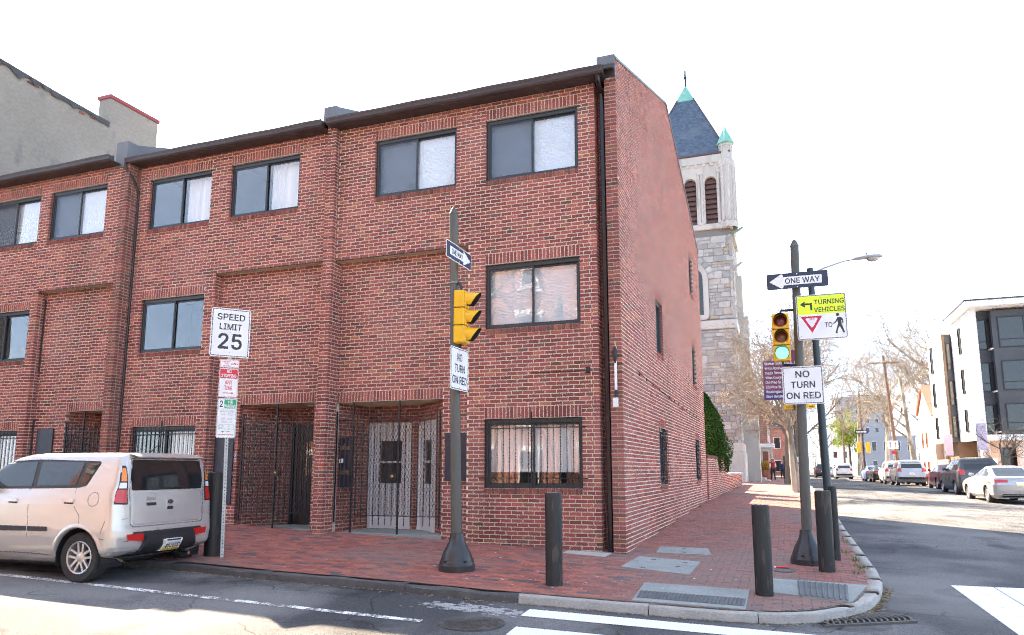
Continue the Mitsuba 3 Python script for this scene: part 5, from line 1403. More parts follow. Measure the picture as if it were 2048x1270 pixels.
# arch flares
for x in (0, 2.55):
    for sg in (1, -1):
        a = np.linspace(-.25, np.pi+.18, 30); R0, R1 = .372, .425
        p = []
        for rr, o in ((R0-.004, -.01), (R0, .016), (R0+.022, .022), (R1, .002)):
            for t in a:
                X, Z = x+rr*math.cos(t), .315+rr*math.sin(t)
                p.append([X, sg*(float(tan.side(np.float64(X), np.float64(max(Z, .24))))+o), Z])
        part(ck, 'arch_flare', car.mb(MB().add(p, [[r*30+i, r*30+i+1, r*30+31+i, r*30+30+i] for r in range(3) for i in range(29)])), 'm_tan_metal', True)
# rear: glass, gate, lamps, bumper, plate
car.on_rear(rpoly([(-.62, 1.145), (.62, 1.145), (.635, 1.30), (.60, 1.535), (-.60, 1.535), (-.635, 1.30)], .03), 'rear_glass', 'm_dark_glass', .006)
car.on_rear(rpoly([(-.60, .685), (.60, .685), (.645, .72), (.655, 1.15), (.615, 1.555), (-.615, 1.555), (-.655, 1.15), (-.645, .72)], .03).difference(rpoly([(-.593, .692), (.593, .692), (.638, .727), (.648, 1.15), (.608, 1.548), (-.608, 1.548), (-.648, 1.15), (-.638, .727)], .03)), 'seam', 'm_trim', .0015)
car.on_rear(rpoly([(-.57, .72), (.57, .72), (.605, .76), (.60, 1.12), (-.60, 1.12), (-.605, .76)], .04), 'tailgate_panel', 'm_tan_metal', .010)
wz = lambda lo, hi: [(-1, lo)]
for sg in (1, -1):
    y = lambda a: sg*a
    # the lamp wraps the corner: rear face and flank
    for pg, nm, m, off in ((rpoly([(y(.690), .97), (y(.690), 1.30), (y(.700), 1.46), (y(.745), 1.46), (y(.790), 1.25), (y(.866), .98)], .015), 'tail_lamp', 'm_trim', .010),
                           (rpoly([(y(.708), .99), (y(.708), 1.16), (y(.815), 1.16), (y(.852), 1.0)], .012), 'lens', 'm_lamp_red', .016), (rpoly([(y(.710), 1.175), (y(.710), 1.245), (y(.785), 1.245), (y(.805), 1.175)], .008), 'lens', 'm_lamp_clear', .016),
                           (rpoly([(y(.708), 1.262), (y(.710), 1.36), (y(.712), 1.43), (y(.738), 1.43), (y(.775), 1.262)], .006), 'lens', 'm_lamp_amber', .016)):
        kk = car.on_rear(pg, nm, m, off, .04, holder=None if nm == 'tail_lamp' else hold)
        if nm == 'tail_lamp': hold = kk
    car.on_rear(rpoly([(y(.45), .50), (y(.45), .60), (y(.70), .605), (y(.68), .53)], .012), 'reflector', 'm_lamp_red', .022)
car.on_rear(rpoly([(-.60, .565), (-.60, .625), (.60, .625), (.60, .565)], .01), 'bumper_groove', 'm_trim', .006)
car.on_rear(rpoly([(-.50, .345), (-.42, .575), (.42, .575), (.50, .345)], .02), 'bumper_insert', 'm_trim', .05, .05)
car.on_rear(rpoly([(-.40, .37), (-.36, .51), (.36, .51), (.40, .37)], .02), 'plate_recess', 'm_trim', .056, .05)
car.on_rear(rpoly([(-.72, .29), (-.62, .37), (.62, .37), (.72, .29)], .02), 'lower_valance', 'm_trim', .012, .05)
pl_ = car.on_rear(rbox(-.155, .345, .155, .505, .01), 'licence_plate', 'm_plate_white', .090)
car.on_rear(sbox(-.15, .352, .15, .378), 'plate_band', 'm_plate_yellow', .093, holder=pl_); car.on_rear(sbox(-.12, .478, .12, .498), 'plate_band', 'm_plate_blue', .093, holder=pl_)
def rear_text(t, y, z, h, m, width, off, bold=False):
    """letters on the back of the car, reading from behind"""
    X = float(tan.rear(np.float64(0), np.float64(z)))-off
    o = (car.M @ V(X, y, z, 1))[:3]
    return part(ck, 'lettering', text_poly(frame(o, -car.M[:3, 1]), MB(), t, 0, 0, h, width, bold=bold), m)
rear_text('JSC·2135', 0, .390, .075, 'm_plate_blue', .27, .096, True)
em = car.on_rear(affinity.scale(sbox(-.065, .905, .065, 1.035).buffer(0), 1, 1), 'badge_plate', 'm_tan_metal', .016)
car.on_rear(affinity.translate(affinity.scale(Point(0, 0).buffer(.05), 1.1, .66), 0, .985), 'emblem', 'm_chrome', .020, .03); car.on_rear(affinity.translate(affinity.scale(Point(0, 0).buffer(.044), 1.1, .62), 0, .985), 'emblem_field', 'm_trim', .0215, .03)
rear_text('KIA', 0, .972, .026, 'm_chrome', .06, .0225, True)
car.on_rear(rbox(-.05, .885, .05, .925, .01), 'gate_button', 'm_trim', .02, .03)
rear_text('Soul', .33, 1.02, .045, 'm_chrome', .15, .0125); car.on_rear(rbox(.24, .945, .40, .985, .008), 'dealer_badge', 'm_trim', .013, .04)
part(ck, 'wiper', car.mb(MB().tube([(-.535, -.02, 1.165), (-.55, -.12, 1.175), (-.545, -.30, 1.165)], [.02, .013, .006], 6)), 'm_trim')
sp_ = MB()
v = np.array([[x, y, z] for x, z in ((-.42, 1.617), (-.56, 1.585), (-.585, 1.56), (-.48, 1.555)) for y in np.linspace(-.60, .60, 9)])
sp_.add(v, [[r*9+i, r*9+i+1, r*9+10+i, r*9+9+i] for r in range(3) for i in range(8)])
part(ck, 'roof_spoiler', car.mb(sp_), 'm_tan_metal', True)
part(ck, 'brake_light', car.mb(MB().box((-.592, -.03, 1.562), (-.578, .03, 1.576), b=.004)), 'm_lamp_red')
part(ck, 'antenna', car.mb(MB().tube([(-.15, .0, 1.62), (-.28, .0, 1.72), (-.40, .0, 1.81)], [.008, .005, .004], 6).box((-.19, -.04, 1.61), (-.07, .04, 1.635), b=.01)), 'm_trim')
part(ck, 'exhaust', car.mb(MB().tube([(-.30, -.48, .27), (-.52, -.48, .26)], .026, 12)), 'm_chrome')
car.on_side(rpoly([(1.75, 1.16), (1.68, 1.28), (1.52, 1.28), (1.50, 1.17)], .03), 'door_mirror', 'm_tan_metal', .17, step=.05)
part(ck, 'underbody', car.mb(MB().box((.0, -.62, .17), (3.0, .62, .27), b=.03)), 'm_trim')
# ================================================================ stuccoed building behind the left end
sb = thing('stucco_building', 'tall grey beige stuccoed building rising behind the left row house', 'building')
X0, X1 = -27.0, -20.0
prof = [(-4.0, 14.25), (1.4, 14.12), (2.2, 14.02), (4.4, 13.85), (6.35, 13.75)]
body = Polygon([(-4, -1)]+prof+[(8.56, 13.7), (8.56, -1)])
Mx = np.array([[0, 0, 1, X0], [1, 0, 0, 0], [0, 1, 0, 0], [0, 0, 0, 1.]])      # polygon (y, z) extruded along x
put(sb, MB().poly(body, Mx, X1-X0).mesh(), 'm_stucco')
part(sb, 'chimney', MB().box((X1-.55, 6.42, 13.3), (X1+.002, 8.562, 14.72)), 'm_stucco')
n = 60; ys = np.linspace(-4, 6.42, n)
zt = np.interp(ys, *np.array(prof).T)
rg = MB()
jag = rng.normal(0, .035, n)*(1+1.5*(np.abs(ys-2.5) < 1.5))
v = np.vstack([np.column_stack([np.full(n, X1+.07), ys, zt+.02]), np.column_stack([np.full(n, X1+.05), ys, zt-.13+jag]), np.column_stack([np.full(n, X1-6), ys, zt+.30])])
rg.add(v, [[i, i+1, n+i+1, n+i] for i in range(n-1)]+[[i, 2*n+i, 2*n+i+1, i+1] for i in range(n-1)])
part(sb, 'roof_edge', rg, 'm_tar')
mat('m_tar', lambda p, n, uv: c3((0.03, 0.032, 0.036), (0.10, 0.10, 0.105), fbm(p.x*3, p.y*5, p.z*5, 3)), 0.6)
rb = MB()
for y in np.arange(.2, 6.2, .21):
    if rng.random() < .55:
        z = np.interp(y, *np.array(prof).T)-.16+rng.normal(0, .02)
        rb.box((X1, y, z-.035), (X1+.03, y+.19, z+.03), tone=(rng.random(), .1))
part(sb, 'bare_bricks', rb, 'm_brick', kind='stuff')
part(sb, 'parapet_cap', MB().box((X1-.6, 6.37, 14.722), (X1+.05, 8.62, 14.86), b=.01), 'm_red_cap')
mat('m_red_cap', (0.30, 0.05, 0.055), 0.5)
fs = thing('flat_roofed_extension', 'white edged flat roof showing over the gutter at the left edge', 'building')
put(fs, MB().box((-19.9, 4.0, -.5), (-18.4, 7.4, 10.25)), 'm_stucco')
part(fs, 'roof_edge', MB().box((-19.95, 3.9, 10.252), (-18.2, 7.5, 10.52)), 'm_white_paint')

# ================================================================ garden wall and its shrubs
gw = thing('garden_wall', 'red brick garden wall between the end house and the church', 'brick wall')
Pw = Patch((.05, 0, 0), (0, 1, 0), (1, 0, 0))
hi = sbox(12.62, -.2, 20.3, 1.66); lo = sbox(20.32, -.2, 31.0, 1.06)
m = MB(); mortar(m, Pw, hi.buffer(.0)); mortar(m, Pw, lo)
put(gw, m, 'm_mortar')
w = Wall(gw, dirt_stain([(-1, 1, 99, 0.8, 1.7, .75)]))
w.bricks(Pw, lay(hi, 0.0, 12.62)); w.bricks(Pw, lay(lo, 0.0, 20.3))
w.finish(gw, 0, stuff='bricks')
part(gw, 'back', MB().box((-.25, 12.62, -.2), (.045, 20.32, 1.655)).box((-.25, 20.322, -.2), (.045, 31, 1.055)), 'm_far_brick')
part(gw, 'coping', MB().box((-.28, 20.32, 1.062), (.09, 31.05, 1.14), b=.01), 'm_concrete', label='pale stone coping of the lower part')
cpb = MB()
for i, y in enumerate(np.arange(12.63, 20.2, C)): cpb.box((-.26, y+.004, 1.662), (.062, y+C-.004, 1.665+.098+rng.normal(0, .003)), tone=(rng.random(), .75), b=.004)
part(gw, 'coping_bricks', cpb, 'm_brick', kind='stuff')
def leaf_cloud(n, fn, size, spread=.6, tone=0.5):
    """n small leaves; fn returns their middle and outward direction"""
    P, N = fn(n)
    a = rng.normal(0, 1, (n, 3)); N = N + spread*a; N /= np.linalg.norm(N, axis=1, keepdims=True)
    t = np.cross(N, rng.normal(0, 1, (n, 3))); t /= np.linalg.norm(t, axis=1, keepdims=True); b = np.cross(N, t)
    L = size*rng.uniform(.6, 1.4, (n, 1)); W = L*.45
    v = np.stack([P-t*L, P-b*W, P+t*L, P+b*W], 1).reshape(-1, 3)
    k = np.arange(n)*4
    mb = MB().add(v, np.stack([k, k+1, k+2, k+3], 1)); mb.t = [np.repeat(np.column_stack([np.clip(tone+rng.normal(0, .22, n), 0, 1), rng.random(n)]), 4, 0)]
    return mb
def leaf_mat(name, a, b, tr=0.35):
    fn = lambda p, n, uv: c3(a, b, mi.Float(uv.x))*(0.75+.5*fbm(p.x*1.5, p.y*1.5, p.z*1.5, 2))
    scene[name] = {'type': 'principledthin', 'base_color': mikit.proc(fn), 'roughness': 0.55, 'diff_trans': tr*2, 'spec_trans': 0.0}
leaf_mat('m_arborvitae', (0.022, 0.055, 0.018), (0.065, 0.125, 0.03))
leaf_mat('m_young_leaf', (0.16, 0.22, 0.03), (0.30, 0.36, 0.06), .5)
mat('m_bark', lambda p, n, uv: c3((0.09, 0.07, 0.055), (0.19, 0.155, 0.12), fbm(p.x*9, p.y*9, p.z*3, 3)), 0.9)
mat('m_twig', lambda p, n, uv: c3((0.21, 0.17, 0.13), (0.34, 0.285, 0.22), fbm(p.x*3, p.y*3, p.z*3, 2)), 0.9)
mat('m_plane_bark', lambda p, n, uv: c3((0.20, 0.165, 0.125), (0.40, 0.35, 0.28), smoothstep(.4, .6, fbm(p.x*2, p.y*2, p.z*1.2, 3))), 0.9)
def shrub(x, y, z0, h, r, label):
    k = thing('evergreen_shrub', label, 'evergreen shrub', 'evergreens behind the garden wall')
    put(k, MB().tube([(x, y, z0-1.6), (x, y, z0+h*.6)], [.07, .03], 6), 'm_bark')
    def fn(n):
        u = rng.random(n)**.9; a = rng.random(n)*6.283
        lump = 1+.16*np.sin(3*a+7*u)+.10*np.sin(5*a-11*u)
        R = r*(1-u**2.8)**.65*(0.75+.25*np.minimum(1, u*5))*lump*rng.uniform(.72, 1.05, n)
        P = np.column_stack([x+R*np.cos(a), y+R*np.sin(a), z0+u*h])
        return P, np.column_stack([np.cos(a), np.sin(a), .9+0*a])
    part(k, 'foliage', leaf_cloud(9000, fn, .055, .7), 'm_arborvitae', kind='stuff')
shrub(-.52, 16.6, 1.2, 3.05, .80, 'tall dark green evergreen nearest the brick gable, behind the wall')
shrub(-.55, 19.3, 1.2, 2.85, .82, 'dark green evergreen in the middle, behind the garden wall')
shrub(-.60, 23.0, 1.0, 1.9, .5, 'small evergreen beside the church tower')

# ================================================================ the church tower
ch = thing('church_tower', 'pale stone church tower with slate spire and green copper cap', 'church')
TX0, TX1, TY0, TY1 = -6.3, -.25, 38.0, 44.2
ZB = 17.55      # top of the rough stonework
mat('m_stone_mortar', (0.20, 0.19, 0.175), 0.95)
def stone_col(p, n, uv):
    t = mi.Float(uv.x)
    c = c3((0.29, 0.285, 0.28), (0.48, 0.47, 0.445), t)
    c = c3(c, (0.40, 0.34, 0.26), smoothstep(.86, .92, mi.Float(uv.y)))
    return c*(0.75+.45*fbm(p.x*4, p.y*4, p.z*4, 3))
mat('m_stone', stone_col, 0.9, bump=lambda p, n, uv: fbm(p.x*9, p.y*9, p.z*9, 3)*.05, eps=.01)
mat('m_dressed', lambda p, n, uv: c3(c3((0.42, 0.40, 0.365), (0.56, 0.535, 0.49), fbm(p.x*1.5, p.y*1.5, p.z*.6, 4)), (0.28, 0.25, 0.21), .5*smoothstep(.55, .75, fbm(p.x*2, p.y*2, p.z*.4, 3))), 0.9)
mat('m_slate', lambda p, n, uv: c3(c3((0.055, 0.085, 0.13), (0.11, 0.145, 0.19), mi.Float(uv.x)), (0.17, 0.20, 0.22), .5*smoothstep(.6, .8, fbm(p.x*1.2, p.y*1.2, p.z*1.2, 3))), 0.5)
mat('m_copper', lambda p, n, uv: c3((0.13, 0.36, 0.28), (0.24, 0.50, 0.41), fbm(p.x*3, p.y*3, p.z*3, 3)), 0.6)
mat('m_louver', lambda p, n, uv: c3((0.085, 0.048, 0.042), (0.15, 0.085, 0.075), fbm(p.x*3, p.y*3, p.z*9, 3)), 0.8)
put(ch, MB().box((TX0+.12, TY0+.12, -1), (TX1-.12, TY1, ZB)), 'm_stone_mortar')
def ashlar(L, z0, z1, holes):
    """random coursed stonework in (u, z): stones of mixed heights"""
    out = []; z = z0
    hp = [prep(q) for q in holes]
    while z < z1-.05:
        h = rng.choice([.28, .36, .44, .52]); h = min(h, z1-z)
        x = -rng.random()*.3
        while x < L:
            wd = rng.uniform(.35, 1.0)*(h/.4)**.4
            a, b = max(x, 0), min(x+wd, L)
            x += wd
            if b-a < .1: continue
            if rng.random() < .45 and h > .3 and b-a > .4:
                cs = [(a, b, z, z+h*.5), (a, b, z+h*.5, z+h)]
                if rng.random() < .5: q = a+(b-a)*rng.uniform(.4, .6); cs = [(a, q, z, z+h*.45), (q, b, z, z+h*.45), (a, b, z+h*.45, z+h)]
            else: cs = [(a, b, z, z+h)]
            for c in cs:
                bx = sbox(c[0], c[2], c[1], c[3])
                if any(q.intersects(bx) for q in hp):
                    for q in holes: bx = bx.difference(q)
                    if bx.is_empty or bx.area < .02: continue
                    bb = bx.bounds
                    if bx.area < .6*(bb[2]-bb[0])*(bb[3]-bb[1]): continue
                    c = (bb[0], bb[2], bb[1], bb[3])
                out.append(c)
        z += h
    return np.array(out)
def stone_mesh(P, R, t):
    j = .022
    u0, u1, z0, z1 = R[0]+j/2, R[1]-j/2, R[2]+j/2, R[3]-j/2
    b = min(.03, (z1-z0)*.2)
    out = rng.uniform(.01, .045)
    q = np.array([[u0, z0], [u1, z0], [u1, z1], [u0, z1]])+rng.normal(0, .006, (4, 2)); c = q.mean(0)
    qi = q+(c-q)*np.array([b/(u1-u0), b/(z1-z0)])*2
    v = np.vstack([np.column_stack([q, np.full(4, -.15)]), np.column_stack([q, np.full(4, out-b)]), np.column_stack([qi, out+rng.normal(0, .008, 4)])])
    return P.world(v), BF, t
Pt = Patch((TX0, TY0+.1, 0), (1, 0, 0), (0, -1, 0)); Ptr = Patch((TX1-.1, TY0, 0), (0, 1, 0), (1, 0, 0)); Ptl = Patch((TX0+.1, TY0, 0), (0, 1, 0), (-1, 0, 0))
win = Polygon([(2.05+2.0*0, 11.6), (4.0, 11.6), (4.0, 14.1)]+[(3.025+.975*math.cos(a), 14.1+.975*math.sin(a)) for a in np.linspace(0, np.pi, 12)])
win_out = win.buffer(.34)
band = [sbox(-1, 10.55, 9, 11.25), sbox(-1, 17.1, 9, 18)]
st = [(np.linalg.norm([r[0]+TX0-CX, TY0-CY, r[2]]), stone_mesh(Pt, r, (rng.random(), rng.random())), r) for r in ashlar(TX1-TX0, .2, ZB, [win_out]+band)]
st.sort(key=lambda a: -(a[2][1]-a[2][0])*(a[2][3]-a[2][2])*(1 if a[2][0] > 3.0 else .01))
for _, mm, r in st[:300]: part(ch, 'stone', MB().add(*mm), 'm_stone')
mb = MB()
for _, mm, r in st[300:]: mb.add(*mm)
for P in (Ptr, Ptl):
    for r in ashlar(TY1-TY0, .2, ZB, band):
        v, f, t = stone_mesh(P, r, (rng.random(), rng.random())); mb.add(v, f if P is Ptr else f[:, ::-1], t)
part(ch, 'stones', mb, 'm_stone', kind='stuff')
d = MB()
d.box((TX0-.03, TY0-.03, 10.6), (TX1+.03, TY1, 11.2), b=.03)
d.poly(win_out.difference(win), frame((TX0, TY0-.02, 0), (1, 0, 0)) @ np.array([[1, 0, 0, 0], [0, 1, 0, 0], [0, 0, 1, -.25], [0, 0, 0, 1.]]), .30)
part(ch, 'window_surround', d, 'm_dressed')
part(ch, 'window_pane', MB().poly(win.buffer(.02), frame((TX0, TY0+.07, 0), (1, 0, 0))), 'm_dark_glass', label='dark arched window')
vs = MB()
for k in range(11):      # voussoirs of the arch
    a0, a1 = np.pi*k/11, np.pi*(k+1)/11-.03
    p = [(3.025+r_*math.cos(a), 14.1+r_*math.sin(a)) for r_, a in ((1.33, a0), (1.33, a1), (1.72, a1), (1.72, a0))]
    vs.poly(Polygon(p), frame((TX0, TY0+.06, 0), (1, 0, 0)), .06, (rng.random(), .2))
part(ch, 'voussoirs', vs, 'm_stone', kind='stuff')
# belfry of dressed stone
BZ0, BZ1 = 17.55, 22.3
op = []
for xc in (1.9, 3.9, 5.9-1.9+1.85): pass
cols = [(0.24, 1.04), (1.62, 2.42), (3.0, 3.8), (4.38, 5.18)]
fr_ = sbox(.0, BZ0+.02, TX1-TX0, BZ1)
for a, b in cols:
    r_ = (b-a)/2
    op.append(Polygon([(a, 17.95), (b, 17.95), (b, 20.95)]+[((a+b)/2+r_*math.cos(t), 20.95+r_*math.sin(t)) for t in np.linspace(0, np.pi, 14)]+[(a, 20.95)]))
bel = MB()
face = fr_.difference(unary_union(op))
for o, u in (((TX0, TY0+.38, 0), (1, 0, 0)), ((TX1-.38, TY0, 0), (0, 1, 0))):
    Mf = frame(o, u)
    bel.poly(face.intersection(sbox(0 if u[0] else .385, 0, 6.04, 99)), Mf, .38)
part(ch, 'belfry', bel, 'm_dressed')
part(ch, 'belfry_core', MB().box((TX0+.39, TY0+.8, BZ0), (TX1-.8, TY1, BZ1+.5)), 'm_trim')
tr = MB()
tr.box((TX0-.06, TY0-.06, 17.552), (TX1+.06, TY0+.4, 17.9), b=.02).box((TX1-.4, TY0+.402, 17.552), (TX1+.06, TY1, 17.9), b=.02)
tr.box((TX0-.08, TY0-.10, 22.302), (TX1+.08, TY0+.4, 22.88), b=.03).box((TX1-.4, TY0+.402, 22.302), (TX1+.10, TY1, 22.88), b=.03)
xs_ = [.10, 1.33, 2.71, 4.09, 5.42]
for x in xs_:
    for o in (-.10, .10): tr.tube([(TX0+x+o, TY0-.02, 17.9), (TX0+x+o, TY0-.02, 21.5)], .085, 8)
    tr.box((TX0+x-.22, TY0-.12, 21.5), (TX0+x+.22, TY0+.05, 21.75), b=.03).box((TX0+x-.22, TY0-.12, 17.9), (TX0+x+.22, TY0+.05, 18.05), b=.02)
part(ch, 'shafts', tr, 'm_dressed', kind='stuff')
cb = MB()
for x in np.arange(.2, 6.0, .52): cb.tube([(TX0+x, TY0-.10, 22.2), (TX0+x, TY0+.1, 22.2)], .13, 10)
part(ch, 'corbels', cb, 'm_dressed', kind='stuff')
for a, b in cols:
    k = part(ch, 'louvre_window', MB().box((TX0+a-.02, TY0+.36, 17.95), (TX0+b+.02, TY0+.38, 21.5)), 'm_trim', label=None)
    for i in range(9):
        z = 17.98+i*.36
        part(k, 'slat', MB().add([[TX0+a, TY0+.16, z], [TX0+b, TY0+.16, z], [TX0+b, TY0+.32, z+.40], [TX0+a, TY0+.32, z+.40], [TX0+a, TY0+.12, z+.03], [TX0+b, TY0+.12, z+.03]], [[0, 1, 2, 3], [4, 5, 2, 3], [0, 4, 5, 1]]), 'm_louver')
# corner turret with copper cone
tu = MB(); tx, ty = TX1-.18, TY0+.18
tu.lathe([(.62, 17.5), (.62, 17.9), (.5, 18.0), (.5, 21.8), (.58, 21.9), (.58, 22.3), (.42, 22.4), (.40, 23.35), (.47, 23.4), (.47, 23.55), (.3, 23.6)], (tx, ty, 0), 8)
for a in np.arange(8)*np.pi/4+.2:
    tu.tube([(tx+.50*math.cos(a), ty+.50*math.sin(a), 18), (tx+.50*math.cos(a), ty+.50*math.sin(a), 21.85)], .10, 7)
    tu.tube([(tx+.39*math.cos(a), ty+.39*math.sin(a), 22.4), (tx+.39*math.cos(a), ty+.39*math.sin(a), 23.35)], .065, 6)
part(ch, 'turret', tu, 'm_dressed')
part(ch, 'turret_cap', MB().lathe([(.40, 23.5), (.60, 23.58), (.58, 23.66), (.31, 24.25), (.05, 24.84), (0, 24.88)], (tx, ty, 0), 8), 'm_copper')
# spire of slates
cx_, cy_ = (TX0+TX1)/2, (TY0+TY1)/2; hw = (TX1-TX0)/2+.02
ZS0, ZT = 22.92, 29.95
rows_ = 62; sl = MB()
def hwz(z): return hw*(1-(z-ZS0)/(ZT-ZS0))
core = MB()
for a in range(4):
    c_, s_ = math.cos(a*np.pi/2), math.sin(a*np.pi/2); Rm = np.array([[c_, -s_], [s_, c_]])
    p2 = lambda x, y: Rm @ [x, y] + [cx_, cy_]
    core.add([[*p2(-hw, -hw), ZS0], [*p2(hw, -hw), ZS0], [cx_, cy_, ZT]], [[0, 1, 2]])
    if a in (0, 1, 3):
        for i in range(rows_):
            z0 = ZS0+i*.115; z1 = z0+.135
            if z1 > 28.6: break
            h0, h1 = hwz(z0), hwz(z1)
            x = -h0-rng.random()*.2
            while x < h0:
                wd = rng.uniform(.17, .24); a0, a1 = max(x, -h0), min(x+wd-.008, h0); x += wd
                if a1-a0 < .04: continue
                k_ = h1/h0; e = .012+rng.random()*.008
                sl.add([[*p2(a0, -h0-e-.008), z0], [*p2(a1, -h0-e-.008), z0], [*p2(a1*k_, -h1-.004), z1], [*p2(a0*k_, -h1-.004), z1]], [[0, 1, 2, 3]], (rng.random(), 0))
part(ch, 'spire', core, 'm_slate')
part(ch, 'slates', sl, 'm_slate', kind='stuff')
hp_ = MB()
for sx, sy in ((-1, -1), (1, -1), (1, 1), (-1, 1)): hp_.tube([(cx_+sx*hw*1.0, cy_+sy*hw*1.0, ZS0), (cx_+sx*hwz(28.6), cy_+sy*hwz(28.6), 28.6)], .07, 5)
hp_.box((TX0-.14, TY0-.16, 22.883), (TX1+.14, TY0+.2, 23.02), b=.02).box((TX1-.1, TY0+.202, 22.883), (TX1+.16, TY1, 23.02), b=.02)
part(ch, 'hips_and_gutter', hp_, 'm_hip', kind='stuff')
mat('m_hip', (0.085, 0.055, 0.055), 0.5)
q = hwz(28.5)+.05
part(ch, 'copper_cap', MB().add([[cx_-q, cy_-q, 28.45], [cx_+q, cy_-q, 28.45], [cx_+q, cy_+q, 28.45], [cx_-q, cy_+q, 28.45], [cx_, cy_, 30.05]], [[0, 1, 4], [1, 2, 4], [2, 3, 4], [3, 0, 4]]), 'm_copper')
part(ch, 'cross', MB().box((cx_-.05, cy_-.05, 29.8), (cx_+.05, cy_+.05, 31.25)).box((cx_-.03, cy_-.40, 30.62), (cx_+.03, cy_+.40, 30.74)).box((cx_-.10, cy_-.04, 30.61), (cx_+.10, cy_+.04, 30.75)), 'm_trim')
for z, L in ((17.3, .75), (14.9, .55)):
    part(ch, 'gargoyle', MB().tube([(TX1-.1, TY0+.3, z-.25), (TX1+.1, TY0+.2, z-.05), (TX1+.1+L*.4, TY0+.1, z), (TX1+.1+L*.8, TY0, z+.15)], [.16, .13, .09, .06], 7), 'm_old_copper' if z > 16 else 'm_stone', True)
mat('m_old_copper', (0.20, 0.27, 0.23), 0.7)
# nave behind and the porch side, stepped buttress at the right
bt = MB()
for z0, z1, o in ((-.5, 7.5, .95), (7.5, 12.0, .62), (12, 15, .32)): bt.box((TX1-.3, TY0+3.4, z0), (TX1+o, TY0+4.6, z1+.002))
part(ch, 'buttress', bt, 'm_dressed')
part(ch, 'nave', MB().box((TX0-6, TY1+.2, -1), (TX1-.2, TY1+24, 11.5)), 'm_stone')
part(ch, 'plinth', MB().box((TX0-.1, TY0-.14, -1), (TX1+.12, TY1, 2.4), b=.06).box((TX0-.05, TY0-.08, 2.41), (TX1+.06, TY1, 3.0), b=.04), 'm_dressed')
# ================================================================ bare trees
def bare_tree(x, y, H, spread, label, key='bare_tree', group='bare street trees', bark='m_bark', twig='m_twig', r0=.16, seed=1, first=.28, droop=0.0, levels=5, kids=(5, 5, 4, 4, 4), lean=(0, 0), twin=False, z=None, thin=.0045):
    R = np.random.default_rng(seed)
    k = thing(key, label, 'tree', group)
    z = float(g(x, y))-.05 if z is None else z
    big, fine = MB(), MB()
    def branch(p, d, L, r, lev):
        n = 5 if lev < 2 else 4 if lev < 4 else 3
        pts = [p]; q = p.copy(); dd = d.copy()
        for i in range(n-1):
            dd = unit(dd + R.normal(0, .05 if lev == 0 else .12+.05*lev, 3) + V(0, 0, .10 if lev < 3 else -droop))
            q = q + dd*L/(n-1); pts.append(q)
        rr = np.linspace(r, max(r*.55, thin), n)
        (big if lev < 2 else fine).tube(pts, rr, 7 if lev == 0 else 5 if lev < 3 else 3, cap=False)
        if lev >= levels: return
        m = kids[lev]
        for i in range(m):
            t = (first if lev == 0 else .25) + (1-(first if lev == 0 else .25))*(i+R.random()*.8)/m
            j = min(int(t*(n-1)), n-2); f = t*(n-1)-j
            b = pts[j]*(1-f)+pts[j+1]*f
            ax = unit(pts[j+1]-pts[j]); s_ = unit(np.cross(ax, R.normal(0, 1, 3)))
            an = R.uniform(.45, .95)
            nd = unit(ax*math.cos(an)+s_*math.sin(an)*V(spread, spread, .8))
            branch(b, nd, L*R.uniform(.48, .70), max(rr[j]*R.uniform(.42, .6), thin), lev+1)
    base = V(x, y, z)
    big.tube([base, base+V(0, 0, .12)], [r0*1.5, r0], 9, cap=False)
    branch(base+V(0, 0, .05), unit(V(lean[0], lean[1], 1)), H*.62, r0, 0)
    if twin: branch(base+V(.18, .05, .05), unit(V(.02, .02, 1)), H*.60, r0*.7, 0)
    put(k, big.mesh(), bark, True)
    part(k, 'twigs', fine.mesh(), twig, kind='stuff')
    return k
bare_tree(2.67, 21.8, 7.6, 1.25, 'slim bare tree with pale tan twigs beside the sunlit patch of pavement', r0=.12, seed=5, first=.40, twin=True, lean=(.0, 0), bark='m_plane_bark', kids=(8, 7, 6, 4), levels=4, thin=.007)
bare_tree(2.5, 34.8, 9.5, 1.35, 'bare tree with a thick dark trunk behind the notice board', r0=.26, seed=9, first=.35, lean=(.05, 0), kids=(8, 7, 6, 4), levels=4, thin=.009)
bare_tree(3.1, 47.0, 11.5, 1.3, 'bare tree farther along the left pavement', r0=.2, seed=12, first=.4, kids=(8, 7, 5, 4), levels=4, thin=.012)
for i, (px, py, H, sd_, lb) in enumerate([(13.8, 88, 18, 21, 'tall pale barked bare tree left of the leaning utility pole'), (15.6, 80, 18.5, 22, 'tall pale bare tree right of the leaning utility pole'), (17.5, 70, 17, 23, 'tall bare tree just left of the white apartment block'), (12.5, 112, 19, 24, 'distant bare tree behind the far traffic signal'), (20.5, 92, 19, 25, 'tall bare tree seen over the gabled house')]):
    bare_tree(px, py, H, 1.1, lb, group='tall bare trees down the street', r0=.30, seed=sd_, first=.35, bark='m_plane_bark', twig='m_twig', kids=(7, 5, 4, 4), levels=4, thin=.018)
bare_tree(13.2, 34.0, 3.9, 1.35, 'small dark bare tree in front of the dark apartment windows', r0=.09, seed=31, first=.35, bark='m_bark', twig='m_bark', kids=(7, 5, 4, 3), levels=4)
bare_tree(9.0, 150, 15, 1.2, 'faint bare tree at the end of the street', group='tall bare trees down the street', r0=.3, seed=41, kids=(6, 5, 4, 3), levels=4, thin=.014)
gt = thing('young_leaf_tree', 'tree with fresh light green leaves far down the street', 'tree')
gx, gy = 12.6, 128.0
put(gt, MB().tube([(gx, gy, .3), (gx, gy, 6)], [.25, .15], 8), 'm_bark')
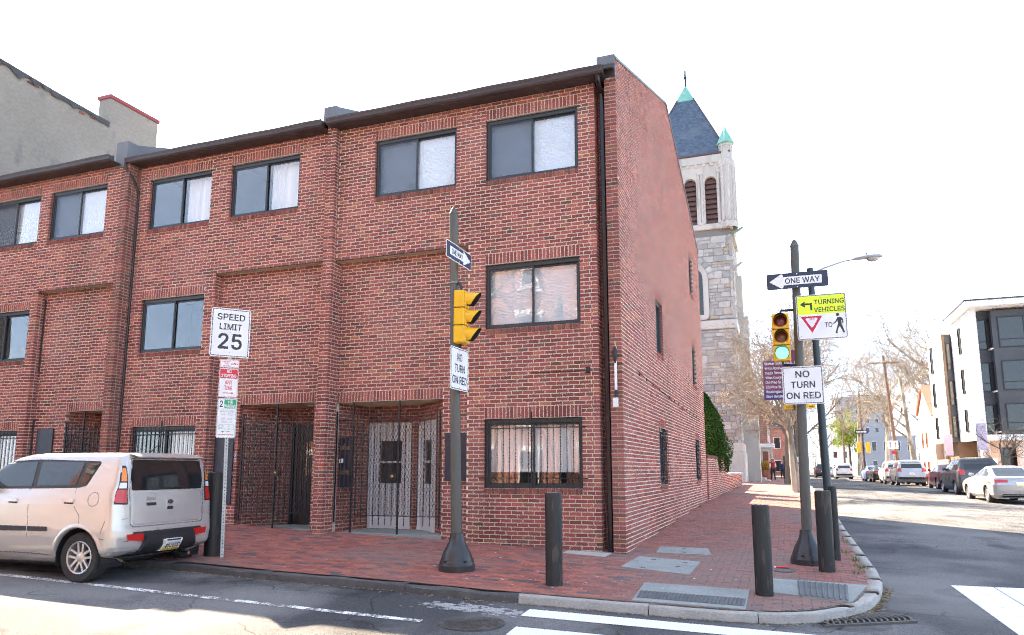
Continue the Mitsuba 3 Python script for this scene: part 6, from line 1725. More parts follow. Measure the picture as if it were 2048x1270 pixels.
def gfn(n):
    c = V(gx, gy, 6.6)+rng.normal(0, 1, (24, 3))*V(1.4, 1.4, 2.0); i = rng.integers(0, 24, n)
    d = rng.normal(0, 1, (n, 3)); d /= np.linalg.norm(d, axis=1, keepdims=True)
    return c[i]+d*rng.uniform(.3, 1.2, (n, 1)), d
part(gt, 'foliage', leaf_cloud(5000, gfn, .16, .8), 'm_young_leaf', kind='stuff')

# ================================================================ right side of the street
mat('m_render_white', lambda p, n, uv: c3((0.74, 0.74, 0.73), (0.80, 0.80, 0.79), fbm(p.x*.5, p.y*.5, p.z*.5, 3)), 0.8)
mat('m_clad_dark', lambda p, n, uv: c3((0.048, 0.052, 0.062), (0.062, 0.066, 0.076), noise(dr.floor(p.x/1.2), dr.floor(p.y/1.2), dr.floor(p.z/1.4)))*(.9+.2*fbm(p.x, p.y, p.z, 2)), 0.5)
mat('m_clad_brown', (0.20, 0.13, 0.085), 0.7)
mat('m_pink_render', lambda p, n, uv: c3((0.62, 0.47, 0.39), (0.70, 0.55, 0.47), fbm(p.x*.7, p.y*.7, p.z*.7, 3)), 0.9)
mat('m_tile_red', (0.33, 0.14, 0.10), 0.8)
mat('m_fence_wood', (0.55, 0.45, 0.34), 0.8)
def simple_window(k, P, x0, x1, z0, z1, frame_m='m_frame', bars=(), d=.06):
    """a window in a far wall: frame proud of a recessed pane"""
    Mw_ = np.eye(4); Mw_[:3, 0], Mw_[:3, 1], Mw_[:3, 2], Mw_[:3, 3] = P.u, (0, 0, 1), P.n, P.o
    fr = MB(); t = .06
    fr.box((x0, z0, 0.0), (x0+t, z1, d), Mw_).box((x1-t, z0, 0.0), (x1, z1, d), Mw_).box((x0+t, z0, 0.0), (x1-t, z0+t, d), Mw_).box((x0+t, z1-t, 0.0), (x1-t, z1, d), Mw_)
    for kind, a in bars: fr.box(*(((a-.025, z0+t, 0.0), (a+.025, z1-t, d*.8)) if kind == 'v' else ((x0+t, a-.025, 0.0), (x1-t, a+.025, d*.8))), Mw_)
    kk = part(k, 'window', fr, frame_m)
    part(kk, 'pane', MB().box((x0+t, z0+t, .0), (x1-t, z1-t, .012), Mw_), 'm_dark_glass')
    return kk
ap = thing('apartment_block', 'modern white and dark clad apartment block at the right edge', 'apartment block')
BX, BY = 13.4, 39.3
put(ap, MB().box((BX+.35, BY+.9, 3.35), (24, 45, 11.0)).box((BX+1.15, BY+.15, 3.35), (24, BY+1.0, 10.9)), 'm_clad_dark')
part(ap, 'white_wall', MB().box((BX, BY, 3.1), (BX+.345, 45.0, 11.05), b=.01), 'm_render_white')
part(ap, 'roof_canopy', MB().box((BX-.35, BY-.75, 11.06), (24.2, 45.1, 11.42), b=.01), 'm_render_white')
part(ap, 'canopy_edge', MB().box((BX-.4, BY-.8, 11.42), (24.2, 45.1, 11.50)), 'm_clad_dark')
part(ap, 'band', MB().box((BX+.35, BY-.05, 3.02), (24, BY+.9, 3.345)), 'm_render_white')
part(ap, 'ground_floor', MB().box((BX+1.0, BY+1.2, -.4), (24, 45, 3.34)), 'm_pink_render')
for x in (BX+.05, BX+1.9, BX+3.9, BX+6.1): part(ap, 'column', MB().box((x, BY+.2, -.4), (x+.42, BY+.75, 3.015)), 'm_pink_render')
Pf = Patch((0, BY+.15, 0), (1, 0, 0), (0, -1, 0)); Pg_ = Patch((0, BY+1.2, 0), (1, 0, 0), (0, -1, 0))
for z0, z1 in ((8.6, 10.5), (6.0, 7.8), (3.55, 5.2)):
    for x0 in (BX+1.45, BX+4.6, BX+7.8): simple_window(ap, Pf, x0, x0+2.15, z0, z1, 'm_trim', (('v', x0+1.35), ('h', z0+.5)))
    Pr_ = Patch((0, BY+.9, 0), (1, 0, 0), (0, -1, 0))
    simple_window(ap, Pr_, BX+.48, BX+1.05, z0, z1, 'm_trim', (('h', z0+.5),))
    Pl_ = Patch((BX+1.15, BY+1.0, 0), (0, -1, 0), (-1, 0, 0))
    simple_window(ap, Pl_, .10, .75, z0, z1, 'm_trim', (('h', z0+.5),))
    part(ap, 'sill', MB().box((BX+1.02, BY+.2, z0-.06), (BX+1.15, BY+.95, z0)), 'm_render_white')
    Pw_ = Patch((BX, 45.0, 0), (0, -1, 0), (-1, 0, 0))
    simple_window(ap, Pw_, 2.2, 2.9, z0+.1, z1-.1, 'm_trim', (('h', z0+.55),))
for x0 in (BX+1.3, BX+3.2, BX+5.4): simple_window(ap, Pg_, x0, x0+1.5, .6, 2.6, 'm_trim', (('v', x0+.75),))
# its second, projecting wing
part(ap, 'white_wing', MB().box((12.5, 45.15, 3.1), (12.85, 48.5, 10.5), b=.01).box((12.5, 45.101, 10.5), (24, 48.5, 10.62)), 'm_render_white')
part(ap, 'wing_edge', MB().box((12.852, 45.12, 3.1), (13.0, 45.3, 10.49)), 'm_clad_brown')
part(ap, 'wing_body', MB().box((13.0, 45.2, 3.1), (24, 48.4, 10.45)), 'm_clad_dark')
Pa = Patch((0, 45.2, 0), (1, 0, 0), (0, -1, 0)); Pb_ = Patch((12.5, 48.5, 0), (0, -1, 0), (-1, 0, 0))
for z0, z1 in ((8.0, 9.9), (5.6, 7.3), (3.4, 4.9)):
    simple_window(ap, Pa, 13.05, 13.42, z0, z1, 'm_trim', (('h', z0+.45),)); simple_window(ap, Pb_, 1.0, 1.75, z0, z1, 'm_trim', (('h', z0+.45),))
part(ap, 'wing_base', MB().box((13.3, 45.3, -.4), (24, 48.4, 3.09)), 'm_clad_brown')
fn_ = thing('wooden_fence', 'pale upright board fence below the white wing', 'fence')
put(fn_, MB().box((12.62, 45.0, 1.85), (12.68, 48.6, 1.93)), 'm_fence_wood')
for i in range(14): part(fn_, 'board', MB().box((12.56, 45.0+i*.26, -.1), (12.62, 45.24+i*.26, 1.95+.02*rng.random())), 'm_fence_wood')
gh = thing('gabled_house', 'pale pink rendered house with a steep gable facing the street', 'house')
gp = Polygon([(48.7, -.5), (54.9, -.5), (54.9, 5.6), (52.0, 7.5), (48.7, 5.2)])
put(gh, MB().poly(gp, np.array([[0, 0, 1, 12.5], [1, 0, 0, 0], [0, 1, 0, 0], [0, 0, 0, 1.]]), 9), 'm_pink_render')
rf = MB()
for (a, za), (b, zb) in (((48.4, 5.06), (52.0, 7.56)), ((52.0, 7.56), (55.1, 5.53))):
    v = [[x, y, z+o] for o in (0, .14) for x, y, z in ((12.35, a, za), (12.35, b, zb), (22, b, zb), (22, a, za))]
    rf.add(v, [[0, 1, 2, 3], [4, 7, 6, 5], [0, 4, 5, 1], [1, 5, 6, 2], [2, 6, 7, 3], [3, 7, 4, 0]])
part(gh, 'roof', rf, 'm_tile_red')
Pgh = Patch((12.5, 54.9, 0), (0, -1, 0), (-1, 0, 0))
for u0 in (1.1, 2.9): simple_window(gh, Pgh, u0, u0+.55, 2.9, 4.1, 'm_tile_red'); simple_window(gh, Pgh, u0, u0+.55, .7, 1.9, 'm_tile_red')
for i, (x, y, z0, z1, lb) in enumerate([(12.3, 44.3, 2.2, 3.6, 'violet banner hanging beside the wooden fence'), (13.0, 38.4, 2.4, 4.0, 'violet banner on a post in front of the apartment corner')]):
    bn = thing('street_banner', lb, 'banner', 'violet street banners')
    put(bn, MB().box((x-.03, y-.02, -.2), (x+.03, y+.02, z1+.1)), 'm_galv'); part(bn, 'cloth', MB().box((x+.035, y-.01, z0), (x+.50, y+.01, z1)), 'm_banner')
mat('m_banner', (0.48, 0.42, 0.55), 0.7)
struct('right_pavement', clip_sheet(sbox(11.6, 2, 30, 110), lambda x, y: g(x, y)+.0, (6, 6)).mesh(), 'm_concrete')

# ---- utility poles and wires
mat('m_pole_wood', lambda p, n, uv: c3((0.13, 0.085, 0.065), (0.24, 0.17, 0.13), fbm(p.x*6, p.y*6, p.z*.8, 3)), 0.9)
mat('m_wire', (0.05, 0.05, 0.05), 0.6)
tops = []
for i, (x, y, H, lx_, lb) in enumerate([(11.1, 57, 10.6, -.55, 'leaning wooden utility pole with crossarm near the gabled house'), (11.0, 86, 10.5, .0, 'wooden utility pole in the middle distance'), (10.6, 112, 10.5, .1, 'thin far wooden utility pole'), (4.6, 120, 10, .0, 'far utility pole on the left kerb')]):
    k = thing('utility_pole', lb, 'utility pole', 'wooden utility poles'); z = float(g(x, y))
    put(k, MB().tube([(x, y, z-.2), (x+lx_*.5, y, z+H*.5), (x+lx_, y, z+H)], [.16, .14, .11], 10).mesh(), 'm_pole_wood', 30)
    part(k, 'crossarm', MB().box((x+lx_-1.2, y-.06, z+H-.7), (x+lx_+1.2, y+.06, z+H-.58)), 'm_pole_wood')
    for o in (-1.1, -.5, .5, 1.1): part(k, 'insulator', MB().lathe([(.04, 0), (.05, .06), (.02, .12)], (x+lx_+o, y, z+H-.58), 6), 'm_galv')
    tops.append((x+lx_, y, z+H-.45))
def wire(a, b, sag=.5, r=.012, label='black overhead wire along the side street'):
    t = np.linspace(0, 1, 14)[:, None]; a, b = V(*a), V(*b)
    p = a*(1-t)+b*t; p[:, 2] -= sag*4*(t*(1-t))[:, 0]
    solo('overhead_wire', MB().tube(p, r, 4), 'm_wire', label, 'wire', group='overhead wires')
for o, lb in ((-1.1, 'outer left overhead wire between the two utility poles'), (.5, 'inner overhead wire between the two utility poles')): wire((tops[0][0]+o, tops[0][1], tops[0][2]), (tops[1][0]+o, tops[1][1], tops[1][2]), .7, label=lb)
wire((tops[0][0], tops[0][1], tops[0][2]-1.6), (13.2, 47, 5.6), .4, label='overhead wire from the leaning pole to the apartment block')
wire((tops[1][0], tops[1][1], tops[1][2]-.8), tops[2], .7, label='overhead wire between the far utility poles')
# ---- far signal, signs at the next crossing
fs_ = thing('far_signal_pole', 'small far traffic signals on a pole at the next crossing', 'traffic light'); x, y = 10.2, 76.0; z = float(g(x, y))
put(fs_, MB().tube([(x, y, z), (x, y, z+5.4)], .07, 8), 'm_black_iron')
for dx in (-.45, .45):
    part(fs_, 'signal_head', MB().box((x+dx-.2, y-.15, z+2.75), (x+dx+.2, y+.15, z+3.85), b=.03), 'm_signal_yellow')
q = part(fs_, 'one_way_sign', MB().poly(rbox(-.65, -.20, .65, .20, .03), frame((x-.1, y-.1, z+5.0), (1, 0, 0)), .01), 'm_sign_navy')
part(fs_, 'arrow', MB().poly(Polygon([(-.5, -.06), (.3, -.06), (.3, -.14), (.52, 0), (.3, .14), (.3, .06), (-.5, .06)]), frame((x-.1, y-.115, z+5.0), (1, 0, 0)), .003), 'm_sign_white')
ls = thing('lane_sign', 'white lane arrow sign on a post near the leaning pole', 'sign'); x, y = 9.75, 48.6; z = float(g(x, y))
put(ls, MB().box((x-.03, y, z), (x+.03, y+.04, z+3.2)), 'm_galv')
part(ls, 'board', MB().poly(rbox(-.36, -.30, .36, .30, .03), frame((x, y-.01, z+2.75), (1, 0, 0)), .01), 'm_sign_white')
ar = unary_union([Polygon([(-.02, -.2), (.02, -.2), (.02, .1), (.07, .1), (0, .2), (-.07, .1), (-.02, .1)])])
part(ls, 'arrows', MB().poly(affinity.translate(ar, -.17, 0), frame((x, y-.022, z+2.75), (1, 0, 0)), .002).poly(affinity.translate(ar, .17, 0), frame((x, y-.022, z+2.75), (1, 0, 0)), .002), 'm_sign_black')
part(ls, 'red_plate', MB().poly(sbox(-.13, -.12, .13, .12), frame((x, y-.01, z+2.2), (1, 0, 0)), .01), 'm_sign_red')

# ---- left side beyond the church: notice board, planter, red house with its porch
nb = thing('notice_board', 'white notice board on two dark posts standing on the left pavement', 'notice board'); x, y = 2.2, 36.2; z = float(g(x, y))
put(nb, MB().box((x+.12, y-.028, z+.70), (x+.93, y, z+1.62)), 'm_black_iron')
for o in (0, .95): part(nb, 'post', MB().box((x+o, y-.05, z), (x+o+.10, y+.05, z+1.65), b=.01), 'm_black_iron')
part(nb, 'panel', MB().box((x+.12, y-.07, z+.72), (x+.93, y-.03, z+1.60)), 'm_sign_white')
pr_ = MB(); Mb = frame((x+.12, y-.071, z+.72), (1, 0, 0))
for i in range(9): pr_.poly(sbox(.22, .22+i*.055, .48, .235+i*.055), Mb, .001)
part(nb, 'print', pr_, 'm_sign_grey', kind='stuff')
part(nb, 'picture', MB().poly(sbox(.53, .42, .76, .56), Mb, .001), 'm_clad_brown'); part(nb, 'picture', MB().poly(sbox(.15, .06, .30, .20), Mb, .001), 'm_sign_red'); part(nb, 'picture', MB().poly(sbox(.10, .36, .18, .46), Mb, .001), 'm_sign_black')
part(nb, 'lettering', text_poly(Mb, MB(), 'NOTICE', .40, .78, .05) if False else MB().poly(sbox(.2, .78, .62, .81), Mb, .001), 'm_sign_black')
pt_ = thing('flower_planter', 'round clay planter with orange flowers beside the porch', 'planter'); x, y = .45, 59.3; z = float(g(x, y))
put(pt_, MB().lathe([(.50, 0), (.62, .1), (.72, .62), (.76, .64), (.76, .74), (.66, .74), (.62, .66), (0, .66)], (x, y, z), 18).mesh(), 'm_tile_red', 40)
def ffn(n):
    d = rng.normal(0, 1, (n, 3)); d /= np.linalg.norm(d, axis=1, keepdims=True); d[:, 2] = np.abs(d[:, 2])
    return V(x, y, z+.72)+d*V(.75, .75, .95)*rng.uniform(.3, 1, (n, 1)), d
part(pt_, 'flowers', leaf_cloud(900, ffn, .09, .8), 'm_flower', kind='stuff')
leaf_mat('m_flower', (0.12, 0.16, 0.03), (0.75, 0.38, 0.10), .4)
rh = thing('red_house', 'red brick house with a grey columned porch beyond the church', 'house')
put(rh, MB().box((-9, 68, -.5), (.6, 78, 8.4)), 'm_far_brick')
part(rh, 'cornice', MB().box((-9.2, 67.7, 8.41), (.8, 78.2, 8.75), b=.03), 'm_white_paint')
Prh = Patch((0, 68, 0), (1, 0, 0), (0, -1, 0)); Prr = Patch((.6, 68, 0), (0, 1, 0), (1, 0, 0))
for x0 in (-4.4, -1.55): simple_window(rh, Prh, x0, x0+1.05, 4.3, 5.9, 'm_white_paint', (('h', 5.1),), .1)
for y0 in (1.2, 4, 6.8): simple_window(rh, Prr, y0, y0+1.0, 4.2, 5.9, 'm_white_paint', (('h', 5.0),), .1)
part(rh, 'porch_roof', MB().box((-3.0, 65.6, 3.45), (1.3, 67.95, 3.85), b=.03), 'm_white_paint')
part(rh, 'porch_beam', MB().box((-2.8, 65.8, 3.05), (1.1, 66.1, 3.44)), 'm_dressed')
for xx in (-2.7, -1.5, .0, .95): part(rh, 'porch_column', MB().tube([(xx, 65.95, .3), (xx, 65.95, 3.05)], .14, 10), 'm_dressed')
part(rh, 'porch_wall', MB().box((-2.8, 65.7, .2), (-.4, 66.2, 1.35)), 'm_tile_red')
simple_window(rh, Prh, -1.6, -.4, .8, 2.7, 'm_dressed', (('v', -1.0),), .1)
st_ = thing('church_steps', 'stone steps with a sloping side wall at the church', 'steps')
for i in range(4): part(st_, 'step', MB().box((-.2, 44.6, .2+i*.17), (1.5-i*.3, 46.4, .37+i*.17+.001*i)), 'm_dressed') if i else put(st_, MB().box((-.2, 44.6, .1), (1.5, 46.4, .368)), 'm_dressed')
# ---- far buildings down the street
def far_block(x0, x1, y0, y1, h, m, label, nx, nz, key='far_building'):
    k = thing(key, label, 'building', 'buildings far down the street')
    put(k, MB().box((x0, y0, -.5), (x1, y1, h)), m)
    P = Patch((0, y0, 0), (1, 0, 0), (0, -1, 0)); Q = Patch((x1 if x0 < 4 else x0, y0 if x0 < 4 else y1, 0), (0, 1 if x0 < 4 else -1, 0), (1 if x0 < 4 else -1, 0, 0))
    for i in range(nx):
        w_ = (x1-x0)/nx
        for j in range(nz):
            hh = h/nz; simple_window(k, P, x0+(i+.28)*w_, x0+(i+.72)*w_, (j+.3)*hh, (j+.8)*hh, 'm_white_paint', (), .12)
    for i in range(3):
        w_ = (y1-y0)/3
        for j in range(nz):
            hh = h/nz; simple_window(k, Q, (i+.3)*w_, (i+.7)*w_, (j+.3)*hh, (j+.8)*hh, 'm_white_paint', (), .12)
    part(k, 'parapet', MB().box((x0-.15, y0-.15, h+.001), (x1+.15, y1+.15, h+.4)), m)
far_block(-6, 2.2, 96, 112, 9.5, 'm_far_brick', 'red brick building at the left far down the street', 4, 3)
far_block(-7, 2.6, 116, 140, 11, 'm_pink_render', 'pale building behind the red one on the left', 4, 3)
far_block(-4, 6.0, 205, 230, 17, 'm_clad_grey', 'grey tower block closing the left of the far street', 4, 6)
far_block(9.8, 18, 175, 200, 9, 'm_render_white', 'pale block on the right far down the street', 4, 3)
far_block(17, 32, 235, 260, 23, 'm_clad_grey', 'grey high block behind the bare trees', 6, 8)
far_block(15.5, 26, 150, 170, 7.5, 'm_clad_grey', 'low grey block behind the bare trees', 5, 2)
mat('m_clad_grey', (0.36, 0.37, 0.40), 0.8)
hz = thing('far_hedge_of_trees', 'hazy line of bare trees where the street ends', 'wood'); labels[hz] = {'label': 'hazy line of bare trees where the street ends', 'kind': 'stuff', 'category': 'wood'}
fz = MB()
for _ in range(260):
    x, y = rng.uniform(-60, 140), rng.uniform(270, 330); H = rng.uniform(7, 13)
    fz.tube([(x, y, 0), (x+rng.normal(0, .4), y, H)], [.25, .05], 3, cap=False)
    for _ in range(14):
        z = H*rng.uniform(.3, .95); a = rng.random()*6.28; L = rng.uniform(1.5, 3.5)
        fz.tube([(x, y, z), (x+L*math.cos(a)*.7, y+L*math.sin(a)*.7, z+L*.6)], [.09, .03], 3, cap=False)
put(hz, fz.mesh(), 'm_twig')

# ================================================================ parked cars of the side street
paint_mat('m_silver', (0.36, 0.37, 0.39), .3, .5); paint_mat('m_charcoal', (0.045, 0.048, 0.055), .25, .4); paint_mat('m_maroon', (0.13, 0.02, 0.035), .25, .3); paint_mat('m_car_white', (0.60, 0.60, 0.60), .3, .05); paint_mat('m_car_blue', (0.18, 0.26, 0.45), .3, .4); paint_mat('m_car_black', (0.02, 0.02, 0.022), .25, .3)
SEDAN = Body([(.20, .78, -.78, 3.5, .3, .5), (.32, .87, -.95, 3.65, .25, .5), (.50, .905, -1.0, 3.7, .25, .5), (.70, .91, -1.02, 3.66, .25, .5), (.82, .905, -1.0, 3.4, .25, .55), (.90, .89, -.98, 3.0, .25, .5), (.965, .87, -.95, 2.4, .2, .45), (.985, .86, -.86, 2.2, .2, .4), (1.0, .82, -.35, 2.1, .2, .35), (1.12, .74, -.05, 1.78, .2, .3), (1.25, .67, .25, 1.5, .2, .3), (1.36, .60, .52, 1.25, .2, .3), (1.405, .52, .68, 1.08, .15, .2), (1.43, .30, .82, .95, .06, .06)])
SUV = Body([(.24, .80, -.70, 3.3, .25, .5), (.40, .88, -.86, 3.42, .2, .5), (.60, .90, -.90, 3.45, .2, .5), (.85, .905, -.88, 3.38, .2, .5), (1.0, .90, -.86, 3.1, .2, .5), (1.08, .88, -.85, 2.5, .18, .45), (1.12, .865, -.84, 2.25, .18, .4), (1.30, .80, -.78, 1.95, .18, .3), (1.50, .73, -.70, 1.6, .18, .3), (1.64, .66, -.60, 1.3, .18, .3), (1.70, .56, -.42, 1.05, .15, .25), (1.725, .30, -.1, .7, .1, .1)])
def side_car(body, x, y, label, paint, suv, heading=math.pi/2, detail=0, group='cars parked along the side street', scale=.98):
    c = Car(body, (x, y), heading, label, paint, 2.70, .32, 1.54, group=group, scale=scale, detail=detail)
    t = 1.12 if suv else 1.0; zt = 1.60 if suv else 1.34
    if suv:
        pane = rpoly([(2.0, 1.16), (1.42, 1.56), (-.35, 1.58), (-.55, 1.17)], .03)
    else:
        pane = rpoly([(1.98, 1.02), (1.32, 1.31), (.55, 1.31), (-.10, 1.03)], .03)
    c.on_side(pane, 'side_windows', 'm_dark_glass', .006, step=.2)
    for xx in (.78, 1.55 if suv else 1.5): c.on_side(seam([(xx, .4), (xx, t+.42 if suv else t+.3)], .05 if False else .03), 'pillar', paint, .009, sides=(1, -1), step=.3)
    if suv:
        c.on_rear(rpoly([(-.62, 1.18), (.62, 1.18), (.55, 1.55), (-.55, 1.55)], .03), 'rear_glass', 'm_dark_glass', .006, step=.2)
        for sg in (1, -1): c.on_rear(rpoly([(sg*.60, .92), (sg*.60, 1.17), (sg*.83, 1.17), (sg*.85, .95)], .02), 'tail_lamp', 'm_lamp_red', .012, step=.1)
        c.on_rear(sbox(-.78, .42, .78, .58), 'bumper', 'm_trim', .03, step=.2)
        pz = .80
    else:
        c.on_rear(rpoly([(-.60, 1.03), (.60, 1.03), (.50, 1.35), (-.50, 1.35)], .03), 'rear_glass', 'm_dark_glass', .006, step=.08)
        for sg in (1, -1): c.on_rear(rpoly([(sg*.42, .80), (sg*.42, .90), (sg*.84, .91), (sg*.82, .78)], .02), 'tail_lamp', 'm_lamp_red', .012, step=.1)
        c.on_rear(sbox(-.6, .26, .6, .36), 'valance', 'm_trim', .02, step=.2)
        pz = .74
    k = c.on_rear(rbox(-.155, pz-.075, .155, pz+.075, .01), 'licence_plate', 'm_plate_white', .015); c.on_rear(sbox(-.15, pz-.07, .15, pz-.045), 'plate_band', 'm_plate_yellow', .018, holder=k)
    for sg in (1, -1): part(c.key, 'door_mirror', c.mb(MB().box((1.55, sg*.86, t), (1.68, sg*1.04, t+.14), b=.04)), paint)
    return c
c = side_car(SEDAN, 10.32, 20.9, 'silver saloon parked at the right edge, seen from behind', 'm_silver', False, math.pi/2+.04, 1)
side_car(SUV, 10.45, 27.3, 'dark charcoal estate car parked ahead of the silver saloon', 'm_charcoal', True, math.pi/2+.02, 1)
side_car(SEDAN, 11.0, 35.0, 'maroon saloon mostly hidden by the dark estate car', 'm_maroon', False)
side_car(SUV, 9.95, 43.0, 'silver off road car parked in front of the pale gabled house', 'm_silver', True)
side_car(SUV, 9.9, 49.2, 'white car parked ahead of the silver off road car', 'm_car_white', True)
side_car(SEDAN, 9.75, 55.5, 'black saloon in the middle of the far parked row', 'm_car_black', False)
side_car(SEDAN, 9.7, 61.5, 'blue saloon in the far parked row', 'm_car_blue', False)
side_car(SUV, 8.05, 75.5, 'white crossover driving away in the middle of the street', 'm_car_white', True)
side_car(SEDAN, 7.2, 84.0, 'grey saloon beyond the white crossover', 'm_silver', False)
side_car(SUV, 6.3, 84.5, 'dark car at the left of the far row', 'm_car_black', True)
side_car(SEDAN, 6.6, 91.5, 'dark saloon farthest down the street', 'm_charcoal', False)

# ================================================================ people on the far pavement
import manifold3d as m3
def figure(x, y, heading, H, label, clothes, hat=False, stride=.16):
    z = float(g(x, y)); s_ = H/1.75
    M = rotz(heading, (x, y, z)) @ np.diag([s_, s_, s_, 1.])
    J = dict(hipL=(.0, .10, .92), hipR=(.0, -.10, .92), knL=(stride*.55, .10, .50), knR=(-stride*.15, -.10, .50), anL=(stride, .10, .08), anR=(-stride*1.3, -.10, .10), toL=(stride+.19, .11, .035), toR=(-stride*1.3+.18, -.11, .04),
             pel=(0, 0, .98), chest=(.02, 0, 1.32), neck=(.02, 0, 1.48), shL=(.02, .19, 1.42), shR=(.02, -.19, 1.42), elL=(-.07, .25, 1.14), elR=(.06, -.25, 1.14), haL=(.05, .25, .90), haR=(.20, -.22, .95), head=(.04, 0, 1.63), top=(.03, 0, 1.70))
    def body(bones, ref=.05, it=6):
        out = m3.Manifold()
        for a, b, ra, rb in bones:
            sp = [m3.Manifold.sphere(r, 14).translate(list(map(float, J[q]))) for q, r in ((a, ra), (b, rb))]
            out = out + m3.Manifold.batch_hull(sp)
        mm = out.refine_to_length(ref).to_mesh(); t = trimesh.Trimesh(mm.vert_properties[:, :3], mm.tri_verts, process=True)
        trimesh.smoothing.filter_taubin(t, iterations=it); t.apply_transform(M); return t
    k = thing('person', label, 'person', None)
    limb = [('pel', 'hipL', .13, .11), ('pel', 'hipR', .13, .11), ('hipL', 'knL', .10, .065), ('hipR', 'knR', .10, .065), ('knL', 'anL', .062, .042), ('knR', 'anR', .062, .042), ('anL', 'toL', .045, .03), ('anR', 'toR', .045, .03)]
    arms = [('shL', 'elL', .062, .046), ('shR', 'elR', .062, .046), ('elL', 'haL', .044, .03), ('elR', 'haR', .044, .03)]
    J['tipL'] = tuple(V(*J['haL'])+V(.03, 0, -.09)); J['tipR'] = tuple(V(*J['haR'])+V(.07, .01, -.06))
    hands = []
    for sd_, sg in (('L', 1), ('R', -1)):
        for i, o in enumerate((-.03, -.01, .01, .03)):
            J[f'f{sd_}{i}'] = tuple(V(*J['tip'+sd_])+V(o, 0, -.045+abs(o)*.5)); hands.append(('tip'+sd_, f'f{sd_}{i}', .016, .008))
        J['t'+sd_] = tuple(V(*J['ha'+sd_])+V(.05, -.02*sg, -.05)); hands += [('ha'+sd_, 'tip'+sd_, .028, .022), ('ha'+sd_, 't'+sd_, .018, .009)]
    J['nose'], J['chin'] = (.155, 0, 1.62), (.10, 0, 1.55)
    put(k, body([('neck', 'head', .05, .075), ('head', 'top', .092, .085), ('head', 'chin', .07, .04), ('head', 'nose', .04, .014), ('chest', 'pel', .13, .12), ('chest', 'shL', .10, .07), ('chest', 'shR', .10, .07)]+arms+limb+hands, .045), 'm_skin', True)
    part(k, 'trousers', body([(a, b, ra+.014, rb+.016) for a, b, ra, rb in limb[:6]], .05), clothes[1], True)
    part(k, 'jacket', body([('chest', 'pel', .155, .150), ('chest', 'shL', .12, .085), ('chest', 'shR', .12, .085)], .05), clothes[0], True)
    for sd_ in 'LR': part(k, 'sleeve', body([(a, b, ra+.016, rb+.014) for a, b, ra, rb in arms if a[-1] == sd_], .05), clothes[2], True)
    for sd_ in 'LR': part(k, 'shoe', body([('an'+sd_, 'to'+sd_, .055, .04)], .04, 3), 'm_sign_black', True)
    hr = m3.Manifold.sphere(.105, 18).scale([1.05, .95, 1.05]).translate([.01, 0, 1.67]).trim_by_plane([-.5, 0, .9], 1.46)
    mm = hr.to_mesh(); t = trimesh.Trimesh(mm.vert_properties[:, :3], mm.tri_verts); t.apply_transform(M)
    part(k, 'hair', t, clothes[3], True)
    if hat:
        h_ = MB().lathe([(.20, 1.715), (.205, 1.722), (.115, 1.735), (.105, 1.80), (.06, 1.83), (0, 1.83)], (.02, 0, 0), 20)
        t = h_.mesh(); t.apply_transform(M); part(k, 'hat', t, clothes[4], True)
    e = MB()
    for sg in (-1, 1): e.tm(trimesh.creation.icosphere(1, .012), np.array([[1, 0, 0, .125], [0, 1, 0, sg*.035], [0, 0, 1, 1.645], [0, 0, 0, 1.]]))
    t = e.mesh(); t.apply_transform(M); part(k, 'eyes', t, 'm_sign_black', kind='stuff')
    return k
mat('m_skin', (0.42, 0.26, 0.19), 0.6); mat('m_cloth_red', (0.30, 0.025, 0.04), 0.9); mat('m_cloth_white', (0.70, 0.68, 0.66), 0.9); mat('m_cloth_dark', (0.03, 0.03, 0.036), 0.9); mat('m_cloth_navy', (0.03, 0.045, 0.10), 0.9); mat('m_straw', (0.62, 0.55, 0.42), 0.9)
figure(1.31, 50.6, math.pi/2+.3, 1.66, 'person in a red top and pale sleeves with a wide hat, walking away', ('m_cloth_red', 'm_cloth_dark', 'm_cloth_white', 'm_cloth_dark', 'm_straw'), True)
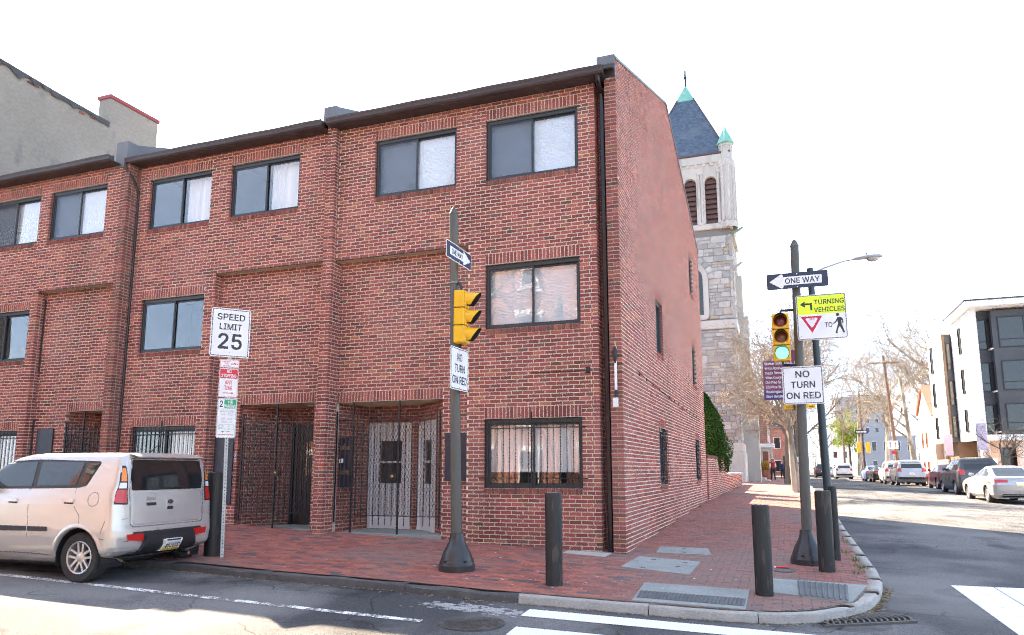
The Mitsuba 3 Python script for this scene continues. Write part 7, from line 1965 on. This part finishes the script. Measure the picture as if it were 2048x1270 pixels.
figure(1.95, 60.5, -math.pi/2, 1.62, 'person in dark blue clothes on the far pavement by the notice board', ('m_cloth_navy', 'm_cloth_dark', 'm_cloth_navy', 'm_cloth_dark'))

# ================================================================ across the front street, seen in the window panes
def opposite_house(x0, x1, h, m, label):
    k = thing('opposite_house', label, 'row house', 'houses across the front street')
    y = -17.2
    put(k, MB().box((x0+.01, y-9, -1), (x1-.01, y, h)), m)
    P = Patch((0, y, 0), (-1, 0, 0), (0, 1, 0)); n = 2 if x1-x0 < 5.5 else 3
    for j in range(int(h/2.95)):
        for i in range(n):
            a = x0+(x1-x0)*(i+.5)/n
            simple_window(k, P, -a-.5, -a+.5, .4+j*2.9, 2.1+j*2.9, 'm_white_paint', (('h', 1.25+j*2.9),), .12)
            part(k, 'lintel', MB().box((a-.6, y, 2.12+j*2.9), (a+.6, y+.05, 2.32+j*2.9)).box((a-.6, y, .28+j*2.9), (a+.6, y+.09, .38+j*2.9)), 'm_white_paint')
    part(k, 'cornice', MB().box((x0, y-.1, h+.001), (x1, y+.35, h+.35), b=.03), 'm_white_paint')
opposite_house(-21.0, -14.5, 11.9, 'm_far_brick', 'brick house across the street, mirrored in the left windows')
opposite_house(-14.5, -9.0, 12.3, 'm_opp_orange', 'orange brick house across the street with white windows')
opposite_house(-9.0, -3.6, 11.9, 'm_far_brick', 'brick house across the street, mirrored in the middle windows')
opposite_house(-3.6, 1.4, 12.0, 'm_opp_orange', 'orange brick house across the street at the corner')
mat('m_opp_orange', far_brick(1.0, (0.32, 0.15, 0.10), (0.38, 0.19, 0.13)), 0.9)
bare_tree(-9.5, -14.6, 15.5, 1.2, 'bare street tree mirrored in the upper windows', group='bare street trees', r0=.18, seed=51, kids=(7, 5, 4, 3), levels=4, bark='m_bark', twig='m_bark', thin=.007)
bare_tree(-3.6, -14.6, 14.0, 1.2, 'second bare street tree mirrored in the windows', group='bare street trees', r0=.16, seed=52, kids=(7, 5, 4, 3), levels=4, bark='m_bark', twig='m_bark', thin=.007)
struct('opposite_pavement', clip_sheet(sbox(-40, -17.2, 2.0, -13.2), lambda x, y: g(x, y), (6, 4)).mesh(), 'm_concrete')
